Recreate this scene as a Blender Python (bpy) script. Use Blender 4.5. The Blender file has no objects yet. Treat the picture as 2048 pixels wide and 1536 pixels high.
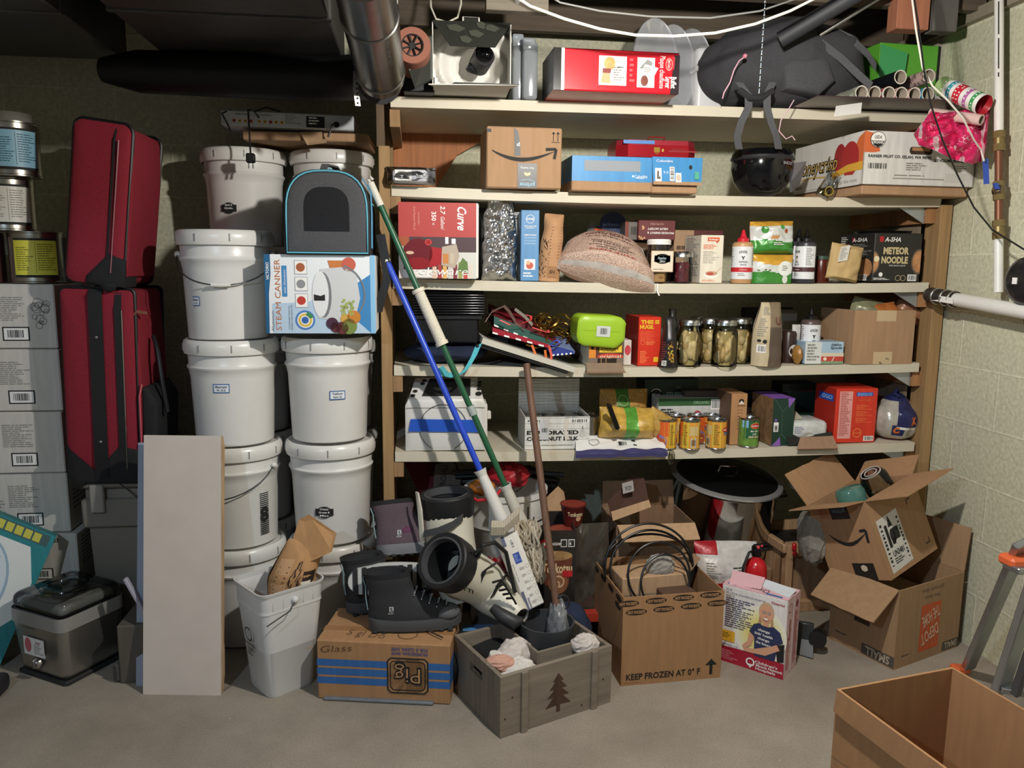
import bpy, bmesh, math, random
from mathutils import Vector, Matrix, noise
random.seed(7)
SC=bpy.context.scene; COL=SC.collection
PI=math.pi; rad=math.radians
# ---------- camera geometry: turn a photo pixel plus a real depth into a place in the room ----------
F=1570.;CP=rad(8.675);CW=rad(7.085);CR=rad(.566);H=1.366
def ray(x,y):
    a=x-1024;b=y-768;c,s=math.cos(CR),math.sin(CR)
    r=(a*c+b*s)/F;v=-(-a*s+b*c)/F
    fw=math.cos(CP)+v*math.sin(CP);up=-math.sin(CP)+v*math.cos(CP)
    return (r*math.cos(CW)+fw*math.sin(CW),-r*math.sin(CW)+fw*math.cos(CW),up)
def aY(x,y,Y): d=ray(x,y);t=Y/d[1];return Vector((d[0]*t,Y,H+d[2]*t))
def aZ(x,y,Z): d=ray(x,y);t=(Z-H)/d[2];return Vector((d[0]*t,d[1]*t,Z))
def aX(x,y,X): d=ray(x,y);t=X/d[0];return Vector((X,d[1]*t,H+d[2]*t))
# ---------- materials ----------
def lin(h):
    r=[]
    for i in (0,2,4):
        c=int(h[i:i+2],16)/255; r.append(c/12.92 if c<=.04045 else ((c+.055)/1.055)**2.4)
    return (*r,1)
MC={}
def K(h,rough=.6,kind='',metal=0.,spec=.5):
    key=(h,rough,kind,metal)
    if key in MC: return MC[key]
    m=bpy.data.materials.new((kind or 'ink')+'_'+h); m.use_nodes=True; n=m.node_tree.nodes; l=m.node_tree.links
    b=n['Principled BSDF']; c=lin(h); b.inputs['Base Color'].default_value=c; b.inputs['Roughness'].default_value=rough
    b.inputs['Metallic'].default_value=metal; b.inputs['Specular IOR Level'].default_value=spec
    MC[key]=m
    if kind:
        P={'card':(60,.10,.05,(1,1,9)),'wood':(14,.22,.10,(1,1,14)),'woodx':(14,.22,.10,(14,1,1)),'fabric':(300,.25,.25,(1,1,1)),'plastic':(8,.05,.02,(1,1,1)),
           'metal':(25,.12,.03,(1,1,6)),'foil':(45,.15,.5,(1,1,1)),'paint':(10,.05,.05,(1,1,1)),'block':(0,0,0,0),'grain':(330,.75,.5,(1,1,1)),
           'food':(38,.35,.4,(1,1,1)),'conc':(5,.22,.2,(1,1,1)),'clear':(0,0,0,0),'film':(0,0,0,0)}[kind]
        if kind in('clear','film'):
            o=n['Material Output']; t=n.new('ShaderNodeBsdfTransparent'); t.inputs[0].default_value=c
            g=n.new('ShaderNodeBsdfGlossy'); g.inputs['Roughness'].default_value=rough
            f=n.new('ShaderNodeFresnel'); f.inputs[0].default_value=1.5 if kind=='clear' else 1.8
            mx=n.new('ShaderNodeMixShader'); l.new(f.outputs[0],mx.inputs[0]); l.new(t.outputs[0],mx.inputs[1]); l.new(g.outputs[0],mx.inputs[2])
            last=mx
            if kind=='film':
                d=n.new('ShaderNodeBsdfDiffuse'); d.inputs[0].default_value=c; m2=n.new('ShaderNodeMixShader'); m2.inputs[0].default_value=metal
                l.new(mx.outputs[0],m2.inputs[1]); l.new(d.outputs[0],m2.inputs[2]); last=m2
            l.new(last.outputs[0],o.inputs[0]); return m
        if kind!='block':
            sc,amt,bump,st=P
            tc=n.new('ShaderNodeTexCoord'); mp=n.new('ShaderNodeMapping'); mp.inputs['Scale'].default_value=(1/max(st[0],1)*1.,1/max(st[1],1),1/max(st[2],1))
            if kind in('wood','card','metal'): mp.inputs['Scale'].default_value=(1,1,1/st[2])
            if kind=='woodx': mp.inputs['Scale'].default_value=(1/14,1,1)
            nz=n.new('ShaderNodeTexNoise'); nz.inputs['Scale'].default_value=sc*(1 if kind not in('wood','woodx') else 4); nz.inputs['Detail'].default_value=5
            l.new(tc.outputs['Object'],mp.inputs[0]); l.new(mp.outputs[0],nz.inputs['Vector'])
            rp=n.new('ShaderNodeMapRange'); rp.inputs['From Min'].default_value=.3; rp.inputs['From Max'].default_value=.7
            rp.inputs['To Min'].default_value=1-amt; rp.inputs['To Max'].default_value=1+amt*.6; l.new(nz.outputs[0],rp.inputs[0])
            vm=n.new('ShaderNodeVectorMath'); vm.operation='SCALE'; vm.inputs[0].default_value=c[:3]; l.new(rp.outputs[0],vm.inputs['Scale']); l.new(vm.outputs[0],b.inputs['Base Color'])
            bp=n.new('ShaderNodeBump'); bp.inputs['Strength'].default_value=bump; bp.inputs['Distance'].default_value=.004; l.new(nz.outputs[0],bp.inputs['Height']); l.new(bp.outputs[0],b.inputs['Normal'])
    return m
INK=K('1c1b1a',.7); WHT=K('f2f0ec',.55)
CARD=K('ab8867',.85,'card'); CARDD=K('93745a',.85,'card'); CARDL=K('bc9a78',.85,'card')
# ---------- mesh builder ----------
TX={}
def glyph(s,bold=.0):
    k=(s,bold)
    if k not in TX:
        cu=bpy.data.curves.new('t','FONT'); cu.body=s; cu.dimensions='2D'; cu.fill_mode='FRONT'; cu.resolution_u=2; cu.offset=bold
        ob=bpy.data.objects.new('t',cu); me=bpy.data.meshes.new_from_object(ob)
        TX[k]=([tuple(v.co[:2]) for v in me.vertices],[tuple(p.vertices) for p in me.polygons])
        bpy.data.objects.remove(ob); bpy.data.curves.remove(cu); bpy.data.meshes.remove(me)
    return TX[k]
class MB:
    def __init__(s,M=None): s.v=[];s.f=[];s.mi=[];s.sm=[];s.mats=[];s.M=M or Matrix()
    def mat(s,m):
        if m not in s.mats: s.mats.append(m)
        return s.mats.index(m)
    def add(s,vs,fs,m,smooth=False,raw=False):
        o=len(s.v)
        s.v+=[Vector(v) if raw else s.M@Vector(v) for v in vs]
        ml=isinstance(m,list)
        for i,f in enumerate(fs):
            s.f.append([o+j for j in f]); s.mi.append(s.mat(m[i] if ml else m)); s.sm.append(smooth)
    def box(s,x0,y0,z0,x1,y1,z1,m,bev=0.,seg=1,taper=None):
        bm=bmesh.new(); bmesh.ops.create_cube(bm,size=1)
        for v in bm.verts:
            v.co=Vector((x0+(v.co.x+.5)*(x1-x0),y0+(v.co.y+.5)*(y1-y0),z0+(v.co.z+.5)*(z1-z0)))
            if taper and v.co.z<(z0+z1)/2:
                cx,cy=(x0+x1)/2,(y0+y1)/2; v.co.x=cx+(v.co.x-cx)*taper; v.co.y=cy+(v.co.y-cy)*taper
        if bev: bmesh.ops.bevel(bm,geom=bm.edges[:],offset=bev,segments=seg,profile=.5,affect='EDGES')
        bm.verts.index_update(); s.add([v.co.copy() for v in bm.verts],[[v.index for v in f.verts] for f in bm.faces],m,seg>1); bm.free()
        return s
    def slab(s,p,th,m,n=None):
        p=[Vector(q) for q in p]
        if n is None:
            n=Vector((0,0,0))
            for i in range(len(p)): n+=(p[i]-p[0]).cross(p[(i+1)%len(p)]-p[0])
            n.normalize()
        k=len(p); vs=p+[q-n*th for q in p]
        s.add(vs,[list(range(k)),list(range(2*k-1,k-1,-1))]+[[i,k+i,k+(i+1)%k,(i+1)%k] for i in range(k)],m); return s
    def lathe(s,prof,m,seg=24,c=(0,0,0),a0=0,a1=2*PI,sx=1,sy=1,smooth=True,axis=None):
        full=abs(a1-a0-2*PI)<1e-6; n=seg if full else seg+1
        vs=[];fs=[];mm=[]
        A=axis or Matrix()
        for r,z in prof:
            for j in range(n):
                a=a0+(a1-a0)*j/seg; vs.append(A@Vector((r*math.sin(a)*sx,-r*math.cos(a)*sy,z))+Vector(c))
        for i in range(len(prof)-1):
            for j in range(seg):
                k=(j+1)%n; q=[i*n+j,i*n+k,(i+1)*n+k,(i+1)*n+j]
                if prof[i][0]==0: q=[i*n,(i+1)*n+k,(i+1)*n+j]
                elif prof[i+1][0]==0: q=[i*n+j,i*n+k,(i+1)*n]
                fs.append(q); mm.append(m[i] if isinstance(m,list) else m)
        s.add(vs,fs,mm,smooth); return s
    def tube(s,pts,r,m,seg=8,closed=False,caps=True,rs=None):
        pts=[Vector(p) for p in pts]; n=len(pts); vs=[];fs=[]; up=None
        for i,p in enumerate(pts):
            if closed: t=pts[(i+1)%n]-pts[i-1]
            else: t=pts[min(i+1,n-1)]-pts[max(i-1,0)]
            if t.length<1e-9: t=Vector((0,0,1))
            t.normalize()
            if up is None: up=Vector((0,0,1)) if abs(t.z)<.9 else Vector((1,0,0))
            a=t.cross(up); 
            if a.length<1e-4: a=t.cross(Vector((1,.3,0)))
            a.normalize(); b=a.cross(t); up=b
            R=rs[i] if rs else r
            for j in range(seg):
                g=2*PI*j/seg; vs.append(p+a*R*math.cos(g)+b*R*math.sin(g))
        for i in range(n if closed else n-1):
            for j in range(seg):
                k=(j+1)%seg; i2=(i+1)%n; fs.append([i*seg+j,i*seg+k,i2*seg+k,i2*seg+j])
        if caps and not closed: fs+= [list(range(seg-1,-1,-1)),[(n-1)*seg+j for j in range(seg)]]
        s.add(vs,fs,m,True); return s
    def ribbon(s,pts,w,m,side=(1,0,0),th=.001):
        pts=[Vector(p) for p in pts]; n=len(pts); vs=[];fs=[]
        for i,p in enumerate(pts):
            d=Vector(side(i/(n-1)) if callable(side) else side).normalized(); t=(pts[min(i+1,n-1)]-pts[max(i-1,0)]).normalized(); nn=d.cross(t).normalized()*th/2
            vs+=[p-d*w/2-nn,p+d*w/2-nn,p+d*w/2+nn,p-d*w/2+nn]
        for i in range(n-1):
            for j in range(4): k=(j+1)%4; fs.append([i*4+j,i*4+k,i*4+4+k,i*4+4+j])
        fs+=[[3,2,1,0],[4*n-4,4*n-3,4*n-2,4*n-1]]
        s.add(vs,fs,m,True); return s
    def ball(s,c,r,m,seg=14,sq=(1,1,1),amp=0,fr=8):
        n=seg//2+2; vs=[];fs=[]
        for i in range(n+1):
            t=PI*i/n
            for j in range(seg):
                a=2*PI*j/seg; d=Vector((math.sin(t)*math.cos(a),math.sin(t)*math.sin(a),math.cos(t)))
                k=r*(1+amp*noise.noise(d*fr*.3+Vector(c)*7)) if amp else r
                vs.append(Vector(c)+Vector((d.x*k*sq[0],d.y*k*sq[1],d.z*k*sq[2])))
        for i in range(n):
            for j in range(seg): k=(j+1)%seg; fs.append([i*seg+j,(i+1)*seg+j,(i+1)*seg+k,i*seg+k])
        s.add(vs,fs,m,True); return s
    def grid(s,fn,nu,nv,m,smooth=True,close=False):
        vs=[fn(i/nu,j/nv) for j in range(nv+1) for i in range(nu+1)]; fs=[];mm=[]
        for j in range(nv):
            for i in range(nu):
                a=j*(nu+1)+i; fs.append([a,a+1,a+nu+2,a+nu+1]); mm.append(m((i+.5)/nu,(j+.5)/nv) if callable(m) else m)
        s.add(vs,fs,mm,smooth); return s
    def obj(s,name,parent=None,label=None,loc=None,rot=None):
        me=bpy.data.meshes.new(name)
        me.from_pydata([tuple(v) for v in s.v],[],s.f)
        for m in s.mats: me.materials.append(m)
        me.polygons.foreach_set('material_index',s.mi); me.polygons.foreach_set('use_smooth',s.sm)
        if any(s.sm):
            try: me.set_sharp_from_angle(angle=rad(42))
            except Exception: pass
        me.update(); o=bpy.data.objects.new(name,me); COL.objects.link(o)
        if parent: o.parent=parent
        if label: o['label']=label
        if loc is not None: o.location=loc
        if rot: o.rotation_euler=rot
        return o
    # painters
    def plane(s,o,u,v,n): o,u,v=Vector(o),Vector(u),Vector(v); n=Vector(n); return Pn(s,lambda a,b,k:o+u*a+v*b+n*k,u.length,v.length)
    def cyl(s,r,z0,z1,a0,a1,c=(0,0,0),r1=None):
        c=Vector(c); r1=r if r1 is None else r1; A0,A1=rad(a0),rad(a1)
        def f(a,b,k):
            g=A0+(A1-A0)*a; R=r+(r1-r)*b+k; return c+Vector((R*math.sin(g),-R*math.cos(g),z0+(z1-z0)*b))
        p=Pn(s,f,r*abs(A1-A0),z1-z0); p.cv=True; return p
    def carton(s,w,d,h,m,bev=.0025):
        s.box(0,0,0,w,d,h,m,bev)
        return dict(F=s.plane((0,0,0),(w,0,0),(0,0,h),(0,-1,0)),R=s.plane((w,0,0),(0,d,0),(0,0,h),(1,0,0)),
            L=s.plane((0,d,0),(0,-d,0),(0,0,h),(-1,0,0)),T=s.plane((0,0,h),(w,0,0),(0,d,0),(0,0,1)))
LE=.00045
class Pn:
    cv=False
    def __init__(s,mb,fn,W,Hh): s.mb,s.fn,s.W,s.H=mb,fn,W,Hh
    def _g(s,pts,faces,m,lay): s.mb.add([s.fn(a,b,LE*lay) for a,b in pts],faces,m)
    def rect(s,a0,b0,a1,b1,m,lay=1):
        n=max(1,int(abs(a1-a0)*16)) if s.cv else 1; k=max(1,int(abs(b1-b0)*10)) if s.cv else 1
        pts=[(a0+(a1-a0)*i/n,b0+(b1-b0)*j/k) for j in range(k+1) for i in range(n+1)]
        s._g(pts,[[j*(n+1)+i,j*(n+1)+i+1,(j+1)*(n+1)+i+1,(j+1)*(n+1)+i] for j in range(k) for i in range(n)],m,lay); return s
    def poly(s,pts,m,lay=1): s._g(pts,[list(range(len(pts)))],m,lay); return s
    def ell(s,a,b,ra,rb,m,lay=1,seg=22): # ra, rb as fractions of width, height
        s._g([(a,b)]+[(a+ra*math.cos(2*PI*i/seg),b+rb*math.sin(2*PI*i/seg)) for i in range(seg)],[[0,1+i,1+(i+1)%seg] for i in range(seg)],m,lay); return s
    def circ(s,a,b,r,m,lay=1,seg=22): return s.ell(a,b,r*s.H/s.W,r,m,lay,seg)
    def ring(s,a,b,r,w,m,lay=1,seg=24,t0=0,t1=360):
        k=s.H/s.W; pts=[];n=seg
        for i in range(n+1):
            t=rad(t0+(t1-t0)*i/n); pts+=[(a+r*k*math.cos(t),b+r*math.sin(t)),(a+(r-w)*k*math.cos(t),b+(r-w)*math.sin(t))]
        s._g(pts,[[2*i,2*i+1,2*i+3,2*i+2] for i in range(n)],m,lay); return s
    def line(s,pts,w,m,lay=2): # w fraction of height
        k=s.H/s.W
        for (a,b),(c,d) in zip(pts,pts[1:]):
            dx,dy=(c-a)/k,d-b; L=math.hypot(dx,dy) or 1; nx,ny=-dy/L*w/2,dx/L*w/2
            s._g([(a+nx*k,b+ny),(a-nx*k,b-ny),(c-nx*k,d-ny),(c+nx*k,d+ny)],[[0,1,2,3]],m,lay)
        return s
    def text(s,t,a,b,h,m,w=None,rot=0,lay=3,bold=.02,sh=0,al='C',arc=0):
        vs,fs=glyph(t,bold)
        if not vs: return s
        x0=min(v[0] for v in vs);x1=max(v[0] for v in vs);hp=h*s.H if rot%180==0 or rot%90 else h*s.W
        sy=hp/.70; sx=sy
        if w: sx=w*(s.W if rot%180==0 or rot%90 else s.H)/(x1-x0)
        off=-(x0+x1)/2 if al=='C' else (-x0 if al=='L' else -x1)
        c,q=math.cos(rad(rot)),math.sin(rad(rot)); pts=[]
        for x,y in vs:
            X=(x+off)*sx;Y=(y-.35)*sy; X+=sh*Y; Y+=arc*X*X
            pts.append((a+(X*c-Y*q)/s.W,b+(X*q+Y*c)/s.H))
        s._g(pts,fs,m,lay); return s
    def greek(s,a0,b0,a1,b1,rows,m,lay=2,fill=.45,seed=1,full=False,vert=False):
        R=random.Random(seed)
        for i in range(rows):
            t0=i/rows;t1=(i+fill)/rows; e=1 if full else R.uniform(.55,1); x=0
            while x<e:
                w=R.uniform(.08,.3) if not full else 1; x2=min(e,x+w)
                if vert: s.rect(a0+(a1-a0)*t0,b1+(b0-b1)*x,a0+(a1-a0)*t1,b1+(b0-b1)*x2,m,lay)
                else: s.rect(a0+(a1-a0)*x,b1-(b1-b0)*t1,a0+(a1-a0)*x2,b1-(b1-b0)*t0,m,lay)
                x=x2+.03
        return s
    def bar(s,a0,b0,a1,b1,lay=2,seed=3,vert=False,bg=True):
        if bg: s.rect(a0,b0,a1,b1,WHT,lay)
        R=random.Random(seed); x=.08
        while x<.92:
            w=R.choice([.02,.035,.05]); 
            if vert: s.rect(a0+(a1-a0)*.12,b0+(b1-b0)*x,a0+(a1-a0)*.88,b0+(b1-b0)*(x+w),INK,lay+1)
            else: s.rect(a0+(a1-a0)*x,b0+(b1-b0)*.15,a0+(a1-a0)*(x+w),b0+(b1-b0)*.88,INK,lay+1)
            x+=w+R.choice([.025,.04,.055])
        return s
def tag(o,label,cat,group=None):
    o['label']=label; o['category']=cat
    if group: o['group']=group
    return o
def root(name,label,cat,loc,rot=(0,0,0),group=None):
    o=bpy.data.objects.new(name,None); COL.objects.link(o); o.location=loc; o.rotation_euler=rot; o.empty_display_size=.05
    return tag(o,label,cat,group)
def single(mb,name,label,cat,loc=(0,0,0),rot=(0,0,0),group=None): return tag(mb.obj(name,loc=loc,rot=rot),label,cat,group)
def clone(r,loc=None,rot=None,label=None):
    c=r.copy(); COL.objects.link(c)
    if loc is not None: c.location=loc
    if rot is not None: c.rotation_euler=rot
    if label: c['label']=label
    for ch in list(r.children): clone(ch).parent=c
    return c
def struct(mb,name,loc=(0,0,0)): o=mb.obj(name,loc=loc); o['kind']='structure'; return o
def fit(A,B,z=0.): # two pixels on a level plane -> origin, angle, width
    a=aZ(*A,z); b=aZ(*B,z); d=b-a; return a,math.atan2(d.y,d.x),d.length
def bag(mb,W,Hh,T,m,top=.0,bot=.0,side=.35,amp=.006,fr=14,nu=26,nv=30,smooth=True,back=None,shape=None,seed=0,crease=0,hole=None):
    """soft pack standing on z=0: seam round the edge, full in the middle"""
    sd=Vector((seed*3.1,seed*1.7,seed))
    def prof(u,v):
        a=max(0,1-abs(2*u-1)**2.6)**.6
        b=1.
        if v>1-top and top>0: b=((1-v)/top)**.7
        if v<bot and bot>0: b=min(b,(v/bot)**.5)
        return a*max(0,b)
    def P(u,v,k,sg):
        x=(u-.5)*W; z=v*Hh; t=prof(u,v)
        if shape: x,z=shape(u,v,x,z)
        y=-sg*(T/2*t)
        q=Vector((x*fr,z*fr,sg*2.))+sd
        nz=noise.noise(q)+.5*noise.noise(q*2.1)
        if crease: nz+=crease*(abs(noise.noise(q*1.3+Vector((5,5,5))))*2-.5)
        y-=sg*amp*nz*min(1,t*2.5); x+=amp*.6*noise.noise(q+Vector((9,0,0))); z+=amp*.4*noise.noise(q+Vector((0,9,0)))*min(1,v*4)
        return Vector((x,y-sg*k,z))
    mb.grid(lambda u,v:P(u,v,0,1),nu,nv,m,smooth); bk=back or m
    mb.grid(lambda u,v:P(1-u,v,0,-1),nu,nv,(lambda u,v:bk(1-u,v)) if callable(bk) else bk,smooth)
    if bot==0: mb.grid(lambda u,v:P(u,0,0,1).lerp(P(u,0,0,-1),1-v),nu,2,(lambda u,v:m(u,0)) if callable(m) else m,smooth)
    p=Pn(mb,lambda a,b,k:P(a,b,k*2.2+.0006,1),W,Hh); p.cv=True; return p
def openbox(w,d,h,m,th=.004,inner=None,floor=True):
    mb=MB()
    mb.box(0,0,0,w,th,h,m); mb.box(0,d-th,0,w,d,h,m); mb.box(0,th,0,th,d-th,h,m); mb.box(w-th,th,0,w,d-th,h,m)
    if floor: mb.box(th,th,0,w-th,d-th,th,m)
    pf=dict(F=mb.plane((0,0,0),(w,0,0),(0,0,h),(0,-1,0)),R=mb.plane((w,0,0),(0,d,0),(0,0,h),(1,0,0)),L=mb.plane((0,d,0),(0,-d,0),(0,0,h),(-1,0,0)),B=mb.plane((0,d-th,0),(w,0,0),(0,0,h),(0,-1,0)))
    return mb,pf
def flap(w,d,h,side,L,ang,m,parent,name='flap',th=.004,ins=.006,label=None,paint=None):
    """carton flap hinged on a top edge; ang 0 = straight up, 90 = level outwards, 180 = hanging down"""
    A=rad(ang); mb=MB()
    E={'F':((0,0,h),(1,0,0),(0,-1,0),w),'B':((0,d,h),(1,0,0),(0,1,0),w),'L':((0,0,h),(0,1,0),(-1,0,0),d),'R':((w,0,h),(0,1,0),(1,0,0),d)}[side]
    o,u,out=Vector(E[0]),Vector(E[1]),Vector(E[2]); W=E[3]
    v=Vector((0,0,1))*math.cos(A)+out*math.sin(A); n=u.cross(v).normalized()
    b0=o+v*.001+u*.002; b1=o+v*.001+u*(W-.002); nseg=8; top=[o+u*(ins+(W-2*ins)*i/nseg)+v*(L+.003*noise.noise(Vector((i*1.3,ang,L*9))))+n*.004*noise.noise(Vector((i,ang,3))) for i in range(nseg,-1,-1)]
    mb.slab([b0,b1]+top,th,m,n)
    if paint: paint(mb.plane(o+n*.0005,u*W,v*L,n),mb.plane(o-n*(th+.0005),u*W,v*L,-n))
    return mb.obj(name,parent,label)
# ---------- world, camera, lights ----------
W=bpy.data.worlds.new('w'); SC.world=W; W.use_nodes=True; W.node_tree.nodes['Background'].inputs[0].default_value=(.55,.65,.8,1); W.node_tree.nodes['Background'].inputs[1].default_value=.012
cd=bpy.data.cameras.new('cam'); cam=bpy.data.objects.new('camera',cd); COL.objects.link(cam); SC.camera=cam
cd.sensor_width=36; cd.lens=F/2048*36; cd.clip_start=.05
cam.location=(0,0,H)
f=Vector((math.sin(CW)*math.cos(CP),math.cos(CW)*math.cos(CP),-math.sin(CP))); r0=Vector((math.cos(CW),-math.sin(CW),0)); u0=r0.cross(f)
r=r0*math.cos(CR)+u0*math.sin(CR); u=u0*math.cos(CR)-r0*math.sin(CR)
cam.matrix_world=Matrix(((r.x,u.x,-f.x,0),(r.y,u.y,-f.y,0),(r.z,u.z,-f.z,H),(0,0,0,1)))
BULB=Vector((.61,1.43,1.985))
def lamp(name,loc,e,col,rad_):
    ld=bpy.data.lights.new(name,'POINT'); ld.energy=e; ld.color=col; ld.shadow_soft_size=rad_; o=bpy.data.objects.new(name,ld); COL.objects.link(o); o.location=loc; return o
lamp('bulb_light',BULB,60,(1,.955,.88),.028)
lamp('side_bulb_light',(-1.25,-.35,2.2),48,(.62,.80,1),.03)
SC.view_settings.view_transform='Standard'; SC.view_settings.look='None'; SC.view_settings.gamma=1; SC.view_settings.exposure=.7
# ---------- room shell ----------
XW=2.0; YB=3.36; XL=-1.75; YF=-2.2; ZC=2.5
def blockmat(name,axis):
    m=bpy.data.materials.new(name); m.use_nodes=True; n=m.node_tree.nodes; l=m.node_tree.links; b=n['Principled BSDF']; b.inputs['Roughness'].default_value=.8; b.inputs['Specular IOR Level'].default_value=.25
    g=n.new('ShaderNodeNewGeometry'); sx=n.new('ShaderNodeSeparateXYZ'); l.new(g.outputs['Position'],sx.inputs[0]); cx=n.new('ShaderNodeCombineXYZ')
    ad=n.new('ShaderNodeMath'); ad.operation='ADD'; ad.inputs[1].default_value=(-2.663+.4064*10 if axis=='Y' else 4.0)
    l.new(sx.outputs[axis],ad.inputs[0]); l.new(ad.outputs[0],cx.inputs[0]); z=n.new('ShaderNodeMath'); z.operation='ADD'; z.inputs[1].default_value=.0066; l.new(sx.outputs['Z'],z.inputs[0]); l.new(z.outputs[0],cx.inputs[1])
    br=n.new('ShaderNodeTexBrick'); br.offset=.5; br.inputs['Scale'].default_value=1; br.inputs['Brick Width'].default_value=.4064; br.inputs['Row Height'].default_value=.2032
    br.inputs['Mortar Size'].default_value=.005; br.inputs['Mortar Smooth'].default_value=.6; br.inputs['Color1'].default_value=lin('c6c4ab'); br.inputs['Color2'].default_value=lin('cccab0'); br.inputs['Mortar'].default_value=lin('d8d5bc')
    l.new(cx.outputs[0],br.inputs[0])
    nz=n.new('ShaderNodeTexNoise'); nz.inputs['Scale'].default_value=70; nz.inputs['Detail'].default_value=6; l.new(g.outputs['Position'],nz.inputs[0])
    n2=n.new('ShaderNodeTexNoise'); n2.inputs['Scale'].default_value=2.2; n2.inputs['Detail'].default_value=3; l.new(g.outputs['Position'],n2.inputs[0])
    mx=n.new('ShaderNodeMix'); mx.data_type='RGBA'; mx.blend_type='MIX'; mp=n.new('ShaderNodeMapRange'); mp.inputs[1].default_value=.5; mp.inputs[2].default_value=.7; mp.inputs[4].default_value=.55; l.new(n2.outputs[0],mp.inputs[0]); l.new(mp.outputs[0],mx.inputs['Factor'])
    l.new(br.outputs['Color'],mx.inputs['A']); mx.inputs['B'].default_value=lin('bfc0b0')
    sp=n.new('ShaderNodeMapRange'); sp.inputs[1].default_value=.3; sp.inputs[2].default_value=.72; sp.inputs[3].default_value=.84; sp.inputs[4].default_value=1.14; l.new(nz.outputs[0],sp.inputs[0])
    vm=n.new('ShaderNodeVectorMath'); vm.operation='SCALE'; l.new(mx.outputs['Result'],vm.inputs[0]); l.new(sp.outputs[0],vm.inputs['Scale']); l.new(vm.outputs[0],b.inputs['Base Color'])
    hm=n.new('ShaderNodeMath'); hm.operation='MULTIPLY_ADD'; l.new(br.outputs['Fac'],hm.inputs[0]); hm.inputs[1].default_value=.5; l.new(nz.outputs[0],hm.inputs[2])
    bp=n.new('ShaderNodeBump'); bp.inputs['Strength'].default_value=.55; bp.inputs['Distance'].default_value=.004; l.new(hm.outputs[0],bp.inputs['Height']); l.new(bp.outputs[0],b.inputs['Normal'])
    return m
BX=blockmat('painted_block_x','X'); BY=blockmat('painted_block_y','Y')
def concrete():
    m=bpy.data.materials.new('concrete_floor'); m.use_nodes=True; n=m.node_tree.nodes; l=m.node_tree.links; b=n['Principled BSDF']; b.inputs['Roughness'].default_value=.75; b.inputs['Specular IOR Level'].default_value=.3
    g=n.new('ShaderNodeNewGeometry'); a=n.new('ShaderNodeTexNoise'); a.inputs['Scale'].default_value=2.4; a.inputs['Detail'].default_value=9; a.inputs['Roughness'].default_value=.62; l.new(g.outputs['Position'],a.inputs[0])
    c=n.new('ShaderNodeValToRGB'); c.color_ramp.elements[0].position=.3; c.color_ramp.elements[0].color=lin('857c70'); c.color_ramp.elements[1].position=.72; c.color_ramp.elements[1].color=lin('a69c8f'); l.new(a.outputs[0],c.inputs[0])
    d=n.new('ShaderNodeTexNoise'); d.inputs['Scale'].default_value=160; d.inputs['Detail'].default_value=3; l.new(g.outputs['Position'],d.inputs[0])
    e=n.new('ShaderNodeMapRange'); e.inputs[1].default_value=.3; e.inputs[2].default_value=.7; e.inputs[3].default_value=.88; e.inputs[4].default_value=1.1; l.new(d.outputs[0],e.inputs[0])
    v=n.new('ShaderNodeVectorMath'); v.operation='SCALE'; l.new(c.outputs[0],v.inputs[0]); l.new(e.outputs[0],v.inputs['Scale'])
    w=n.new('ShaderNodeTexVoronoi'); w.inputs['Scale'].default_value=9; l.new(g.outputs['Position'],w.inputs['Vector']); wr=n.new('ShaderNodeMapRange'); wr.inputs[1].default_value=.018; wr.inputs[2].default_value=.03; wr.inputs[3].default_value=1; wr.inputs[4].default_value=0; l.new(w.outputs[0],wr.inputs[0])
    mx=n.new('ShaderNodeMix'); mx.data_type='RGBA'; l.new(wr.outputs[0],mx.inputs['Factor']); l.new(v.outputs[0],mx.inputs['A']); mx.inputs['B'].default_value=lin('b9b2a6'); l.new(mx.outputs['Result'],b.inputs['Base Color'])
    bp=n.new('ShaderNodeBump'); bp.inputs['Strength'].default_value=.25; bp.inputs['Distance'].default_value=.003; l.new(d.outputs[0],bp.inputs['Height']); l.new(bp.outputs[0],b.inputs['Normal']); return m
struct(MB().box(XL-.1,YF-.1,-.1,XW+.1,YB+.1,0,concrete()),'floor')
struct(MB().box(XL-.1,YB,0,XW+.1,YB+.1,ZC,BX),'wall_back')
struct(MB().box(XW,YF,0,XW+.1,YB,2.235,BY),'wall_right')
struct(MB().box(XL-.1,YF,0,XL,YB,ZC,K('8a8578',.9,'card')),'wall_left')
struct(MB().box(XL-.1,YF-.1,0,XW+.1,YF,ZC,K('8a8578',.9,'card')),'wall_front')
DK=K('54483c',.85,'wood'); DKX=K('5c5043',.85,'woodx')
struct(MB().box(XL-.1,YF-.1,ZC,XW+.12,YB+.1,ZC+.03,K('4a4036',.9,'woodx')),'ceiling')
struct(MB().box(XW-.03,YF,2.235,XW+.12,YB,2.275,K('8d8472',.8,'card')).box(XW+.02,YF,2.275,XW+.06,YB,ZC,DK),'trim_1')
for i,y in enumerate((3.2,2.72,2.31,1.9,1.5,1.05,.6,.15,-.3,-.75,-1.2,-1.65)):
    o=MB().box(XL,y-.019,2.262,XW,y+.019,ZC,DKX).obj('trim_%d'%(i+2)); o['kind']='structure'
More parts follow.
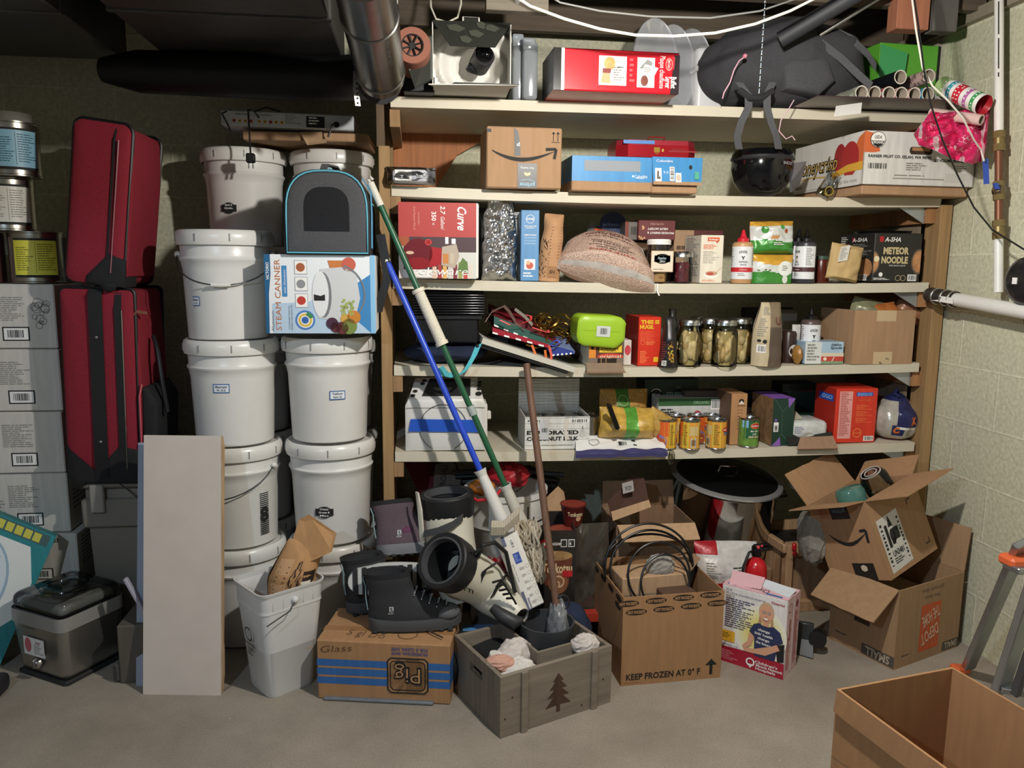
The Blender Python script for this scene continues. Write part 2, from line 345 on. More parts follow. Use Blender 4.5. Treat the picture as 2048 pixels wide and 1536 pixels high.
# ---------- shelving unit: posts, braces, five boards ----------
YS=2.77; YBK=3.32; POST=K('9f7f56',.75,'wood'); BRD=K('cfc7b3',.6,'paint'); PLY=K('b5764a',.7,'wood'); ENDG=K('b07d50',.85,'grain'); PLYG=K('8a7a66',.8,'wood')
SX0,SX1=-.075,1.955
LV={5:1.918,4:1.627,3:1.314,2:1.009,1:.697}
def BZ(lv,x): t=(x-.94)/1.015; return LV[lv]-(.012 if lv<5 else 0)*(1-t*t)+(.008*(x-SX0)/2. if lv==5 else 0)
def SZ(lv,x): return BZ(lv,x)+.0018
su=root('shelving_unit','built in wooden shelving unit with five cream painted boards filling the wall','shelving',(0,0,0))
MB().box(-.118,YS,0,-.08,YS+.089,1.757,POST,.002).obj('post',su)
MB().box(XW-.058,YS-.01,0,XW-.012,YS+.079,1.60,POST,.002).obj('post',su)
MB().box(-.124,YS+.03,1.757,-.098,YS+.12,2.262,K('5c4a38',.8,'wood')).obj('post',su)
MB().box(-.118,3.22,0,-.08,3.3,2.26,POST).obj('post',su); MB().box(XW-.058,3.22,0,XW-.02,3.3,1.60,POST).obj('post',su)
MB().slab([(1.935,2.86,0),(1.935,3.22,0),(1.935,3.22,1.58),(1.935,2.86,1.58)],.006,PLYG,Vector((1,0,0))).obj('side_panel',su)
for lv,z in LV.items():
    mb=MB(); n=24; x1={5:1.93,4:1.945,3:1.925,2:1.915,1:1.925}[lv]
    for (ya,yb) in ((YS,YS+.09),(YS+.093,YBK)):
        vs=[];fs=[]
        for i in range(n+1):
            x=SX0+(x1-SX0)*i/n; q=BZ(lv,x); vs+=[(x,ya,q-.035),(x,yb,q-.035),(x,yb,q),(x,ya,q)]
        for i in range(n):
            for j in range(4): k=(j+1)%4; fs.append([i*4+j,i*4+4+j,i*4+4+k,i*4+k])
        fs+=[[0,1,2,3],[4*n+3,4*n+2,4*n+1,4*n]]; mb.add(vs,fs,BRD)
    mb.obj('shelf_board',su)
    zt=BZ(lv,SX0)-.036
    MB().box(-.079,YS+.004 if lv<5 else YS+.03,zt-.058 if lv>1 else zt-.056,-.045,YBK,zt,[K('9c7a55',.8,'wood')][0]).obj('cleat',su)
    zt=BZ(lv,1.95)-.036
    MB().box(1.905,YS+.02,zt-.058,1.941,YBK,zt,K('a2754c',.8,'wood')).obj('cleat',su)
MB().slab([aY(783,252,3.3),aY(783,380,3.3),aY(868,380,3.3),aY(915,310,3.3),aY(1000,262,3.3)],.012,PLY,Vector((0,-1,0))).obj('gusset',su)
# steel corner brackets at the right cleats
for lv in (4,3,2,1):
    zt=BZ(lv,1.9)-.037; MB().slab([(1.903,YS+.03,zt),(1.903,YS+.03,zt-.058),(1.80,YS+.03,zt)],.002,K('b9c0c4',.4,'metal',.7),Vector((0,-1,0))).obj('corner_bracket',su)
def wfit(A,x1,y,rz):
    d=ray(x1,y); c,s=math.cos(rz),math.sin(rz); det=-c*d[1]+s*d[0]
    return (-d[1]*(-A[0])+d[0]*(-A[1]))/det
def CT(name,label,cat,x0,x1,yt,Y,lv,d,m,rz=0,yb=None,bev=.0025,z=None,group=None):
    """closed carton standing on a shelf: pixel left, right, top of its front face; Y of its front left edge"""
    zz=SZ(lv,aY(x0,700,Y).x) if z is None else z
    yb=yb or yt+60; A=aY(x0,yb,Y); rz=rad(rz); w=wfit(A,x1,yb,rz); h=aY((x0+x1)/2,yt,Y+w/2*math.sin(rz)).z-zz
    
    if z is None: e=max(0,SZ(lv,A.x+w*math.cos(rz))-zz); zz+=e
    mb=MB(); P=mb.carton(w,d,h,m,bev)
    return mb,P,lambda:single(mb,name,label,cat,(A.x,Y,zz),(0,0,rz),group),(w,d,h,A.x,Y,zz,rz)
def rr(w,h,r,n=6):
    out=[]
    for (cx,cy,a) in ((w-r,h-r,0),(r,h-r,90),(r,r,180),(w-r,r,270)):
        for i in range(n+1): t=rad(a+90*i/n); out.append((cx+r*math.cos(t),cy+r*math.sin(t)))
    return out
def prism(mb,pts,o,u,v,n,d,m,bulge=0.,ms=None):
    """outline in the u,v plane pushed d along n, with a soft bulge on the near face"""
    o,u,v,n=Vector(o),Vector(u),Vector(v),Vector(n); k=len(pts); cx=sum(p[0] for p in pts)/k; cy=sum(p[1] for p in pts)/k
    vs=[o+u*a+v*b for a,b in pts]+[o+u*a+v*b+n*d for a,b in pts]; fs=[[i,i+k,(i+1)%k+k,(i+1)%k] for i in range(k)]; R=[(.96,.35),(.85,.75),(.6,.93),(.3,1)]
    base=0
    for q,hh in R:
        vs+=[o+u*(cx+(a-cx)*q)+v*(cy+(b-cy)*q)-n*bulge*hh for a,b in pts]; nb=len(vs)-k
        fs+=[[base+i,base+(i+1)%k,nb+(i+1)%k,nb+i] for i in range(k)]; base=nb
    fs+=[[base+i for i in range(k)]]; fs.append([k+i for i in range(k)][::-1]); mb.add(vs,fs,m,True)
RUB=K('101012',.5); CHR=K('c8c8c8',.2,'',1.); GR=K('8a8680',.8)
# ================= bucket columns =================
BKT=K('dedcd8',.32,'plastic'); LID=K('e2e0db',.3,'plastic'); WIRE=K('55585c',.4,'metal',.9)
def bucket(label,loc,rz=0,lab=None,hang=True,name='plastic_bucket',body=None):
    t=root(name,label,'bucket',loc,(0,0,rad(rz)),'white five gallon buckets stacked left of the shelves'); B=body or BKT
    pr=[(0,0),(.126,0),(.131,.004),(.132,.012),(.1405,.235),(.146,.262),(.150,.266),(.151,.272),(.147,.276),(.1445,.28),(.147,.325),(.151,.328),(0,.33)]
    MB().lathe(pr,B,40).obj('bucket_body',t)
    m=MB(); m.lathe([(.153,.315),(.158,.317),(.161,.33),(.161,.345),(.158,.360),(.150,.366),(.143,.363),(.138,.357),(0,.357)],LID if not body else body,44)
    for k in range(9):
        a=rad(k*40+12); m.box(-.0015,-.163,.328,.0015,-.158,.352,K('8b8a88',.5)); 
        for v in range(len(m.v)-8,len(m.v)): m.v[v]=Matrix.Rotation(a,4,'Z')@m.v[v]
    m.obj('bucket_lid',t)
    if hang:
        a=hang if isinstance(hang,(int,float)) and not isinstance(hang,bool) else 0
        m=MB(); pts=[]
        for i in range(17):
            g=rad(-90+180*i/16); pts.append((.156*math.sin(g),-.156*math.cos(g)-.004,.285-.10*math.cos(g)**.8 if abs(math.cos(g))>1e-6 else .285))
        m.tube(pts,.0022,WIRE,6); m.ball((.155,0,.285),.011,LID,8); m.ball((-.155,0,.285),.011,LID,8); h=m.obj('wire_handle',t)
        MB().tube(pts[7:10],.0065,LID,8).obj('handle_grip',h)
    if lab: 
        m=MB(); lab(m); m.obj('label_sticker',t)
    return t
BLU=K('2b5c9c',.5)
def blab(t1,t2,a,z,w=22):
    def f(m):
        p=m.cyl(.1405,z,z+.031,a-w/2,a+w/2); p.rect(0,0,1,1,BLU,1); p.rect(.05,.1,.95,.9,K('dfe6ee',.5),2); p.text(t1,.5,.68,.26,INK,w=.7,sh=.2); p.text(t2,.5,.3,.2,INK,w=.55)
    return f
def klab(ts,a,z,w=26,h=.042):
    def f(m):
        p=m.cyl(.1405,z,z+h,a-w/2,a+w/2); p.ell(.5,.5,.42,.5,INK,1); p.rect(0,.2,1,.8,INK,1)
        for i,s in enumerate(ts): p.text(s,.5,.78-i*.28,.16,WHT,w=.6-.12*abs(i-1),sh=.15)
    return f
def side_print(m): 
    p=m.cyl(.1385,.03,.20,66,84); p.greek(.1,.05,.95,.95,22,INK,1,.55,full=True); p.text('8',.5,.5,.3,INK)
LX,RX=-.640,-.307; YC=2.85; Z0=.004
cols=[]
for i,(dx,dy,rz,lab,lb) in enumerate([(.002,0,10,None,'bottom white bucket of the left column, behind the leaning board'),(.0,0,-25,side_print,'second white bucket up the left column, wire handle hanging at its front'),
    (0,0,0,blab('Basmati','9-22',-4,.19),'third white bucket up the left column, blue edged label in its middle'),(-.008,0,6,blab('Beans','9-22',-38,.115,12),'top white bucket of the left column, blue label low on its left')]):
    bucket(lb,(LX+dx,YC+dy,Z0+.3665*i),rz,lab,hang=(i in (1,3)))
for i,(dx,rz,lab,lb) in enumerate([(.0,20,None,'bottom white bucket of the right column, behind the hiking boots box'),(0,-10,klab(['Oats','Groats &','Misc'],4,.105),'middle white bucket of the right column with a black chalk style label'),(-.003,14,blab('Yellow','Split 22',4,.155),'upper white bucket of the right column, just below the canner box')]):
    bucket(lb,(RX+dx,YC+.0,Z0+.37*i),rz,lab,hang=(i==2) and False)
for j,(X,nm) in enumerate(((-.640,"left"),(-.312,"right"))):
    for i in range(5):
        lb=('high white bucket with a small black label at the back, under the silver player' if j==0 else 'high white bucket at the back, behind the pet carrier top') if i==4 else 'white bucket in the hidden back row, level %s from the floor, %s column'%(['one','two','three','four'][i],nm)
        bk_=bucket(lb,(X,3.178,.0005+.3555*i),0,klab(['Black &','Quin.'],-14,.12,24) if (i==4 and j==0) else None,hang=False); bk_.scale=(.985,.985,.97)
# canner box
mb=MB(); zb=1.135; A=aY(533,662,2.64); w=wfit(A,752,664,rad(-1)); h=aY(645,512,2.64).z-zb+.004
P=mb.carton(w,.30,h,WHT,.004); f=P['F']; f.rect(.0,0,1,1,K('e9ecef',.45),1); f.poly([(.06,0),(1,0),(1,.72),(.84,.66),(.38,.40),(.06,.38)],K('b9cfe4',.45),2)
f.poly([(.84,.65),(.96,.76),(.96,0),(.80,.2)],K('3f86bf',.45),3); f.rect(.955,0,1,1,K('8cc0e4',.45),4)
f.poly([(0,0),(.03,0),(.035,.5),(.055,.75),(.055,1),(0,1)],K('135a86',.45),3); f.text('VICTORIO',.028,.79,.026,WHT,w=.22,rot=90,lay=5)
f.text('STEAM CANNER',.115,.49,.05,K('c0713a',.5),w=.90,rot=90,bold=.0,lay=4); f.text('Aluminum',.063,.16,.024,K('77736c',.5),w=.26,rot=90,lay=4,bold=0,sh=.2)
f.rect(.155,.47,.20,.86,K('3f86bf',.45),4); f.text('with Aluminum',.178,.66,.02,WHT,w=.30,rot=90,lay=5,bold=0); f.text('CONVENIENT BUILT-IN',.212,.2,.014,K('6b6f78',.5),w=.30,rot=90,lay=4,bold=0); f.text('TEMPERATURE INDICATOR',.235,.2,.014,K('6b6f78',.5),w=.33,rot=90,lay=4,bold=0)
for k,(c1) in enumerate(('a85a2e','8f8f92','c0392b')):
    y=.84-k*.21; f.rect(.27,y-.09,.385,y+.09,K('9ba0a6',.5),4); f.rect(.274,y-.083,.381,y+.083,WHT,5); f.circ(.325,y,.055,K(c1,.5),6)
f.circ(.355,.17,.125,K('4f7fc0',.4),4,30); f.circ(.355,.17,.10,WHT,5,30); f.circ(.355,.17,.085,K('d8b93c',.4),6,30); f.circ(.355,.17,.06,WHT,7,30); f.circ(.355,.17,.045,K('3464b0',.4),8,24)
f.ring(.355,.17,.11,.05,K('3f8b52',.4),9,12,20,75); POTG=K('cfd0d2',.35)
f.poly([(.47,.2),(.80,.12),(.86,.45),(.83,.75),(.72,.85),(.50,.82)],POTG,5); f.ell(.50,.5,.075,.29,K('e6e7e8',.3),6,28); f.ell(.525,.49,.075,.29,K('9a9ca0',.3),5,28); f.poly([(.44,.42),(.54,.42),(.54,.50),(.50,.48),(.44,.50)],INK,8); f.ring(.62,.5,.40,.02,K('7c7f84',.3),7,24,-70,70)
for a,b,rr_,c1 in ((.60,.13,.075,'4a2a3c'),(.635,.08,.07,'5b2a2e'),(.69,.07,.08,'6b2f2f'),(.755,.09,.10,'7a8a44'),(.80,.21,.085,'c98332'),(.72,.19,.06,'d0a24a')): f.circ(a,b,rr_,K(c1,.4),9)
R=random.Random(1)
for k in range(26): f.circ(.74+R.uniform(-.05,.06),.34+R.uniform(-.09,.1),.018,K('a9b668',.4),10,8)
f.poly([(.57,.93),(.80,.93),(.78,.75),(.60,.78)],K('c97b3e',.4),4); f.circ(.76,.88,.09,K('c8604a',.4),5)
mb.obj('x'); o=bpy.data.objects['x']; o.name='canner_box'; o.location=(A.x,2.64,zb); o.rotation_euler=(0,0,rad(-1)); tag(o,'white and blue steam canner box with a pot picture, lettered sideways','box')
# pet carrier
t=root('pet_carrier','black soft sided pet carrier with teal piping on top of the canner box','pet carrier',(aY(567,508,2.62).x+.003,2.62,zb+h+.002))
cw=wfit(aY(565,508,2.62),738,508,0); ch=aY(650,338,2.62).z-(zb+h+.002); GRY=K('4b4c50',.85,'fabric'); TL=K('63b4cc',.6)
def arch(w,h,n=16,r=.55):
    pts=[(0,0),(w,0)]
    for i in range(n+1): a=PI*i/n; c_=math.cos(a); pts.append((w/2+w/2*math.copysign(abs(c_)**.72,c_),h*(1-r)+h*r*abs(math.sin(a))**.72))
    return [(a,b) for a,b in pts]
AR=arch(cw,ch)
m=MB(); prism(m,AR,(0,0,0),(1,0,0),(0,0,1),(0,1,0),.30,K('1d1f24',.8,'fabric'),.006); m.obj('carrier_body',t)
m=MB(); ar2=[(cw/2+(a-cw/2)*.90,ch*.03+b*.93) for a,b in AR]; prism(m,ar2,(0,-.006,0),(1,0,0),(0,0,1),(0,1,0),.008,GRY,.006); m.obj('front_panel',t)
m=MB(); ar3=[(cw/2+(a-cw/2)*.93,ch*.015+b*.965) for a,b in AR]; m.tube([(a,-.006,b) for a,b in ar3],.003,TL,6,True); m.obj('teal_piping',t)
m=MB(); ar4=[(cw*.5+(a-cw/2)*.52,ch*.27+b*.52) for a,b in AR]; prism(m,ar4,(0,-.013,0),(1,0,0),(0,0,1),(0,1,0),.004,K('16181d',.95,'fabric'),.001); m.obj('mesh_window',t)
m=MB(); m.ribbon([(cw+.003,.03,.02),(cw+.004,.03,ch*.5),(cw+.0,.06,ch*.75),(cw*.9,.1,ch*.93)],.05,K('5d9fc6',.7,'fabric'),(0,1,0),.003); m.obj('side_flap',t)
m=MB(); m.ribbon([(cw*.45,.05,ch+.002),(cw*.47,.06,ch+.02),(cw*.55,.15,ch+.024),(cw*.6,.22,ch+.004)],.022,GRY,(1,0,0),.006); m.obj('carry_handle',t)
m=MB(); m.ribbon([(cw*.5,.08,ch+.012),(cw*.78,.12,ch*.94),(cw+.004,.16,ch*.62)],.018,TL,(0,1,0),.003); m.obj('teal_strap',t)
m=MB().ribbon([(0,0,0),(.012,-.008,-.07),(.022,-.008,-.14),(.0,-.004,-.21),(-.012,0,-.26)],.03,K('202226',.85,'fabric'),(1,0,.1),.004); single(m,'shoulder_strap','black strap hanging down beside the canner box and the post','strap',(-.112,2.705,1.46))
# player, cardboard, plug
zf=1.793
m=MB(); m.box(0,0,0,.44,.3,.03,CARD,.004); m.slab([(.20,-.001,.028),(.28,-.001,.03),(.30,-.045,-.012),(.23,-.03,-.02)],.003,CARDL); single(m,'flat_carton','flat brown carton lying across the high back buckets','carton',(-.60,2.97,zf),(0,0,rad(-2)))
t=root('media_player','silver media player showing its rear sockets, on the flat brown carton','media player',(-.665,2.94,1.836),(0,rad(1.0),rad(-1)))
SIL=K('b9bcbf',.4,'plastic'); m=MB(); P=m.carton(.455,.24,.052,SIL,.004); f=P['F']
f.rect(.64,.08,.78,.82,INK,1); f.greek(.66,.2,.76,.75,3,WHT,2); f.greek(.48,.2,.6,.85,5,GR,1); f.line([(.02,.12),(.02,.88)],.03,GR,1)
for k in range(9):
    a=.10+k*.042+(.02 if k>3 else 0); f.circ(a,.32,.12,K('d9a13c' if k%3 else 'b04030',.4),2,10); f.circ(a,.32,.05,INK,3,8)
f.text('VIDEO OUT',.16,.75,.12,INK,w=.10,bold=0); f.text('AUDIO',.34,.75,.12,INK,w=.08,bold=0); f.circ(.87,.35,.2,INK,2)
m.obj('player_case',t)
MB().tube([(.39,-.002,.02),(.385,-.03,.012),(.37,-.03,-.03)],.004,RUB,6).obj('power_cable',t); MB().tube([(.03,.02,.056),(.01,-.02,.035),(.03,-.02,-.005),(.04,-.02,-.03)],.003,RUB,6).obj('loose_cable',t); MB().tube([(.13,.0,.03),(.12,-.025,.045),(.16,-.03,.06),(.2,.01,.055)],.003,RUB,6).obj('loose_cable',t)
m=MB(); m.tube([(.0,.02,.10),(0,-.02,.095),(.002,-.022,.0),(.003,-.022,-.055)],.0032,RUB,6); m.box(-.012,-.034,-.085,.018,-.012,-.052,RUB,.004); m.box(-.006,-.026,-.103,-.003,-.018,-.085,CHR); m.box(.008,-.026,-.103,.011,-.018,-.085,CHR)
single(m,'hanging_plug_cord','black two pin power plug dangling in front of the high back bucket','plug',(-.565,2.93,1.79))
# ================= left side: white cartons, cans, suitcases =================
WC=K('cfcac2',.8,'card'); GR=K('8a8680',.8)
xr=[-1.128,-1.118,-1.113,-1.112,-1.085,-1.09]; zt=[1.292,1.086,.883,.676,.477,.24,0]
wl=['topmost white carton of the left stack, printed vegetables beside its barcode','second white carton from the top of the left stack, level with the lower suitcase top','third white carton from the top of the left stack, behind the black suitcase strap side','fourth white carton from the top of the left stack, beside the lower suitcase wheel','fifth white carton down the left stack, half behind the teal box','bottom white carton of the left stack, resting on the floor behind the teal box']
YCT=2.90; XR=[aY(a,b,YCT).x for a,b in((110,630),(120,760),(126,880),(134,1000),(157,1110),(157,1200))]; ZT=[aY(118,567,YCT).z,aY(120,697,YCT).z,aY(125,822,YCT).z,aY(133,945,YCT).z,aY(150,1065,YCT).z]; ZT+=[ZT[4]/2,0]
for i in range(6):
    w=.40; h=ZT[i]-ZT[i+1]-.003; mb=MB(); P=mb.carton(w,.36,h,WC,.004); f=P['F']
    f.greek(.50,.42,.76,.80,12,GR,1,seed=i); f.greek(.22,.12,.47,.80,14,GR,1,.5,seed=i+9)
    f.rect(.56,.12,.78,.34,INK,1); f.rect(.572,.14,.768,.32,WHT,2); f.bar(.59,.15,.75,.31,3,seed=i,bg=False)
    if i==0:
        R=random.Random(2)
        for k in range(16): f.ring(.88+R.uniform(-.05,.05),.5+R.uniform(-.2,.22),R.uniform(.03,.08),.012,GR,1,seg=14)
    if i==4: f.text('2023',.80,.88,.07,INK,rot=5)
    P['R'].greek(.1,.3,.9,.9,8,GR,1,seed=i+3)
    single(mb,'white_carton',wl[i],'carton',(XR[i]-w,YCT+.008*(i%2),ZT[i+1]),(0,0,rad([.5,-.6,0,.4,-.8,0][i])),'white food cartons stacked at the left edge')
# number ten cans
TIN=K('b5b0a6',.28,'metal',1.)
def bigcan(label,x,y,z,lab,ink,r=.087,h=.176,seed=0,rz=0,group='large tin cans on the white cartons'):
    mb=MB(); pr=[(0,0),(r,0),(r,.004),(r-.002,.006)]
    for k in range(17): pr.append((r-.002-(.0012 if k%2 else 0),.03+k*(h-.06)/16))
    pr+=[(r-.002,h-.006),(r,h-.004),(r,h),(r-.004,h),(r-.004,h-.005),(0,h-.005)]
    mb.lathe(pr,TIN,36); o=mb.obj('can_body'); 
    t=root('tin_can',label,'can',(x,y,z),(0,0,rad(rz)),group); o.parent=t
    m2=MB(); p=m2.cyl(r+.0008,.028,h-.03,-62,30); p.rect(0,0,1,1,lab,1); p.rect(0,1,1,1.06,INK,1); p.rect(0,-.07,1,0,INK,1)
    p.greek(.06,.1,.46,.8,11,ink,2,.35,seed); p.greek(.54,.1,.95,.9,12,ink,2,.35,seed+4); p.line([(.5,.05),(.5,.95)],.01,ink,2); m2.obj('paper_label',t); return t
bigcan('large tin can with a yellow label standing on the topmost white carton',aY(72,500,3.0).x,3.0,ZT[0],K('e0d84a',.5),K('6d681f',.6),seed=1,rz=38)
bigcan('large tin can with a white label in the middle of the left can pile',aY(15,400,2.97).x,2.97,ZT[0]+.178,K('d8d5cc',.4),GR,seed=3,rz=42)
bigcan('large tin can with a light blue label on top of the can pile',aY(24,300,2.93).x,2.93,ZT[0]+.356,K('86b3c8',.45),K('2c4f66',.6),seed=5,rz=48)
mb=MB().lathe([(0,0),(.07,0),(.073,.003),(.073,.16),(.07,.172),(0,.172)],K('4a2a26',.4),28)
single(mb,'tin_can','dark red can at the far left below the white labelled can','can',(aY(64,500,3.0).x-.165,2.99,ZT[0]),(0,0,0),'large tin cans on the white cartons')
mb=MB().lathe([(0,0),(.062,0),(.062,.03),(.045,.033),(0,.033)],K('8b857b',.7),24); single(mb,'paper_cup_lid','short tan round tub on top of the blue labelled can','tub',(aY(22,240,2.93).x,2.93,ZT[0]+.534))
mb=MB().lathe([(0,0),(.062,0),(.08,.15),(.084,.151),(.084,.162),(.078,.162),(.06,.006),(0,.006)],K('a6a49f',.35,'plastic'),28)
single(mb,'plastic_tub','grey white plastic tub half hidden between the can pile and the red suitcase','tub',(aY(64,500,3.0).x+.09,3.2,ZT[0]+.0))
mb=MB().box(0,0,0,.16,.12,.012,CARDD); 
# suitcases
CHR=K('c8c8c8',.2,'',1.)
RED=K('84182a',.9,'fabric'); BLK=K('17171a',.85,'fabric'); RUB=K('101012',.5)
def suitcase(label,loc,w,d,h,rot,r,strap,front=.08):
    t=root('suitcase',label,'suitcase',loc,rot,'red suitcases stacked on the grey tote')
    mb=MB(); prism(mb,rr(w,h,r),(0,0,0),(1,0,0),(0,0,1),(0,1,0),d,RED,.012)
    mb.obj('shell',t)
    m=MB()
    for yy in (.006,d-.006): MB().tube([(a,yy,b) for a,b in rr(w+.004,h+.004,r)],.006,RUB,6,True).obj('piping',t)
    if strap:
        m=MB(); x=w*.50; pts=[(x,-.018,h*.03),(x,-.0185,h*.3),(x,-.0185,h*.7),(x,-.018,h*.97)]
        m.ribbon([(x,-.004,0)]+pts+[(x,-.004,h),(x,.03,h+.004),(x,d-.02,h+.004)],.044,BLK,(1,0,0),.003); m.obj('strap',t)
        for zz in (.22,.76): MB().ball((x,-.021,h*zz),.006,K('77777a',.4,'metal',.8),8,(1,.4,1)).obj('rivet',t)
    m=MB(); xz=w*(.80 if strap else .74); m.ribbon([(xz,-.001,.01),(xz,-.0135,h*.1),(xz,-.0135,h*.9),(xz,-.001,h-.01),(xz,.04,h+.002)],.022 if strap else .006,BLK,(1,0,0),.005)
    m.tube([(xz+.014,-.0165,h*.08),(xz+.014,-.0175,h*.9)],.0022,CHR if strap else K('8d5560',.4),6); m.obj('zip',t)
    # outer pocket bulging to the right
    m=MB(); pts=[(0,h*.12),(front*.7,h*.14),(front,h*.32),(front*.95,h*.55),(front*.45,h*.86),(0,h*.95)]
    if not strap: pts=[(0,h*.05),(front,h*.07),(front,h*.62),(front*.8,h*.82),(front*.4,h*.93),(0,h*.985)]
    prism(m,pts[::-1],(w-.004,.01,0),(1,0,0),(0,0,1),(0,1,0),d-.03,RED,.008); p=m.obj('outer_pocket',t)
    if strap:
        m=MB(); pts=[(0,h*.16),(.045,h*.18),(.05,h*.42),(.02,h*.5),(0,h*.5)]; prism(m,pts[::-1],(w+front*.72,.012,0),(1,0,0),(0,0,1),(0,1,0),d-.06,BLK,.012); q=m.obj('lower_pocket',t)
        MB().tube([(w+front*.7,-.012,h*.2),(w+front*.68,-.014,h*.46),(w+front*.9,-.004,h*.52)],.003,K('c05060',.5),6).obj('pocket_zip',q)
        MB().box(w+front*.6,-.02,h*.16,w+front*.74,-.015,h*.225,CHR,.002).obj('zip_pull',q)
    m=MB(); k=.13 if strap else .10
    if strap: prism(m,[(0,0),(w*.95,0),(w*.95,h*.03),(w*.42,h*.035),(0,h*.2)],(0,-.008,-.002),(1,0,0),(0,0,1),(0,1,0),.1,BLK,.008)
    prism(m,[(w*.38,0),(w+front*.5,0),(w+front*.5,h*.17),(w*.76,h*.21),(w*.38,h*.05)],(0,-.008,-.002),(1,0,0),(0,0,1),(0,1,0),.12,BLK,.008)
    m.obj('corner_guard',t)
    for xx in ((.03,) if strap else (w*.78,)):
        m=MB(); ax=Matrix.Rotation(PI/2,4,'X'); m.lathe([(0,-.012),(.02,-.014),(.027,-.008),(.027,.008),(.02,.012),(0,.012)],RUB,18,(xx,-.002,.006),axis=ax); m.obj('wheel',t)
    return t
SX=aY(118,700,2.78).x
s=suitcase('lower red suitcase with a wide black strap, standing on the grey tote',(SX,2.78,.612),aY(262,700,2.78).x-SX,.30,aY(180,577,2.78).z-.612,(0,rad(1.5),0),.018,True,.022)
m=MB(); m.tube([(.26,.1,.50),(.285,.06,.45),(.30,.05,.34),(.315,.05,.24)],.008,RUB,8); m.tube([(.205,.02,.56),(.24,.0,.59),(.27,.01,.585)],.006,K('7a4a3c',.6),6); m.obj('carry_handle',s)
suitcase('upper plain red suitcase with a rounded top, balanced on the strapped suitcase',(aY(131,560,2.765).x,2.765,aY(180,577,2.78).z+.028),aY(262,400,2.78).x-aY(146,400,2.78).x-.005,.30,.52,(0,rad(7),0),.03,False,.018)
# grey tote
t=root('storage_tote','grey translucent lidded tote under the red suitcases','tote',(aY(168,1000,2.80).x,2.80,0))
TOT=K('77736b',.45,'plastic')
mb=MB(); mb.box(0,0,0,.29,.44,.585,TOT,.015,2,.9); mb.box(-.008,-.012,.44,.298,.445,.545,TOT,.008); mb.obj('tote_body',t)
MB().box(-.012,-.02,.585,.302,.45,.605,K('6b675f',.5,'plastic'),.006).obj('tote_lid',t)
MB().box(.03,-.03,.50,.075,-.008,.6,K('8d8a84',.4,'plastic'),.004).obj('lid_latch',t)
mb=MB().tube([(0,0,0),(.05,-.01,-.035),(.10,-.01,-.085)],.002,INK,5); single(mb,'dangling_string','thin black cord dangling over the grey tote below the suitcase wheel','cord',(-1.04,2.775,.62))
mb=MB(); mb.box(0,0,0,.18,.24,.20,K('5a544c',.6,'card'),.004); single(mb,'cardboard_box','low dark box on the floor behind the leaning boards','box',(-.965,2.52,0))
mb=MB().box(0,0,0,.012,.02,.16,K('a8a4b4',.5,'plastic'),.003); single(mb,'plastic_strip','pale plastic strip leaning behind the white board','strip',(-.875,2.53,.205),(0,rad(-24),0))
mb=MB().box(0,0,0,.2,.02,.07,K('4a4642',.7,'card'),.01); single(mb,'floor_scrap','crumpled dark scrap on the floor behind the leaning board','scrap',(-.985,2.52,0),(0,0,.3))
# teal box leaning
TEAL=K('1f7f86',.5,'card'); m=MB(); q=[aY(-70,1000,2.74),aY(112,1073,2.80),aY(0,1330,2.66)]; q.append(q[0]+q[2]-q[1]); n=(q[1]-q[0]).cross(q[3]-q[0]).normalized(); n=n if n.y<0 else -n
m.slab(q,.09,TEAL,n); u=q[1]-q[0]; v=q[0]-q[3]; P=m.plane(q[3],q[2]-q[3],q[0]-q[3],n)
P.poly([(.0,.08),(.68,.10),(.96,.36),(.96,.62),(.80,.86),(.0,.86)],K('dfe3e0',.4),1)
P.ell(.34,.48,.40,.36,K('9ab4c8',.3),2,30); P.ell(.34,.49,.37,.33,K('d3dde6',.3),3,30); P.rect(.05,.90,.95,.985,K('3c5a5c',.5),2)
for k in range(8): P.rect(.08+k*.1,.91,.16+k*.1,.975,K('c8c24e',.5),3)
P.greek(.45,.52,.62,.72,3,K('4a6b80',.5),4,seed=3); P.greek(.48,.40,.64,.5,2,K('d9492f',.5),4,.6,seed=3); P.text('iSmile',.34,.25,.08,WHT,rot=8,lay=5); P.rect(.2,.19,.5,.31,INK,4)
single(m,'filter_box','teal box with a big white water drop picture, tilted at the left edge','box')
# ice cream maker
t=root('ice_cream_maker','brushed steel ice cream maker with a clear domed lid on the floor','appliance',(-1.182,2.655,0),(0,0,rad(-31)))
ST=K('a5a29c',.32,'metal',.9); CL=K('dfe3e3',.08,'clear')
mb=MB(); mb.box(-.125,-.10,.008,.125,.14,.205,ST,.028,4,.9); mb.obj('steel_body',t)
m=MB(); m.box(-.118,-.093,.0,.118,.133,.012,K('2a2a2c',.5),.01); m.obj('foot_ring',t)
m=MB(); m.box(-.128,-.103,.203,.128,.143,.217,K('8f8d89',.2,'plastic'),.03,3); m.obj('top_rim',t)
m=MB(); m.box(-.105,-.082,.217,.105,.122,.262,K('7f7d79',.35,'plastic'),.02,3); m.lathe([(.085,0),(.085,.05),(.08,.052),(0,.052)],K('8b8984',.4,'plastic'),28,(0,.02,.215)); m.obj('freezer_bowl',t)
m=MB(); m.box(-.124,-.099,.219,.124,.139,.285,CL,.03,3); m.lathe([(.078,.0),(.076,.004),(.07,.006),(.055,.006),(.05,-.015),(0,-.02)],CL,32,(0,.02,.285)); m.obj('clear_lid',t)
m=MB(); ax=Matrix.Rotation(PI/2,4,'X'); m.lathe([(0,.016),(.013,.015),(.018,.008),(.019,0),(0,0)],CHR,20,(.0,-.098,.062),axis=ax); m.box(-.003,-.118,.05,.003,-.108,.078,CHR,.001); m.obj('dial',t)
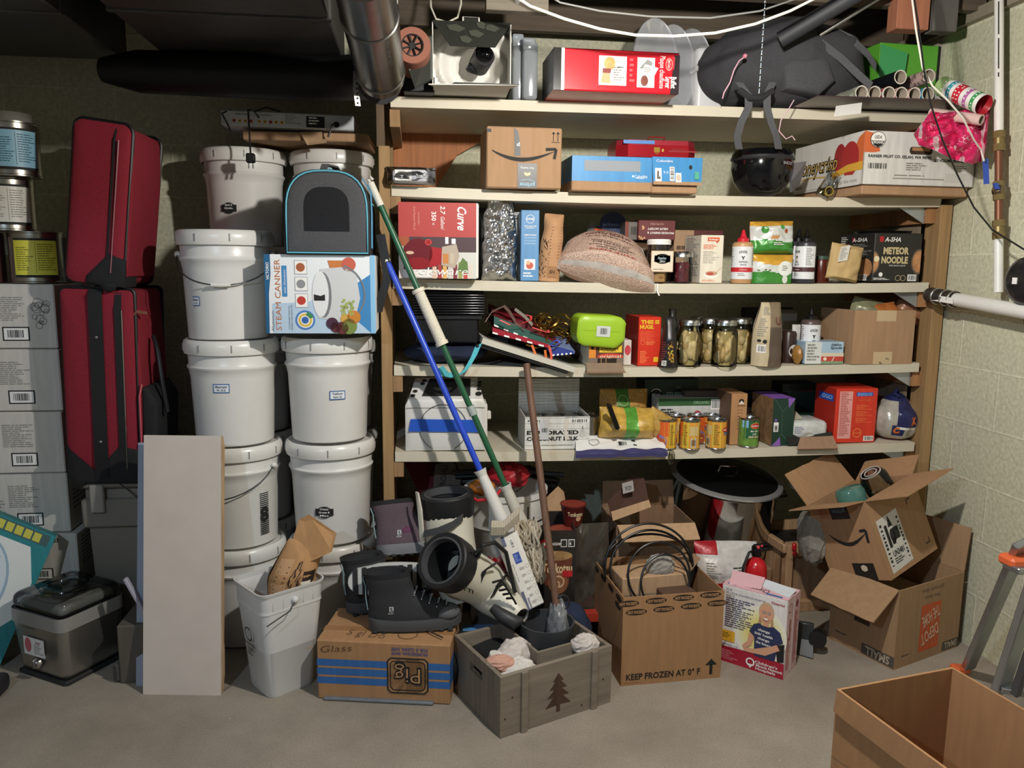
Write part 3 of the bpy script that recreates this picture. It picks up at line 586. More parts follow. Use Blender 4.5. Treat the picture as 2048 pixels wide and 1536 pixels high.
m=MB(); P=m.plane((-.06,-.1015,.085),(.1,0,0),(0,0,.062),(0,-1,0)); P.rect(0,0,1,1,K('e8e6e4',.5),1); P.ell(.22,.55,.16,.4,K('c4666e',.5),2); P.text('fresh',.7,.78,.12,K('b04048',.5)); P.greek(.5,.1,.95,.65,5,GR,2); m.obj('product_sticker',t)
m=MB(); P=m.plane((-.085,-.1012,.16),(.08,0,0),(0,0,.03),(0,-1,0)); P.text('Cuisinart',.5,.5,.5,K('77736c',.5),w=.9); m.obj('brand_mark',t)
m=MB().tube([(.0,0,.006),(.05,.05,.006),(.09,.02,.01),(.06,-.02,.006),(.03,.03,.012)],.005,RUB,6); single(m,'coiled_flex','short coiled black cord on the floor behind the ice cream maker','cord',(-.99,2.62,0))
m=MB().box(0,0,0,.10,.1,.06,K('25252a',.6),.02,2); m.box(.02,-.002,.02,.06,.02,.058,K('c9c7c2',.5),.008); single(m,'dark_appliance_base','dark rounded base with a pale tab at the bottom left corner','appliance',(-1.40,2.44,0),(0,0,0))
# leaning boards
def leanboard(name,label,p0,p1,q0,Yt,th,m,edge):
    a=aZ(*p0,0); b=aZ(*p1,0); w=(b-a).length; top=aY(*q0,Yt); up=(top-a); up=Vector((0,up.y,up.z)); L=up.length; uu=up.normalized(); rz=math.atan2(b.y-a.y,b.x-a.x)
    mb=MB(); x=Vector((math.cos(rz),math.sin(rz),0)); n=x.cross(uu).normalized()
    mb.slab([a,a+x*w,a+x*w*1.0+uu*L,a+uu*L],th,m,n)
    R=random.Random(4); pts=[a+x*(w+.0003)-n*th]; 
    mb.slab([a+x*w,a+x*(w+.006)+uu*.06,a+x*(w+.004)+uu*L*.5,a+x*(w+.006)+uu*L*.96,a+x*w+uu*L],th*.9,edge,n)
    return single(mb,name,label,'board')
BW=K('cfc3b9',.65,'paint'); leanboard('white_board','long white painted board with a rough edge leaning on the buckets',(286,1389),(442,1391),(308,870),2.60,.019,BW,K('b79a78',.8,'wood'))
leanboard('white_board','second board with a bluish grey edge leaning just behind the white board',(272,1372),(430,1374),(300,885),2.66,.019,K('9aa3b6',.6,'paint'),K('9a8f84',.8,'wood'))
# ================= shelf three (counted from the floor) =================
def put(lv,px,Y,py=600,dz=0): X=aY(px,py,Y).x; return Vector((X,Y,SZ(lv,X)+dz))
def wpx(px0,px1,py,Y): return (aY(px1,py,Y)-aY(px0,py,Y)).x
CRM=K('eadfc6',.5)
# red dispenser box
mb,P,do,dm=CT('dispenser_box','red glass drink dispenser box lying on its side at the left end of its shelf','box',798,957,405,2.71,3,.16,K('ece6e2',.5,'card'),-1,yb=560,bev=.004); f=P['F']; RB=K('b3403c',.45)
f.rect(.0,.55,.97,1,RB,1); f.rect(.0,.0,.06,.55,K('d6c6bb',.5),1); f.rect(.06,.12,.97,.55,K('4a3338',.5),1); f.rect(.62,0,.97,.35,K('cfcfc8',.5),2); f.rect(.0,.43,.13,.55,K('a5522f',.5),2)
for k,c in enumerate(('d6b7a0','a4322e','d9a860','c9c3bd','7d2a34','9a9f55','c34a3a','d8cdc0')): f.rect(.42+k*.065,.0,.47+k*.065,.16+.03*(k%3),K(c,.5),3)
f.ell(.24,.33,.18,.20,K('6d1f28',.3),4,28); f.ell(.24,.20,.15,.08,K('8c2025',.3),5); f.ell(.37,.48,.05,.035,K('a3262c',.3),5); f.ring(.37,.48,.04,.008,K('d85a55',.4),6); f.poly([(.40,.42),(.55,.40),(.55,.22),(.45,.16),(.36,.15)],K('a8222a',.35),4)
f.poly([(.54,.42),(.72,.46),(.76,.3),(.70,.14),(.53,.18)],K('b9a999',.3),5); f.rect(.55,.2,.62,.33,K('c98244',.4),6); f.rect(.64,.2,.69,.34,K('c5b7a0',.4),6); f.ell(.14,.34,.05,.022,K('d9b79b',.3),7); f.poly([(.73,.1),(.87,.07),(.86,.22),(.80,.28),(.76,.2)],K('5d7a3a',.5),6); f.rect(.58,.46,.62,.55,WHT,5); f.rect(.66,.46,.71,.53,WHT,5)
f.text('Curve',.79,.79,.11,WHT,w=.31,rot=-90,sh=.25,lay=4); f.text('2.7',.55,.90,.055,WHT,w=.10,rot=-90,sh=.2); f.text('Gallon/',.55,.73,.05,WHT,w=.17,rot=-90,sh=.2,bold=0); f.text('350',.44,.82,.055,WHT,w=.12,rot=-90); f.text('oz',.44,.72,.035,WHT,w=.03,rot=-90,bold=0)
f.text('Curved Glass',.255,.79,.022,K('e8a79b'),w=.16,rot=-90,bold=0); f.text('Drink Dispenser With Lid',.20,.79,.024,K('e8a79b'),w=.30,rot=-90,bold=0); f.text('circleware',.46,.10,.10,WHT,w=.82,sh=.3,bold=-.004,lay=8); do()
# foil bag, dark bag, blue box, paper bag
FO=K('c9cacb',.22,'foil',1.); DFO=K('4c4c48',.35,'foil',.6)
mb=MB(); bag(mb,.125,.29,.08,FO,top=.25,bot=.1,amp=.013,fr=28,seed=3,crease=1.5,nu=34,nv=44,smooth=False,shape=lambda u,v,x,z:(x*(1-.30*max(0,v-.55)/.45)+.02*max(0,v-.8),z)); single(mb,'foil_bag','crumpled shiny silver foil bag with its top twisted open','bag',put(3,998,2.82))
mb=MB(); bag(mb,.07,.26,.05,DFO,top=.3,bot=.1,amp=.006,seed=8,crease=.5); single(mb,'snack_bag','narrow dark bag squeezed between the dispenser box and the foil bag','bag',put(3,970,2.92))
mb,P,do,dm=CT('cracker_box','tall blue crackers box with a grey side, between foil and paper bags','box',1041,1077,420,2.80,3,.17,K('5b8fbe',.45,'card'),-3.5,yb=560,bev=.002); f=P['F']; f.ring(.5,.875,.06,.006,WHT); f.text('ONE',.5,.875,.03,WHT,w=.4); f.text('BROWN RICE',.5,.775,.016,WHT,w=.66,rot=180); f.text('CRISPS',.5,.75,.016,WHT,w=.5,rot=180)
for k,s in enumerate(('NON-GMO','ORGANIC','WHOLE','GRAINS')): f.text(s,.5,.65-.04*k,.022,K('a9cbe6',.5) if k else WHT,w=.66,rot=180)
f.rect(.2,.16,.8,.31,WHT,1); f.ell(.5,.22,.2,.05,K('c6604a'),2); f.ell(.42,.26,.12,.03,K('e0b08a'),3); f.greek(.15,.04,.85,.12,2,WHT,1); do()
mb,P,do,dm=CT('cracker_box','pale grey crackers box turned sideways behind the blue one','box',1010,1043,424,2.86,3,.05,K('a9aaa8',.5,'card'),-12,yb=560,bev=.002); P['F'].greek(.3,.8,.9,.95,4,INK,1); P['F'].greek(.4,.2,.9,.75,22,GR,1); do()
PB=K('b98d66',.85,'card')
mb=MB(); p=bag(mb,.088,.24,.07,PB,top=.16,bot=0,amp=.006,fr=22,seed=5,shape=lambda u,v,x,z:(x*(1-.2*v)+.012*v,z)); 
for k in range(16): p.line([(.30,.12+k*.045),(.78,.125+k*.045)],.008,K('4a3526',.8),1)
R=random.Random(5)
for k in range(22): a,b=R.uniform(.05,.26),R.uniform(.03,.6); p.line([(a,b),(a+R.uniform(-.08,.08),b+R.uniform(.02,.06))],.008,K('3a2a20',.8),1)
p.rect(.34,.06,.74,.22,K('9d7450',.85),2); p.text('SH',.52,.14,.05,K('4a3526',.8)); single(mb,'paper_bag','brown paper flour bag with dark stripes standing behind the striped pile bag','bag',put(3,1094,2.83),(0,rad(3),rad(8)))
mb=MB(); bag(mb,.15,.22,.07,K('b4b3ae',.25,'foil',.7),top=.2,bot=.2,amp=.01,fr=14,seed=12,crease=.8,smooth=True); p=None; single(mb,'snack_bag','silver and grey crinkled pouch leaning behind the beans sack','bag',put(3,1165,3.0),(rad(-10),rad(28),0))
mb=MB(); bag(mb,.10,.12,.04,K('a5a39c',.5,'plastic'),top=.2,bot=0,amp=.004,seed=14); single(mb,'snack_bag','upright pale pouch just left of the navy oval sign','bag',put(3,1185,3.08,dz=.0),(0,rad(6),0))
mb=MB(); o=[(.052*math.cos(rad(a))*1.0,.046*math.sin(rad(a))) for a in range(15,376,30)]; prism(mb,o,(0,0,.22),(1,0,0),(0,0,1),(0,1,0),.006,K('1d2f58',.5),.0); P=mb.plane((-.045,-.0005,.19),(.09,0,0),(0,0,.06),(0,-1,0)); P.text('BATHHOUSE',.5,.42,.17,K('8fa2c4',.5),w=.9); P.text('* * *',.5,.12,.1,K('8fa2c4',.5),w=.3); mb.box(-.04,.0,0,.04,.02,.18,K('55524e',.7,'card')); single(mb,'tub_sign','navy octagonal tub lid with pale lettering at the back of the shelf','tub',put(3,1222,3.02))
mb=MB(); bag(mb,.07,.12,.05,K('d9532c',.4,'foil',.2),top=.2,bot=.0,amp=.006,seed=15); single(mb,'snack_bag','small bright orange packet peeping out above the beans sack','bag',put(3,1195,2.96,dz=.075),(0,rad(8),0))
MB_=MB(); MB_.box(-.06,0.02,0,.04,.06,.07,K('55504a',.7,'card')); single(MB_,'plain_box','small hidden grey box under the orange packet','box',put(3,1195,2.96))
mb=MB(); bag(mb,.10,.15,.06,K('3a2c28',.4,'food'),top=.2,bot=0,amp=.006,seed=17); single(mb,'snack_bag','dark speckled nut bag behind the top of the beans sack','bag',put(3,1232,2.97),(0,rad(-4),0))
mb=MB(); bag(mb,.11,.15,.06,K('5b4634',.4,'food'),top=.15,bot=0,amp=.008,seed=19); single(mb,'snack_bag','brown dried fruit bag leaning behind the apples jar','bag',put(3,1272,2.95),(0,rad(5),0))
# sack of pinto beans overhanging the board
def beans_mat(c,kind='food'):
    m=K(c,.28,kind).copy(); n=m.node_tree.nodes; n['Noise Texture'].inputs['Scale'].default_value=260; n['Map Range'].inputs['To Min'].default_value=.5; n['Map Range'].inputs['To Max'].default_value=1.5; n['Bump'].inputs['Strength'].default_value=.9; return m
BNS=beans_mat('c4a796'); BFR=K('cfc8c2',.2,'foil',.25)
mb=MB(); 
def sk(u,v,x,z): 
    t=2*u-1; return (x*(1-.16*(v-.3)*2 if v>.3 else 1),z*(1-.42*abs(t)**2.2)+.03*abs(t)**2 -.018*(t+.2)*(1 if t>-.2 else .5)*(1-v)*2)
p=bag(mb,.36,.225,.22,lambda u,v:(BFR if (v<.16 and v>.10) or u<.02 or u>.98 else BNS),top=.75,bot=.30,amp=.008,fr=13,seed=21,nu=56,nv=44,crease=.2,shape=sk)
TM=K('6a2830',.5); TD=K('3a2a2a',.5)
for s,b,h,m_,w in (('Premium',.93,.025,TM,.22),('Triple Cleaned',.875,.03,TM,.40),('PINTO BEANS',.82,.04,TM,.55),('NET WT. 25 LBS. (11.34 KG)',.72,.028,TD,.55),('Western Food Co., LLC',.58,.026,TD,.42),('1144 East Port Ave',.53,.026,TD,.38),('Corpus Christi, TX 78401',.47,.026,TD,.48),('(361) 887-0034',.41,.026,TD,.32),('Product of U.S.A.',.335,.035,K('b3222a',.5),.48)): p.text(s,.5,b,h,m_,w=w,rot=-3)
o=single(mb,'bean_sack','big clear sack of pinto beans bulging over the edge of its shelf','sack',put(3,1212,2.775,dz=-.006),(rad(-30),rad(5),0))
m=MB().tube([(0,0,0),(-.006,-.004,-.03),(.002,-.004,-.05)],.0025,WHT,6); e=m.obj('tie_string',o); e.location=(.185,-.02,.01)
# kind bar box, apple jar, cherry jar
def jar(t,r,h,cont,lidm,lid_h=.018,neck=.75,glass='f4f6f3',rl=None):
    rl=rl or r*neck+.004; sh=h-lid_h-.012
    m=MB(); m.lathe([(0,.002),(r-.006,0),(r,.006),(r,sh*.83),(r*.95,sh*.92),(r*neck,sh),(r*neck,h-.002)],K(glass,.03,'clear'),28); m.obj('glass_jar',t)
    m=MB(); m.lathe([(rl*.5,h+.001),(rl-.003,h+.001),(rl,h-.003),(rl+.0015,h-lid_h*.5),(rl,h-lid_h*.55),(rl+.001,h-lid_h),(rl-.002,h-lid_h)],lidm,28); m.lathe([(0,h+.0015),(rl*.6,h+.0015)],lidm,28); m.obj('jar_lid',t)
    m=MB(); cont(m,r-.005,sh*.93); m.obj('jar_contents',t)
LIDM=K('b9bcbd',.25,'metal',1.)
mb,P,do,dm=CT('bar_box','maroon energy bar box upside down resting on the apples jar','box',1276,1350,440,2.92,3,.12,K('6a2e30',.45,'card'),-1,yb=476,z=SZ(3,1.)+.157); f=P['F']
f.text('PROVIDES ENERGY &',.60,.36,.10,WHT,w=.72,rot=180); f.text('HELPS SATISFY',.52,.56,.10,WHT,w=.55,rot=180); f.text('10G PROTEIN',.5,.80,.07,K('d9b8a8'),w=.35,rot=180,bold=0); R=random.Random(3)
for k in range(9): f.circ(.03+R.uniform(0,.14),.04+R.uniform(0,.15)+(.5 if k>5 else 0),.05,K('d9a877',.5),1,8)
do()
mb,P,do,dm=CT('bar_box','grey and orange striped box end left of the maroon bar box','box',1250,1278,443,2.94,3,.12,K('6b6460',.5,'card'),0,yb=470,z=SZ(3,1.)+.157); P['F'].bar(.35,.2,.95,.8,1,bg=False); P['F'].rect(0,0,.25,1,K('7a3a2a'),1); do()
MB_=MB(); MB_.box(-.07,0,0,.04,.1,.155,K('2e2622',.7,'card')); single(MB_,'plain_box','dark box at the back holding up the maroon bar box','box',put(3,1300,2.965))
t=root('apple_jar','square glass jar of dried apples with a hand lettered chalkboard label','jar',put(3,1314,2.80)); r=.041
def slices(n,cols,w,zmax,seed):
    def f(m,R_,hh):
        R=random.Random(seed)
        for k in range(n):
            a=R.uniform(0,6.28); q=R.uniform(.3,.95)*(R_-w*.45); m.ball((q*math.sin(a),-q*math.cos(a),R.uniform(.01,hh-.008)),w*.5,K(R.choice(cols),.6,'food'),8,(R.uniform(.6,1.1),R.uniform(.4,1),R.uniform(.35,1)),.3,6)
        m.lathe([(0,.004),(R_*.8,.004),(R_*.8,hh*.95),(0,hh)],K(cols[0],.6,'food'),16)
    return f
jar(t,.042,.155,slices(60,('b58a55','8f6538','c9a878'),.022,.1,4),K('e9e7e2',.4),neck=.92)
m=MB(); P=m.plane((-.041,-.0435,.04),(.082,0,0),(0,0,.075),(0,-1,0)); P.rect(0,0,1,1,K('c9ab8a',.6),1); P.rect(.03,.03,.97,.97,K('ddd0bb',.6),2); P.ell(.5,.62,.36,.24,INK,3); P.rect(.14,.46,.86,.78,INK,3); P.text('Apples',.48,.66,.13,K('b9d3dc',.6),w=.38,bold=0,sh=.1,lay=6); P.text('2021',.5,.50,.09,WHT,w=.24,bold=0,lay=6); P.greek(.1,.08,.9,.14,1,K('6b5540'),3); m.obj('chalk_label',t)
t=root('cherry_jar','glass jar of dark red cherries with a metal lid','jar',put(3,1361,2.80)); jar(t,.039,.112,slices(60,('5a1020','7a1a2c','4a0c1a'),.019,.1,6),LIDM,neck=.92)
mb,P,do,dm=CT('bar_box','kraft brown and maroon box lying behind the cereal box','box',1347,1443,461,2.96,3,.1,K('a98a6c',.7,'card'),3,yb=520); P['F'].rect(.4,.80,1,1,K('5d2c2e'),1); P['F'].greek(.05,.45,.4,.7,2,K('5a4434'),1,.6); do()
# white cereal box
mb,P,do,dm=CT('cereal_box','cream cereal box with an orange speech bubble logo and a bowl picture','box',1399,1444,470,2.79,3,.16,K('e6ddcb',.5,'card'),2,yb=565); f=P['F']; OR=K('d8633a',.5)
f.rect(.28,.87,.80,.95,OR,1); f.poly([(.62,.88),(.78,.88),(.70,.82)],OR,1); f.text('Kolengo',.54,.91,.035,WHT,w=.40); f.greek(.1,.70,.9,.80,4,OR,1,.5); f.greek(.1,.40,.85,.66,9,GR,1,.35); f.ell(.5,.185,.33,.075,K('f2efe8'),1,26); f.ell(.5,.205,.28,.05,K('c9a184'),2,26); f.ell(.45,.20,.16,.03,K('b6503c'),3); f.line([(.72,.22),(.92,.33)],.01,K('c9a184'),2); f.greek(.1,.03,.9,.07,2,OR,1); P['L'].greek(.1,.1,.9,.95,26,GR,1); P['T'].rect(0,0,1,1,K('5d2c2e'),1); do()
# bottles
def bottle(label,loc,body,cap,band,lines,r=.034,h=.165,lc='1c1b1a',caphue=0,cat='bottle',rz=0,squeeze=True):
    t=root('sauce_bottle',label,cat,loc,(0,0,rad(rz)),'squeeze bottles of sauce')
    m=MB(); m.lathe([(0,0),(r-.003,0),(r,.004),(r,h*.86),(r*.97,h*.93),(r*.8,h*.965),(.02,h*.975),(0,h*.975)],body,28); m.obj('bottle_body',t)
    m=MB(); m.lathe([(.021,h*.97),(.021,h*.97+.012),(.013,h*.97+.016),(.010,h*.97+.022),(.005,h*.97+.042),(.003,h*.97+.045),(0,h*.97+.045)],cap,18); m.obj('bottle_cap',t)
    m=MB(); p=m.cyl(r+.0005,h*.10,h*.86,-100,95); L=K('e3e4e6',.4,''); p.rect(0,0,1,1,L,1); p.rect(0,.22,1,.36,band,2)
    p.text('KINDER',.42,.84,.075,INK,w=.22,lay=3,arc=-9); p.line([(.38,.70),(.42,.66),(.46,.70)],.03,INK,3); p.rect(.405,.60,.435,.68,INK,3)
    for k,s in enumerate(lines): p.text(s,.43,.53-.085*k,.05,INK,w=.06*len(s)*.55,lay=3)
    p.text('THE ORIGINAL',.44,.29,.03,WHT,w=.2,lay=4,bold=0); p.greek(.3,.08,.55,.18,2,GR,3); p.greek(.70,.4,.92,.95,11,GR,3); p.greek(.02,.4,.14,.95,9,GR,3); m.obj('bottle_label',t); return t
bottle('tan dipping sauce squeeze bottle with a red nozzle cap',put(3,1480,2.81),K('c79a6c',.4,'plastic'),K('d01f33',.35),K('c4242f',.45),('DIPPING','SAUCE'),.038,.155)
bottle('dark sauce bottle with a brown band, partly hidden by the green pouches',put(3,1590,2.86),K('3a3a3e',.35),K('111113',.3),K('4a2226',.5),('BBQ','SAUCE'),.036,.16,rz=20)
bottle('dark sauce bottle with a brown band standing in front of its twin',put(3,1606,2.80),K('3a3a3e',.35),K('111113',.3),K('4a2226',.5),('BBQ','SAUCE'),.037,.157,rz=-62)
GO=K('d9a43c',.3,'foil',.1); GRN=K('3f8a36',.3,'foil',.1); WP=K('dfe2de',.28,'foil',.15)
def pouch(u,v,g=.36,y=.80): return GRN if v<g+.04*math.sin(u*6) else (GO if v>y-.14*math.sin(u*3.1)*(1 if y<.8 else .3) else WP)
mb=MB(); p=bag(mb,.155,.105,.06,lambda u,v:pouch(u,v,.38,.78),top=.25,bot=0,amp=.003,seed=31,crease=.3); p.ell(.74,.52,.19,.26,K('eef0ea',.4),2); p.ell(.74,.15,.07,.15,K('dfe3da',.4),2); p.greek(.66,.42,.84,.62,3,GR,3)
for a,b in ((.1,.46),(.25,.48),(.35,.46)): p.ell(a,b,.03,.03,K('6b7d3c'),2,8)
o=single(mb,'food_pouch','green and yellow pouch beside the dipping sauce, lower of the two stacked','pouch',put(3,1541,2.80),(0,0,0),'green and yellow food pouches')
mb=MB(); p=bag(mb,.13,.10,.05,lambda u,v:pouch(u,v,.38,.8),top=.2,bot=0,amp=.003,seed=33); single(mb,'food_pouch','matching pouch half hidden behind the lower stacked pouch','pouch',put(3,1519,2.87),(0,0,0),'green and yellow food pouches')
mb=MB(); p=bag(mb,.165,.118,.07,lambda u,v:pouch(u,v,.38,.86),top=.22,bot=.12,amp=.007,seed=35,crease=.6,fr=20,nu=34,nv=30); p.circ(.26,.72,.12,GRN,2); p.circ(.67,.80,.07,K('4c9a44',.4),2); p.circ(.78,.68,.06,K('b5502c',.4),2)
for k in range(9): p.ell(.40+.02*k,.46+.03*(k%3),.02,.035,K('c98c4c',.5),3,8)
p.greek(.45,.22,.78,.32,2,WHT,3); single(mb,'food_pouch','crumpled green white and yellow pouch stacked on top of the lower pouch','pouch',put(3,1537,2.80,dz=.108),(rad(-4),rad(-1),0),'green and yellow food pouches')
mb=MB(); bag(mb,.125,.13,.06,K('c3a672',.75,'card'),top=.15,bot=.06,amp=.009,seed=41,crease=.5,nu=30); P=mb.plane((-.045,-.034,.06),(.035,0,.012),(0,0,.055),(0,-1,0)); P.rect(0,0,1,1,K('d8d4cc',.5),1); P.greek(.1,.1,.9,.9,8,GR,2); single(mb,'snack_bag','torn tan paper packet slumped against the black noodle box','bag',put(3,1678,2.765,dz=.011),(0,rad(9),0))
t=root('sauce_jar','small dark sauce jar with a green lid behind the tan packet','jar',put(3,1638,2.88)); m=MB(); m.lathe([(0,0),(.028,0),(.03,.004),(.03,.075),(.026,.088),(0,.088)],K('5a2418',.3),20); m.obj('jar_body',t); MB().lathe([(.028,.088),(.028,.1),(0,.1)],K('3c5a4a',.4),20).obj('jar_lid',t)
# black noodle box
mb,P,do,dm=CT('noodle_box','black noodle box with gold METEOR NOODLE lettering and a bowl picture','box',1744,1838,468,2.78,3,.24,K('2a2826',.45,'card'),1,yb=560); f=P['F']; G1=K('cbb98e',.45)
f.text('A-SHA',.38,.87,.09,WHT,w=.34,sh=.2); f.rect(.10,.82,.18,.93,K('b5232c'),1); f.text('METEOR',.46,.64,.13,G1,w=.54,bold=.05); f.text('NOODLE',.44,.45,.13,G1,w=.56,bold=.05); f.text('WITH SHOYU SAUCE',.5,.335,.03,WHT,w=.35,bold=0)
for a,b,rr_ in ((.96,.42,.26),(-.02,.40,.24)):
    pts=[(min(1,max(0,a+rr_*.62*math.cos(rad(q)))),b+rr_*math.sin(rad(q))) for q in range(0,360,15)]; f.poly(pts,K('6b5a4a'),1); pts=[(min(.995,max(.005,a+rr_*.52*math.cos(rad(q)))),b+rr_*.85*math.sin(rad(q))) for q in range(0,360,15)]; f.poly(pts,K('c38b5c',.5,'food'),2)
f.circ(.06,.47,.06,K('e8d9b0'),3); f.bar(.74,.02,.93,.155,3); f.ring(.54,.08,.06,.008,G1); f.ring(.65,.08,.06,.008,G1); f.circ(.17,.15,.045,WHT); f.greek(.02,.03,.45,.08,2,WHT,1); l=P['L']; l.text('A-SHA',.60,.87,.08,WHT,w=.42,sh=.2); l.rect(.38,.83,.45,.92,K('b5232c'),1); l.greek(.05,.74,.3,.94,5,WHT,1); l.greek(.4,.5,.95,.78,8,GR,1); l.ell(.78,.28,.2,.2,K('c38b5c',.5,'food'),1); l.bar(.6,.02,.85,.15,2); do()
t=root('frying_pan','black pan with its handle sticking out right, at the back above the noodle box','pan',put(3,1760,3.02,dz=.155)); m=MB(); m.lathe([(0,0),(.09,0),(.12,.04),(.123,.04),(.092,-.004),(0,-.004)],K('131315',.25),32); m.obj('pan_bowl',t); MB().tube([(.11,-.05,.03),(.2,-.12,.045),(.24,-.15,.048)],.011,K('111112',.4),8).obj('pan_handle',t)
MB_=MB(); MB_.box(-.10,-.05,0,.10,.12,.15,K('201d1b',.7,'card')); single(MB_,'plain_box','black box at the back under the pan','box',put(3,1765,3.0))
# ================= shelf two =================
BKP=K('1c1d20',.16); t=root('tray_stack_bin','stack of glossy black plastic trays at the left end of its shelf','trays',put(2,826,2.80,dz=.178)); w=wpx(822,966,600,2.80)
m=MB()
for k in range(13): m.box(0,0,k*.0093,w,.24,k*.0093+.0066,BKP,.0028,3)
m.obj('stacked_trays',t); tag(t,t['label'],'trays')
mb=MB(); mb.box(0,0,0,w*.90,.22,.10,K('0f1114',.35,'plastic'),.006); mb.box(-.01,-.008,.085,w*.95,.23,.1,K('15171b',.4),.003); single(mb,'black_bin','black plastic bin under the glossy trays','bin',put(2,828,2.80,dz=.075))
def cloth(w,d,h,m,seed,fold=3):
    mb=MB(); 
    def f(u,v):
        a=2*PI*u; b=(v-.5)*PI; x=w/2*math.cos(b)*(abs(math.cos(a))**.6)*(1 if math.cos(a)>0 else -1); y=d/2*math.cos(b)*(abs(math.sin(a))**.6)*(1 if math.sin(a)>0 else -1); z=h/2+h/2*math.sin(b)
        n=noise.noise(Vector((x*11,y*11,z*22+seed)))+.5*abs(noise.noise(Vector((x*23,y*23,z*60+seed)))); return Vector((x+.012*n,y+.012*n,max(0,z+.010*n*(1 if v>.2 else 0))))
    mb.grid(f,40,22,m); return mb
single(cloth(.30,.22,.075,K('1c2740',.9,'fabric'),3),'folded_cloth','folded navy fabric under the black bin','cloth',put(2,890,2.90))
m=MB(); T2=K('55bccb',.7,'fabric'); a=aY(957,690,2.72);b=aY(935,735,2.70);c=aY(908,752,2.715);d=aY(880,735,2.73); m.ribbon([a,aY(948,712,2.70),b,aY(922,748,2.70),c,aY(890,748,2.72),d],.026,T2,(1,-.1,.55),.003); m.ball(aY(955,692,2.715),.006,INK,8); single(m,'teal_strap','teal webbing strap looping over the front of its shelf below the black bin','strap')
# tray on a slant and gift bags
q=[aY(966,676,2.74),aY(1152,735,2.74)]; m=MB(); u=(q[1]-q[0]); n=Vector((0,-1,0)); up=Vector((-u.z,0,u.x)).normalized()
m.slab([q[0],q[1],q[1]-up*.020,q[0]-up*.020],.26,K('c9c5b8',.5,'paint'),n); m.slab([q[0]-up*.024,q[1]-up*.024+u*-.06,q[1]-up*.031-u*.06,q[0]-up*.034],.25,INK,n); m.slab([q[0]-up*.026,q[1]-up*.029-u*.08,q[1]-up*.031-u*.08,q[0]-up*.029],.26,WHT,n+Vector((0,0,0))); single(m,'serving_tray','pale tray tilted down to the right under the gift bags','tray')
def giftbag(label,px,c1,c2,stripe,Y=2.78,h=.02,dep=.22):
    q=[aY(x,y,Y) for x,y in px]; m=MB(); n=Vector((0,-1,0)); m.slab(q,.004,c1,n); k=len(q)
    q2=[p+Vector((0,dep,.033)) for p in q]; m.slab(q2,.004,c2,n)
    for i in range(k-2): m.slab([q[i],q[i+1],q2[i+1],q2[i]],.002,c2)
    if stripe:
        a,b,c,d=q[0],q[-3] if k>4 else q[1],q[-2],q[-1]; e=Vector((0,-.001,0))
        for i in range(5): t0=i/5;t1=t0+.09; m.slab([d.lerp(c,t0)+e,d.lerp(c,t1)+e,d.lerp(c,t1)+e+Vector((0,0,.006)),d.lerp(c,t0)+e+Vector((0,0,.006))],.001,stripe,n)
    return single(m,'gift_bag',label,'gift bag',group='flat gift bags piled on the slanted tray')
PRD=K('9c1c30',.4); giftbag('red gift bag with a white banded edge, lowest of the fanned pile',[(985,655),(1100,690),(1100,697),(985,667)],PRD,K('7a1525',.5),WHT)
giftbag('green checked gift bag in the middle of the fanned pile',[(988,632),(1030,648),(1120,690),(1085,690),(988,652)],K('2f5a50',.4),K('6c1522',.5),WHT,2.785)
giftbag('maroon gift bag interior at the top of the fanned pile',[(1000,640),(1045,642),(1112,686),(1090,690),(1040,668)],K('5d1220',.4),K('7a1525',.5),None,2.80)
giftbag('blue and white gift bag poking out at the right of the pile',[(1095,700),(1118,694),(1150,703),(1148,708),(1105,712)],K('2f3f8c',.4),K('7f8fbf',.4),WHT,2.78,dep=.15)
m=MB(); R=random.Random(3)
m.ribbon([aY(972,642,2.78),aY(985,622,2.80),aY(1008,612,2.82),aY(1018,622,2.81),aY(1032,645,2.80),aY(1050,660,2.79)],.03,K('8a7068',.45,'foil',.3),(.3,1,.2),.002); m.ribbon([aY(1030,618,2.83),aY(1050,633,2.82),aY(1065,650,2.80)],.03,K('9c978c',.5),(.3,1,.2),.002); single(m,'gift_bag','brown and grey curved gift bag side bending over the pile','gift bag',group='flat gift bags piled on the slanted tray')
m=MB(); 
for k in range(26):
    a=R.uniform(0,6.28); c=aY(1095+R.uniform(-38,30),650+R.uniform(-25,32),2.84+R.uniform(-.05,.06)); rr_=R.uniform(.012,.028); pts=[c+Vector((rr_*math.cos(a+t*.5)*(1+.2*t%1),rr_*.6*math.sin(a*2+t*.4),rr_*math.sin(a+t*.5))) for t in range(14)]; m.ribbon(pts,.006,K('b08a3c',.2,'foil',1.),(R.uniform(-1,1),R.uniform(-1,1),R.uniform(-1,1)),.0008)
o=single(m,'ribbon_heap','tangle of shiny gold curling ribbon behind the gift bags','ribbon'); o['kind']='stuff'
for lab,c,pts in (('red ribbon handle curling over the green checked bag','c8363a',[(1000,640),(1020,650),(1042,648),(1062,640),(1062,632),(1052,630)]),('second red ribbon handle by the gold tangle','d04a50',[(1065,655),(1085,662),(1098,665),(1096,660)]),('orange and blue ribbon hanging in front of the slanted tray','d8703a',[(1064,690),(1072,712),(1085,728),(1092,715),(1090,700)]),('coral ribbon loop hanging down at the right of the slanted tray','d85a48',[(1098,690),(1103,712),(1100,730),(1093,732)]),('small blue bow on the right of the gift bags','3a50b0',[(1100,690),(1112,680),(1120,684),(1110,692),(1100,690)])):
    MB_=MB().ribbon([aY(x,y,2.755-.002*k) for k,(x,y) in enumerate(pts)],.009,K(c,.4),(1,.2,.1),.001); single(MB_,'gift_ribbon',lab,'ribbon',group='ribbon handles of the gift bags')
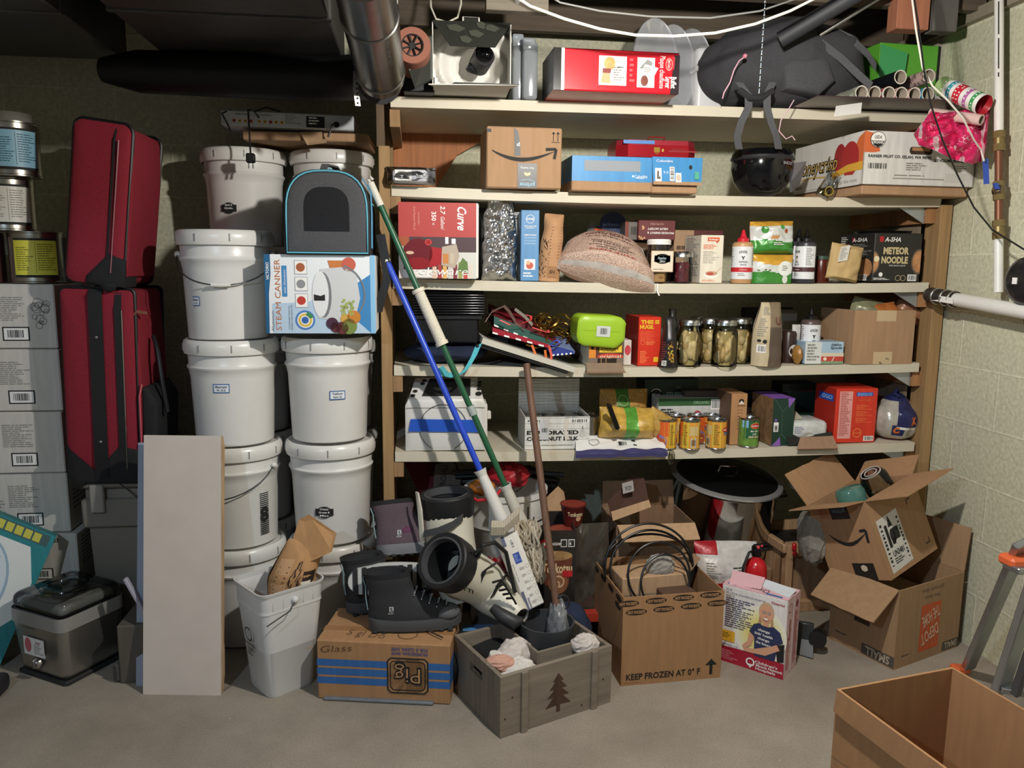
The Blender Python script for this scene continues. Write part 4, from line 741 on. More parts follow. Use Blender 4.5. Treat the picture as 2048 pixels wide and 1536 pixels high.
mb=cloth(.36,.20,.15,K('1a1618',.7,'fabric'),9); single(mb,'dark_bag','dark soft bag filling the shelf behind and below the gift bags','bag',put(2,1068,3.03))
mb=cloth(.16,.14,.12,K('3a2c2a',.7,'fabric'),12); single(mb,'dark_bag','brown soft bag behind the lime wipes pack','bag',put(2,1165,2.98,dz=.0))
# wipes pack and cocoa box
LIME=K('9cc22f',.35,'plastic'); mb=MB(); pts=rr(.175,.115,.04,6)
prism(mb,[(a+(.006*noise.noise(Vector((a*40,b*40,1)))),b+.005*noise.noise(Vector((a*40,b*40,5)))) for a,b in pts],(0,0,0),(1,0,0),(0,0,1),(0,1,0),.12,LIME,.010); P=mb.plane((.068,-.0115,.038),(.05,0,0),(0,0,.038),(0,-1,0)); P.rect(0,0,1,1,K('c9ccc9',.5),1); P.bar(.22,.12,.8,.9,2,bg=False); P=mb.plane((.02,-.0108,.056),(.13,0,0),(0,0,.004),(0,-1,0)); P.rect(0,.4,1,.6,K('86ad27',.4),0)
single(mb,'wipes_pack','bright lime green wipes pack end with a barcode, on top of the cookie box','pack',aY(1152,688,2.745)+Vector((0,0,-.006)),(0,rad(3.2),0))
mb,P,do,dm=CT('cookie_box','yellow and brown cookie box with its torn front tray, under the lime pack','box',1177,1246,690,2.765,2,.20,K('d9d4cb',.5,'card'),0,yb=735); f=P['F']
f.rect(0,.42,1,1,K('5a3324',.5),1); f.rect(0,.42,.2,1,K('dd8a2e',.5),2); f.rect(.06,.8,.14,.98,INK,3); f.rect(.3,.66,.95,1,K('e3c03a',.5),2); f.text('Dunkers',.6,.85,.12,INK,w=.5,rot=0); f.text('* * * *',.6,.70,.06,INK,w=.4); f.ell(.62,.48,.38,.14,K('c8452e'),3); f.text('original',.62,.50,.14,K('f0e2c8'),w=.6,lay=5,sh=.15,bold=.0); f.rect(.0,0,1,.42,K('7a6a5c',.5),4); f.rect(.25,.05,.8,.4,K('2a1f1a',.4),5); f.rect(.34,.08,.37,.4,K('8a6a44'),6); f.rect(.48,.08,.51,.4,K('8a6a44'),6); do()
m=MB(); a=aY(1174,744,2.73); w_=wpx(1174,1250,744,2.73); m.slab([(a.x,2.73,a.z),(a.x+w_,2.73,a.z),(a.x+w_-.004,2.765,a.z+.03),(a.x+.004,2.765,a.z+.03)],.003,K('8a7560',.85,'card')); m.slab([(a.x-.003,2.728,a.z-.001),(a.x+w_+.003,2.728,a.z-.001),(a.x+w_+.003,2.76,a.z-.002),(a.x-.003,2.76,a.z-.002)],.003,CARDD); e=m.obj('torn_flap'); bb=[o for o in COL.objects if o.name=='cookie_box'][0]; e.parent=bb; e.matrix_parent_inverse=bb.matrix_basis.inverted()
mb,P,do,dm=CT('snack_box','white box with red printed fruit hidden right of the cookie box','box',1247,1262,680,2.82,2,.12,K('d8cfc8',.5,'card'),0,yb=730); P['F'].ell(.5,.6,.4,.2,K('c8404a'),1); do()
mb,P,do,dm=CT('snack_box','red box reading THIS IS HUGE in yellow letters','box',1275,1320,634,2.80,2,.16,K('d5341f',.4,'card'),2,yb=725); f=P['F']; YE=K('e8b92c',.45); f.text('THIS IS',.50,.90,.072,YE,w=.82,bold=.05); f.text('HUGE.',.36,.80,.072,YE,w=.62,bold=.05); f.greek(.08,.5,.92,.71,12,K('e8603a'),1); f.ring(.2,.475,.045,.006,K('ef8a50')); f.greek(.35,.42,.9,.5,4,K('ef8a50'),1); f.greek(.1,.05,.5,.3,8,K('ef8a50'),1); f.rect(.7,.08,.9,.18,YE,1); P['L'].rect(0,0,1,1,K('8c1f1a',.45),1); do()
mb=MB(); p=bag(mb,.075,.185,.07,K('201c1c',.35,'plastic'),top=.45,bot=0,amp=.004,seed=51,shape=lambda u,v,x,z:(x*(1-.5*v)+.004,z)); p.greek(.08,.1,.35,.5,9,K('8c3a44'),1); p.bar(.14,.04,.38,.14,1)
R=random.Random(4)
for k in range(34): a=R.uniform(0,1); p.ell(.62+.28*(R.random()-.5)-.1*a,.10+.42*a,.05,.02,K(R.choice(('b8862c','7a4a20','a8a040')),.4),1,8)
single(mb,'snack_bag','black stand up snack pouch with a granola picture right of the red box','bag',put(2,1338,2.775),(0,rad(1),rad(-12)))
m=MB(); m.lathe([(0,0),(.026,0),(.026,.15),(.014,.175),(.014,.205),(0,.205)],K('1f1c18',.3),20); single(m,'dark_bottle','dark bottle behind the black snack pouch','bottle',put(2,1346,2.90))
PEAR=slices(70,('c9b184','bfa270','d3bf95','b5976a'),.048,.14,11)
def pears(seed):
    def f(m,R_,hh):
        R=random.Random(seed)
        for k in range(26):
            a=R.uniform(0,6.28); q=R_*R.uniform(.55,.72); z=.034+(hh-.06)*((k%13)/12.5); m.ball((q*math.sin(a),-q*math.cos(a),z),.022,K(R.choice(('c9b184','bfa270','d3bf95','c4a878')),.45,'food'),12,(.85,.62,R.uniform(.9,1.5)),.15,4)
        for k in range(10):
            a=rad(-80+k*18+R.uniform(-6,6)); m.ball((R_*.74*math.sin(a),-R_*.74*math.cos(a),R.uniform(.042,hh-.045)),.021,K(R.choice(('c9b184','cdb78c','d3bf95')),.45,'food'),12,(.8,.5,R.uniform(1.1,1.7)),.1,4)
        m.lathe([(0,.004),(R_*.6,.004),(R_*.6,hh*.98),(0,hh)],K('a89468',.5),16)
    return f
first=None
for i,(px,Y,lb) in enumerate(((1382,2.80,'quart jar of pear slices at the left front of the five, beside the snack pouch'),(1454,2.785,'quart jar of pear slices in the centre front, nearest the shelf edge'),(1423,2.875,'quart jar of pears half hidden between the two front jars'),(1485,2.865,'quart jar of pears at the right, beside the tall brown bag'),(1405,2.96,'quart jar of pears at the very back of the group'))):
    t=root('pear_jar',lb,'jar',put(2,px,Y),(0,0,rad(i*67)),'jars of canned pears'); jar(t,.0465,.172,pears(60+i),LIDM,.02,.8,'f3f4ea')
# coffee bag etc
mb=MB(); KB=K('a08f74',.6,'card'); KD=K('5f5046',.35,'plastic'); p=bag(mb,.118,.235,.085,lambda u,v:(K('c3b393',.6,'card') if u<.38 else KD if v<.62 else K('85745f',.35,'plastic')),top=.42,bot=0,amp=.006,seed=61,crease=.3,nu=34,nv=36,shape=lambda u,v,x,z:(x*(1-.35*max(0,v-.5)*2)+.012*max(0,v-.6),z)); p.greek(.05,.45,.32,.75,9,GR,1); p.circ(.10,.40,.022,INK); p.circ(.24,.39,.03,INK); p.bar(.06,.22,.28,.34,1); p.text('U',.68,.72,.12,K('6b3a34'),w=.2); p.greek(.1,.80,.45,.93,6,GR,1)
single(mb,'flour_bag','tall folded brown and cream flour bag right of the pear jars','bag',put(2,1538,2.79),(0,rad(1),rad(6)))
m=MB(); m.lathe([(0,0),(.03,0),(.03,.11),(.025,.12),(0,.12)],K('33201c',.35),20); P=m.cyl(.0303,.02,.07,-20,60); P.ell(.5,.5,.5,.5,K('d8d4cc'),1); single(m,'chocolate_jar','dark chocolate jar behind the flour bag','jar',put(2,1582,2.87))
mb=MB().box(0,0,0,.12,.05,.19,K('8a857a',.7,'card'),.01); single(mb,'grey_packet','pale grey folded packet at the back behind the sauce bottle','packet',put(2,1545,3.08)); 
mb=MB().box(0,0,0,.22,.04,.195,K('2c2824',.7,'card'),.006); single(mb,'plain_box','dark lettered box at the very back left of the flour bag','box',put(2,1490,3.16))
mb=MB(); bag(mb,.05,.14,.03,K('d8d5cf',.5,'card'),top=.2,amp=.003,seed=63); single(mb,'white_packet','white packet just behind the sauce bottle with the bull','packet',put(2,1600,2.93))
bottle('BBQ sauce bottle with a bull head logo standing behind the potato box',put(2,1625,2.86),K('5a4a46',.35),K('111113',.3),K('2d6a8c',.5),('BBQ',),.037,.17,rz=12)
mb,P,do,dm=CT('potato_box','blue sky potato flakes box wrapped in clear film','box',1609,1686,685,2.79,2,.10,K('a9c4d8',.3,'card'),-2,yb=725); f=P['F']; f.rect(0,0,.42,1,K('d6d9d6',.35),1); f.greek(.05,.1,.38,.9,6,GR,2,.6); f.rect(.42,.12,1,.34,K('c0453a'),1); f.rect(.42,0,1,.12,K('7f9a78'),1); f.rect(.42,.34,1,.5,K('d9cdb5'),1); f.text('Idaho',.80,.88,.11,K('2a3a44'),w=.26,sh=.3); f.text('Spuds',.80,.74,.11,K('2a3a44'),w=.30,sh=.3); f.line([(.7,.12),(.76,.32)],.03,WHT,2); f.circ(.52,.23,.08,K('e8dcc8'),2); do()
mb=MB(); mb.ball((0,0,.035),.035,K('a87a3c',.4,'food'),16,(.5,.8,1.0),.25); single(mb,'nut_packet','clear packet of brown nuts at the left of the potato box','packet',put(2,1602,2.81))
mb,pf=openbox(wpx(1712,1838,700,2.775)-.008,.24,aY(1770,620,2.775).z-SZ(2,1.7),CARD); f=pf['F']; TP=K('c9b08c',.4); f.rect(.36,.80,.68,1,TP,1); f.rect(.35,0,.66,.23,TP,1); f.text('S',.58,.10,.06,INK,rot=80,bold=0); f.text('P',.48,.03,.05,INK,rot=90,bold=0); t=root('open_carton','plain cardboard box stuffed with food bags at the right end of its shelf','box',put(2,1712,2.765),(0,0,rad(1))); mb.obj('carton_body',t)
for lb,px,c,wd,hh,rot,Y,z in (('olive food bag bulging out of the open carton, left','','8a8a6c',.15,.09,12,2.85,.15),('clear and orange food bag at the middle of the open carton','','b9703c',.10,.06,-8,2.83,.165),('bag of brown grain leaning out of the open carton, right','','9a6a50',.13,.09,25,2.88,.155)):
    k={'8a8a6c':1735,'b9703c':1768,'9a6a50':1812}[c]; mb=MB(); bag(mb,wd,hh,.09,K(c,.3,'foil',.15),top=.4,bot=.0,amp=.012,seed=int(c,16)%50,crease=.6); X=aY(k,610,Y).x; single(mb,'food_bag',lb,'bag',(X,Y,SZ(2,1.7)+z),(0,rad(rot),0),'food bags in the open carton')
# ================= shelf one =================
t=root('countertop_oven','white countertop dishwasher appliance with a strip of blue tape','appliance',put(1,808,2.785),(0,0,rad(-1.5))); w=wpx(808,968,860,2.785); h=.205; OW=K('dcdad6',.4,'plastic')
m=MB(); pr=[(0,0),(w,0),(w,h*.80),(w-.008,h*.92),(.012,h*.92),(0,h*.80)]
prism(m,[(a,b) for a,b in pr],(0,0,0),(1,0,0),(0,0,1),(0,1,0),.30,OW,.008)
m.slab([(.012,.0,h*.92),(w-.008,.0,h*.92),(w-.025,.11,h*1.22),(.035,.11,h*1.22)],.02,OW); m.box(.035,.10,h*.8,w-.025,.3,h*1.22,OW,.004)
for x in range(3): m.tube([(.002,-.008,h*.77),(w*.5,-.0095,h*.77),(w-.002,-.008,h*.77)],.0008,GR,5)
m.obj('oven_body',t); m=MB(); P=m.plane((.012,-.001,h*.925),(w-.02,0,0),(.012,.11,h*.3),(0,-.9,.4))
P.poly([(.17,.12),(.82,.12),(.80,.95),(.24,.95)],K('2b2c2c',.15),2); 
for a,b in ((.07,.35),(.05,.15),(.93,.75),(.93,.6),(.93,.45),(.15,.7),(.17,.85)): P.circ(a,b,.07,INK,2,12)
P.ell(.93,.22,.045,.10,INK,2); m.obj('control_panel',t)
m=MB(); cx=w*.47
pts=[(cx-.04,-.0095,.004),(cx-.042,-.0105,.012)]+[(cx-.085*math.sin(rad(q)),-.0115,.085-.085*math.cos(rad(q))) for q in range(32,329,8)]+[(cx+.042,-.0105,.012),(cx+.04,-.0095,.004)]
m.tube(pts,.0011,K('2a2a2a',.6),5); m.obj('door_seam',t)
m=MB(); P=m.plane((.012,-.0135,h*.36),(w-.03,0,-.006),(0,0,h*.22),(0,-1,0)); P.poly([(0,0),(1,0),(.98,1),(.03,1)],K('1f57c4',.5),1); m.slab([P.fn(0,0,0),P.fn(1,0,0),P.fn(.98,1,0),P.fn(.03,1,0)],.001,K('1f57c4',.5),Vector((0,-1,0))); m.obj('blue_tape',t)
m=MB(); m.box(w-.002,.02,.04,w+.008,.16,h*.8,OW,.003); m.box(w+.008,.03,h*.52,w+.022,.06,h*.66,OW,.003); m.obj('hose_port',t)
# coconut milk tray
wv=wpx(1053,1182,850,2.80); CWH=K('d9d7d2',.5,'card'); t=root('coconut_milk_tray','white carton tray of coconut milk printed with wavy lines, its lid raised behind','carton',put(1,1053,2.80),(0,0,rad(-1))); mb,pf=openbox(wv,.22,.122,CWH,.003); f=pf['F']; L=K('55524e',.6)
for k in range(6): f.line([(0,.12+k*.17),(.5,.11+k*.17),(1,.14+k*.165)],.006,L,1)
for s,b in (('EVAPORATED',.52),('COCONUT MILK',.33)): f.text(s,.43,b,.115,INK,w=.80,bold=.04)
f.text('Distributed by GreenField Products',.5,.13,.035,INK,w=.46,bold=0); f.text('9 30/12',.14,.88,.05,INK,w=.2); f.bar(.68,.80,.98,.94,2); f.rect(.23,.30,.37,.92,K('c9c9cc',.4),4); f.bar(.25,.5,.35,.68,5,bg=False); f.poly([(.62,.95),(.69,.92),(.64,.5),(.70,.3),(.62,.28),(.60,.6)],K('d4ccc0'),4)
for a in (.84,.87,.90,.93): f.line([(a,.38),(.89,.72)],.006,L,4)
f.ell(.89,.5,.065,.14,K('cfcdc8'),3); f.greek(.62,.96,.95,.985,1,L,1)
for k in range(9): pf['L'].line([(0,.1+k*.1),(1,.08+k*.1)],.01,L,1)
mb.obj('tray_body',t); m=MB(); m.box(0,.215,.12,wv,.219,.232,CWH); P=m.plane((0,.215,.12),(wv,0,0),(0,0,.112),(0,-1,0))
for k in range(9): P.line([(.0,.08+k*.105),(.3,.08+k*.105+.02*math.sin(k)),(.6,.09+k*.10+.03*math.sin(k*2)),(1,.07+k*.105)],.009,L,1)
m.obj('raised_lid',t); m=MB()
for i in range(4):
    for j in range(2): m.lathe([(0,.005),(.034,.005),(.034,.11),(.031,.113),(0,.11)],TIN if 0 else K('b0b0ae',.3,'metal',1.),18,(.045+i*.07,.06+j*.085,0))
o=m.obj('tin_cans_inside',t); o['kind']='stuff'
# pasta bags, mailer
PAS=beans_mat('b5863c'); 
mb=MB(); p=bag(mb,.19,.20,.10,lambda u,v:(K('4a7a34',.35,'foil',.1) if .30<u<.58 else PAS),top=.3,bot=0,amp=.008,seed=71,fr=12,crease=.3); p.ring(.44,.8,.1,.012,K('9ab070'),2); p.rect(.62,.45,.78,.7,K('8a7a3c'),2); single(mb,'pasta_bag','large pasta bag with a green label standing at the back','bag',put(1,1253,2.97),(0,0,0),'clear bags of pasta')
t=root('mailer_pouch','white plastic mailer pouch with a navy band, flattened over the shelf edge','mailer',(0,0,0)); m=MB(); MW=K('e4e3e0',.4,'plastic'); NV=K('3c3a66',.45)
def mf(u,v):
    yy=2.725+.16*v; top=aY(1150+190*u,903,2.725); z=SZ(1,1.)+.012+.038*math.sin(min(1,v*1.2)*1.5)+.007*noise.noise(Vector((u*7,v*7,2)))-.012*(1-v)**3; x=aY(1152+ (1336-1152)*u,900,2.725).x+ (.03*v if u<.5 else -.01*v)
    return Vector((x,yy,z+.012*v*0))
m.grid(mf,40,18,lambda u,v:(NV if v<.03 or (.07<v<.13) else MW)); m.slab([mf(i/20,0) for i in range(21)]+[mf(1-i/20,0)-Vector((0,0,.014)) for i in range(21)],.004,NV,Vector((0,-1,0))); P=Pn(m,lambda a,b,k:mf(a,b)+Vector((0,-.3*k,k*1.5)),.3,.16); P.cv=True; P.rect(.45,.2,.63,.36,K('d0cfcd'),1); P.bar(.47,.22,.6,.34,2,bg=False); P.rect(.66,.22,.70,.42,INK,2); P.ring(.2,.35,.12,.012,K('55524e'),2,seg=7); m.obj('pouch_sheet',t)
mb=MB(); p=bag(mb,.21,.115,.13,lambda u,v:(K('5c9c3c',.3,'foil',.1) if .42<u<.66 else K('c9a24a',.4,'food')),top=.6,bot=.25,amp=.012,seed=73,fr=15,nu=40,nv=30,crease=.5); single(mb,'pasta_bag','crinkled bag of spiral pasta with a bright green label lying on the mailer','bag',put(1,1262,2.80,dz=.040),(rad(-12),rad(2),0),'clear bags of pasta')
mb=MB(); p=bag(mb,.09,.10,.08,K('b5924c',.4,'food'),top=.5,bot=.3,amp=.01,seed=75,fr=20); single(mb,'pasta_bag','small clear bag of thin noodles at the right of the spiral pasta','bag',put(1,1308,2.82,dz=.048),(0,rad(30),0),'clear bags of pasta')
mb=MB().box(-.008,0,-.05,.008,.03,.05,K('111111',.3),.004); single(mb,'bag_clip','black bag clip across the spiral pasta bag','clip',aY(1228,835,2.72),(0,rad(-22),0))
mb=MB(); mb.ball((0,0,0),.03,K('d8d8d2',.06,'clear'),12,(.45,.35,1),.35); single(mb,'film_scrap','wisp of clear film hanging over the shelf edge right of the mailer','film',aY(1343,915,2.745))
# stuffing and organic boxes
mb,P,do,dm=CT('stuffing_box','dark green stuffing box at the back under the shelf above','box',1288,1395,758,3.03,1,.12,K('1c3626',.45,'card'),0,yb=800); f=P['F']; f.ring(.22,.72,.11,.015,WHT); f.ell(.22,.72,.13,.075,INK,1); f.text('Marie',.22,.72,.05,WHT,w=.15,sh=.3,bold=0); f.text('STUFFING',.62,.72,.09,K('7d9a80'),w=.42); f.text('CORN',.62,.85,.05,K('7d9a80'),w=.1,bold=0); do()
mb,P,do,dm=CT('applesauce_box','white and green organic carton with a red apple, behind the soup cans','box',1316,1442,797,2.93,1,.09,K('c9c9c5',.35,'card'),0,yb=830); f=P['F']; f.rect(0,.82,1,1,K('2f5a30'),1); f.text('ORGANIC',.68,.90,.07,K('8fae8c'),w=.26); f.bar(.83,.72,.97,.97,2); f.greek(.04,.5,.35,.75,4,INK,1,.6); f.circ(.62,.6,.1,K('b52c34'),1); f.text('Llas',.70,.58,.13,K('b5563c'),w=.18,sh=.3,bold=0); do()
mb,P,do,dm=CT('snack_box','brown paper box lying on top of the organic carton','box',1370,1440,782,2.96,1,.06,K('4a3d33',.7,'card'),-2,yb=790,z=SZ(1,1)+aY(1380,797,2.93).z-SZ(1,1.)+.001); do()
# cans
def can(name,label,loc,paint,rz=0,r=.0375,h=.112,group='small food cans on the lowest shelf'):
    t=root(name,label,'can',loc,(0,0,rad(rz)),group); m=MB(); m.lathe([(0,0),(r-.002,0),(r+.0005,.003),(r-.001,.006),(r-.001,h-.007),(r+.0005,h-.004),(r+.0005,h),(r-.003,h),(r-.004,h-.005),(0,h-.005)],K('a9aaab',.25,'metal',1.),30); m.obj('can_body',t)
    m=MB(); p=m.cyl(r-.0006,.006,h-.007,-180,180); paint(p); m.obj('can_label',t); return t
OG=K('d9622a',.4); YL=K('d3c63a',.4); OY=K('dd9a3a',.4)
def soup(p):
    p.rect(0,0,1,1,OY,1); p.rect(.0,.45,.33,1,OG,2); p.rect(.33,0,.42,1,YL,2); p.greek(.34,.1,.41,.9,12,K('6b6a20'),3); p.rect(.42,0,.6,1,K('d8b050',.4),2); p.rect(.46,.03,.55,.42,K('b9b9b4'),3); p.bar(.465,.08,.545,.38,4,bg=False); p.rect(.44,.5,.58,.85,K('cdb77c'),3); p.rect(.6,0,.72,1,YL,2); p.greek(.61,.1,.71,.9,12,K('6b6a20'),3); p.rect(.72,.0,1,.45,K('d9a23c'),2); p.ell(.16,.25,.13,.25,K('8a7ab0'),3); p.ell(.16,.2,.11,.2,K('b5583c',.4,'food'),4); p.ell(.1,.45,.06,.12,K('c03030'),5); p.ell(.86,.7,.12,.1,K('c8342c'),4); p.text('CHUNKY',.86,.7,.06,WHT,w=.2); p.rect(.78,.5,.96,.6,K('4a78b0'),4); p.ell(.93,.85,.03,.06,K('a82020'),4)
for px,Y,rz,lb in ((1344,2.80,60,'orange and yellow soup can at the left front, beside the mailer pouch'),(1392,2.785,0,'yellow soup can showing its barcode, front and centre'),(1446,2.785,-75,'orange soup can at the right front showing its soup picture'),(1362,2.875,-30,'soup can in the back row behind the left front one'),(1404,2.875,120,'soup can in the back row behind the barcode one'),(1434,2.87,170,'soup can in the back row behind the right front one')): can('soup_can',lb,put(1,px,Y),soup,rz,group='small soup cans on the lowest shelf')
def beansl(p):
    p.rect(0,0,1,1,K('6d9440',.45,'food'),1); p.rect(.36,.3,.72,1,K('1f5a34'),2); p.rect(.33,.72,.43,1,K('7fb0d8'),4); p.ell(.545,.80,.085,.12,K('e0c04a'),3); p.ell(.545,.80,.078,.105,K('c8282c'),4); p.text('Del Monte',.545,.80,.07,WHT,w=.13,lay=6); p.text('Blue Lake',.53,.60,.06,WHT,w=.13,sh=.3,lay=5); p.text('CUT',.53,.48,.07,WHT,w=.07,lay=5); p.text('GREEN BEANS',.53,.37,.07,K('e9dfae'),w=.19,lay=5); p.greek(.06,.1,.3,.9,10,GR,2)
can('green_bean_can','green cut green beans can with a red shield logo',put(1,1512,2.80),beansl,0)
can('green_bean_can','second can top just visible behind the green beans can',put(1,1500,2.90),beansl,60)
mb,P,do,dm=CT('crispbread_box','tall tan cardboard box with a small mountain logo','box',1459,1491,788,2.82,1,.14,K('b5875c',.6,'card'),1,yb=880); f=P['F']; f.ell(.62,.86,.16,.04,INK,1); f.poly([(.45,.80),(.62,.87),(.8,.80)],K('e8e0d0'),2); f.text('QUINOA',.62,.77,.02,INK,w=.5)
for k in range(7): f.circ(.45,.68-.06*k,.012,K('6b4a30')); f.greek(.52,.67-.06*k,.85,.69-.06*k,1,K('7d5a3c'),1)
P['L'].rect(0,0,1,1,K('6b4f3c',.6),1); do()
# green and purple box
mb,P,do,dm=CT('cracker_box','dark green and purple crackers box standing on end','box',1543,1586,798,2.785,1,.17,K('1c3a30',.4,'card'),3,yb=880); f=P['F']; PU=K('8a5fb5',.45); f.poly([(.66,1),(1,1),(.72,.80)],PU,1); f.poly([(.0,.0),(.42,.0),(.38,.18)],PU,1); f.line([(.05,1),(.45,.72),(.8,.95)],.006,K('5d7a6a'),2); f.line([(.42,.72),(.44,.25),(.1,.02)],.006,K('5d7a6a'),2); f.line([(.44,.25),(.9,.03)],.006,K('5d7a6a'),2); f.rect(.06,.30,.28,.5,WHT,1); f.bar(.08,.31,.26,.45,2,bg=False,vert=True); f.rect(.1,.52,.2,.57,PU,1); P['L'].rect(0,0,1,1,K('8a6a4a',.5,'food'),1); P['T'].rect(0,0,1,1,PU,1); do()
mb,P,do,dm=CT('cracker_box','dark green box with a faint red word at the back of the lowest shelf','box',1562,1632,768,3.03,1,.1,K('16302c',.5,'card'),0,yb=815); P['F'].text('COOKIES',.7,.85,.05,K('8a3038'),w=.35,bold=0); P['F'].greek(.08,.7,.35,.9,4,K('3a5a50'),1); do()
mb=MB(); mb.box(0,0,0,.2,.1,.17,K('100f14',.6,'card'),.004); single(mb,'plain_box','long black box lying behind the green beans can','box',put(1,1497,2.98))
# egg box / white pack
t=root('snack_multipack','white wrapped pack in a torn brown tray left of the red cereal box','pack',put(1,1596,2.775,dz=.0)); w=wpx(1592,1676,860,2.775); m=MB(); m.box(0,.02,.015,w,.16,.092,K('d3d6d4',.3,'foil',.05),.022,3); P=m.plane((.03,.0185,.035),(.05,0,0),(0,0,.04),(0,-1,0)); P.greek(0,.2,1,.9,4,K('9aa0b5'),1); P=m.plane((.055,.0175,.0),(.06,0,0),(0,0,.055),(0,-1,0)); P.ell(.5,.35,.5,.55,K('a9a79c'),1); P.ell(.65,.35,.32,.4,K('d8d5cc'),2); P.greek(.45,.1,.85,.55,4,GR,3); m.obj('wrapped_pack',t)
m=MB(); m.slab([(-.002,-.0,.004),(w+.01,-.0,.004),(w+.012,.02,.05),(.05,.02,.03),(-.004,.02,.055)],.003,INK); m.slab([(.018,-.032,-.004),(w+.012,-.034,-.004),(w+.008,.0,.038),(.045,.0,.034)],.004,K('9a7a62',.8,'card')); m.obj('torn_tray',t); m=MB(); m.slab([(.015,.05,.095),(.075,.045,.097),(.07,.10,.118),(.01,.11,.112)],.002,K('b5b09c',.5)); m.obj('paper_slip',t)
# red cereal box
mb,P,do,dm=CT('waffle_box','bright red orange box with a pink nutrition panel','box',1666,1749,779,2.79,1,.15,K('d93a26',.4,'card'),1,yb=880); f=P['F']; PK=K('e8a5a0'); f.rect(.09,.08,.40,.95,PK,1); f.greek(.12,.12,.37,.93,26,K('b5544e'),2); f.rect(.48,.86,.88,.93,K('2a4fb0'),1); f.text('EGGOLOG',.68,.895,.05,K('9cc4ee'),w=.34,sh=.2); f.text('Storage',.68,.79,.02,K('ef8f4a'),w=.3,bold=0)
for b in (.6,.48,.36): f.greek(.5,b,.9,b+.1,5,K('ef7a44'),1)
f.ring(.56,.18,.085,.012,K('ef8f4a')); f.text('DONE',.56,.18,.03,K('ef8f4a'),w=.16); f.bar(.72,.03,.96,.12,2); l=P['L']; l.rect(0,0,1,1,K('a82a1e',.45),1); l.rect(.2,.75,.9,.88,K('2a4fb0'),2); l.text('GGO',.6,.82,.07,K('9cc4ee'),w=.5,sh=.2,lay=4); do()
# tied plastic bag
mb=MB(); R=random.Random(9)
def tb(u,v):
    a=2*PI*u; b=PI*v; r=.092*(math.sin(b)**.7)*(1+.10*noise.noise(Vector((math.cos(a)*2,math.sin(a)*2,v*4)))+.03*math.sin(9*a+3*v)*math.sin(b)); z=.095-.095*math.cos(b)+ (.05*max(0,v-.8)/.2)
    return Vector((r*math.sin(a)*1.05,-r*math.cos(a),z))
NB=K('2a2f5c',.25,'foil',.1); CB=K('b9b5ab',.2,'foil',.15)
def tm(u,v):
    u2=(u+.06)%1; 
    if v>.86: return NB
    if u2<.16 and v>.38: return NB if v>.43 else WHT
    if .9<u and .25<v<.45: return NB
    return CB if v>.14 else K('b5342c',.3)
mb.grid(tb,64,44,tm); p=Pn(mb,lambda a,b,k:tb(a,b)*(1+k*8),.6,.2); p.cv=True; p.text('K',.055,.55,.12,K('e0702a'),w=.05,rot=10,lay=3,bold=.06); p.text('C',.94,.36,.1,K('e0702a'),w=.05,rot=10,lay=3,bold=.06)
m2=mb; m2.tube([(0,0,.235),(-.02,-.02,.25),(-.035,-.03,.235),(-.02,-.035,.222),(0,-.02,.225)],.009,NB,8); o=single(mb,'grocery_bag','clear and navy knotted plastic bag at the right end of the lowest shelf','bag',put(1,1805,2.85),(0,rad(4),0)); o.scale=(.93,.93,.78)
# ================= shelf four =================
def cyl2(mb,a,b,r,m,seg=20,r2=None,open_=False,inner=None):
    a,b=Vector(a),Vector(b); r2=r if r2 is None else r2; d=(b-a).normalized(); q=Vector((0,0,1)).rotation_difference(d).to_matrix().to_4x4(); L=(b-a).length
    mb.lathe([(0,0),(r,0),(r2,L),(0,L)] if not open_ else [(r*.78,L*.04),(r*.78,0),(r,0),(r2,L),(0,L)],m,seg,a,axis=q)
    if inner: mb.lathe([(r*.78,.0005),(r*.78,L*.4),(0,L*.4)],inner,seg,a,axis=q)
t=root('clear_packet','clear plastic packet of folded white papers at the left end','packet',put(4,781,2.70),(0,0,rad(-3))); w=wpx(779,862,350,2.70)
mb=MB(); mb.box(.01,.0,.004,w-.01,.12,.045,K('c9cad0',.5,'paint'),.012,3); P=mb.plane((.02,-.0006,.008),(.055,0,0),(0,0,.034),(0,-1,0)); P.rect(0,0,1,1,WHT,1); P.bar(.2,.15,.9,.5,2); P.greek(.2,.6,.9,.9,3,GR,3); P=mb.plane((.085,-.0006,.008),(.055,0,0),(0,0,.034),(0,-1,0)); P.ring(.6,.6,.22,.05,GR,1); P.greek(.1,.1,.5,.8,4,GR,1); mb.obj('folded_papers',t)
mb=MB(); bag(mb,w+.03,.058,.15,K('eef0f2',.06,'clear'),top=.5,bot=.3,amp=.008,seed=81,crease=.8,fr=24); mb.obj('clear_wrap',t,loc=(w/2,.06,0))
mb,P,do,dm=CT('cardboard_box','square cardboard box with a black curved arrow and torn tape','box',973,1122,254,2.72,4,.22,CARD,1,yb=382,bev=.004); f=P['F']
def smile(f,x0,x1,y0,dy,th,lay=2,m=INK):
    n=16; up=[];lo=[]
    for i in range(n+1):
        s=i/n; x=x0+(x1-x0)*s; y=y0-dy*math.sin(PI*min(1,s*.96)**.9)*1.0+.02*s; t=th*math.sin(PI*(.08+.9*s))**.8; up.append((x,y+t/2)); lo.append((x,y-t/2))
    for i in range(n): f.poly([lo[i],lo[i+1],up[i+1],up[i]],m,lay)
    w_=(x1-x0); f.line([(x1-.14*w_,y0+.035),(x1+.03*w_,y0+.045),(x1-.0*w_,y0-.12)],th*.75,m,lay)
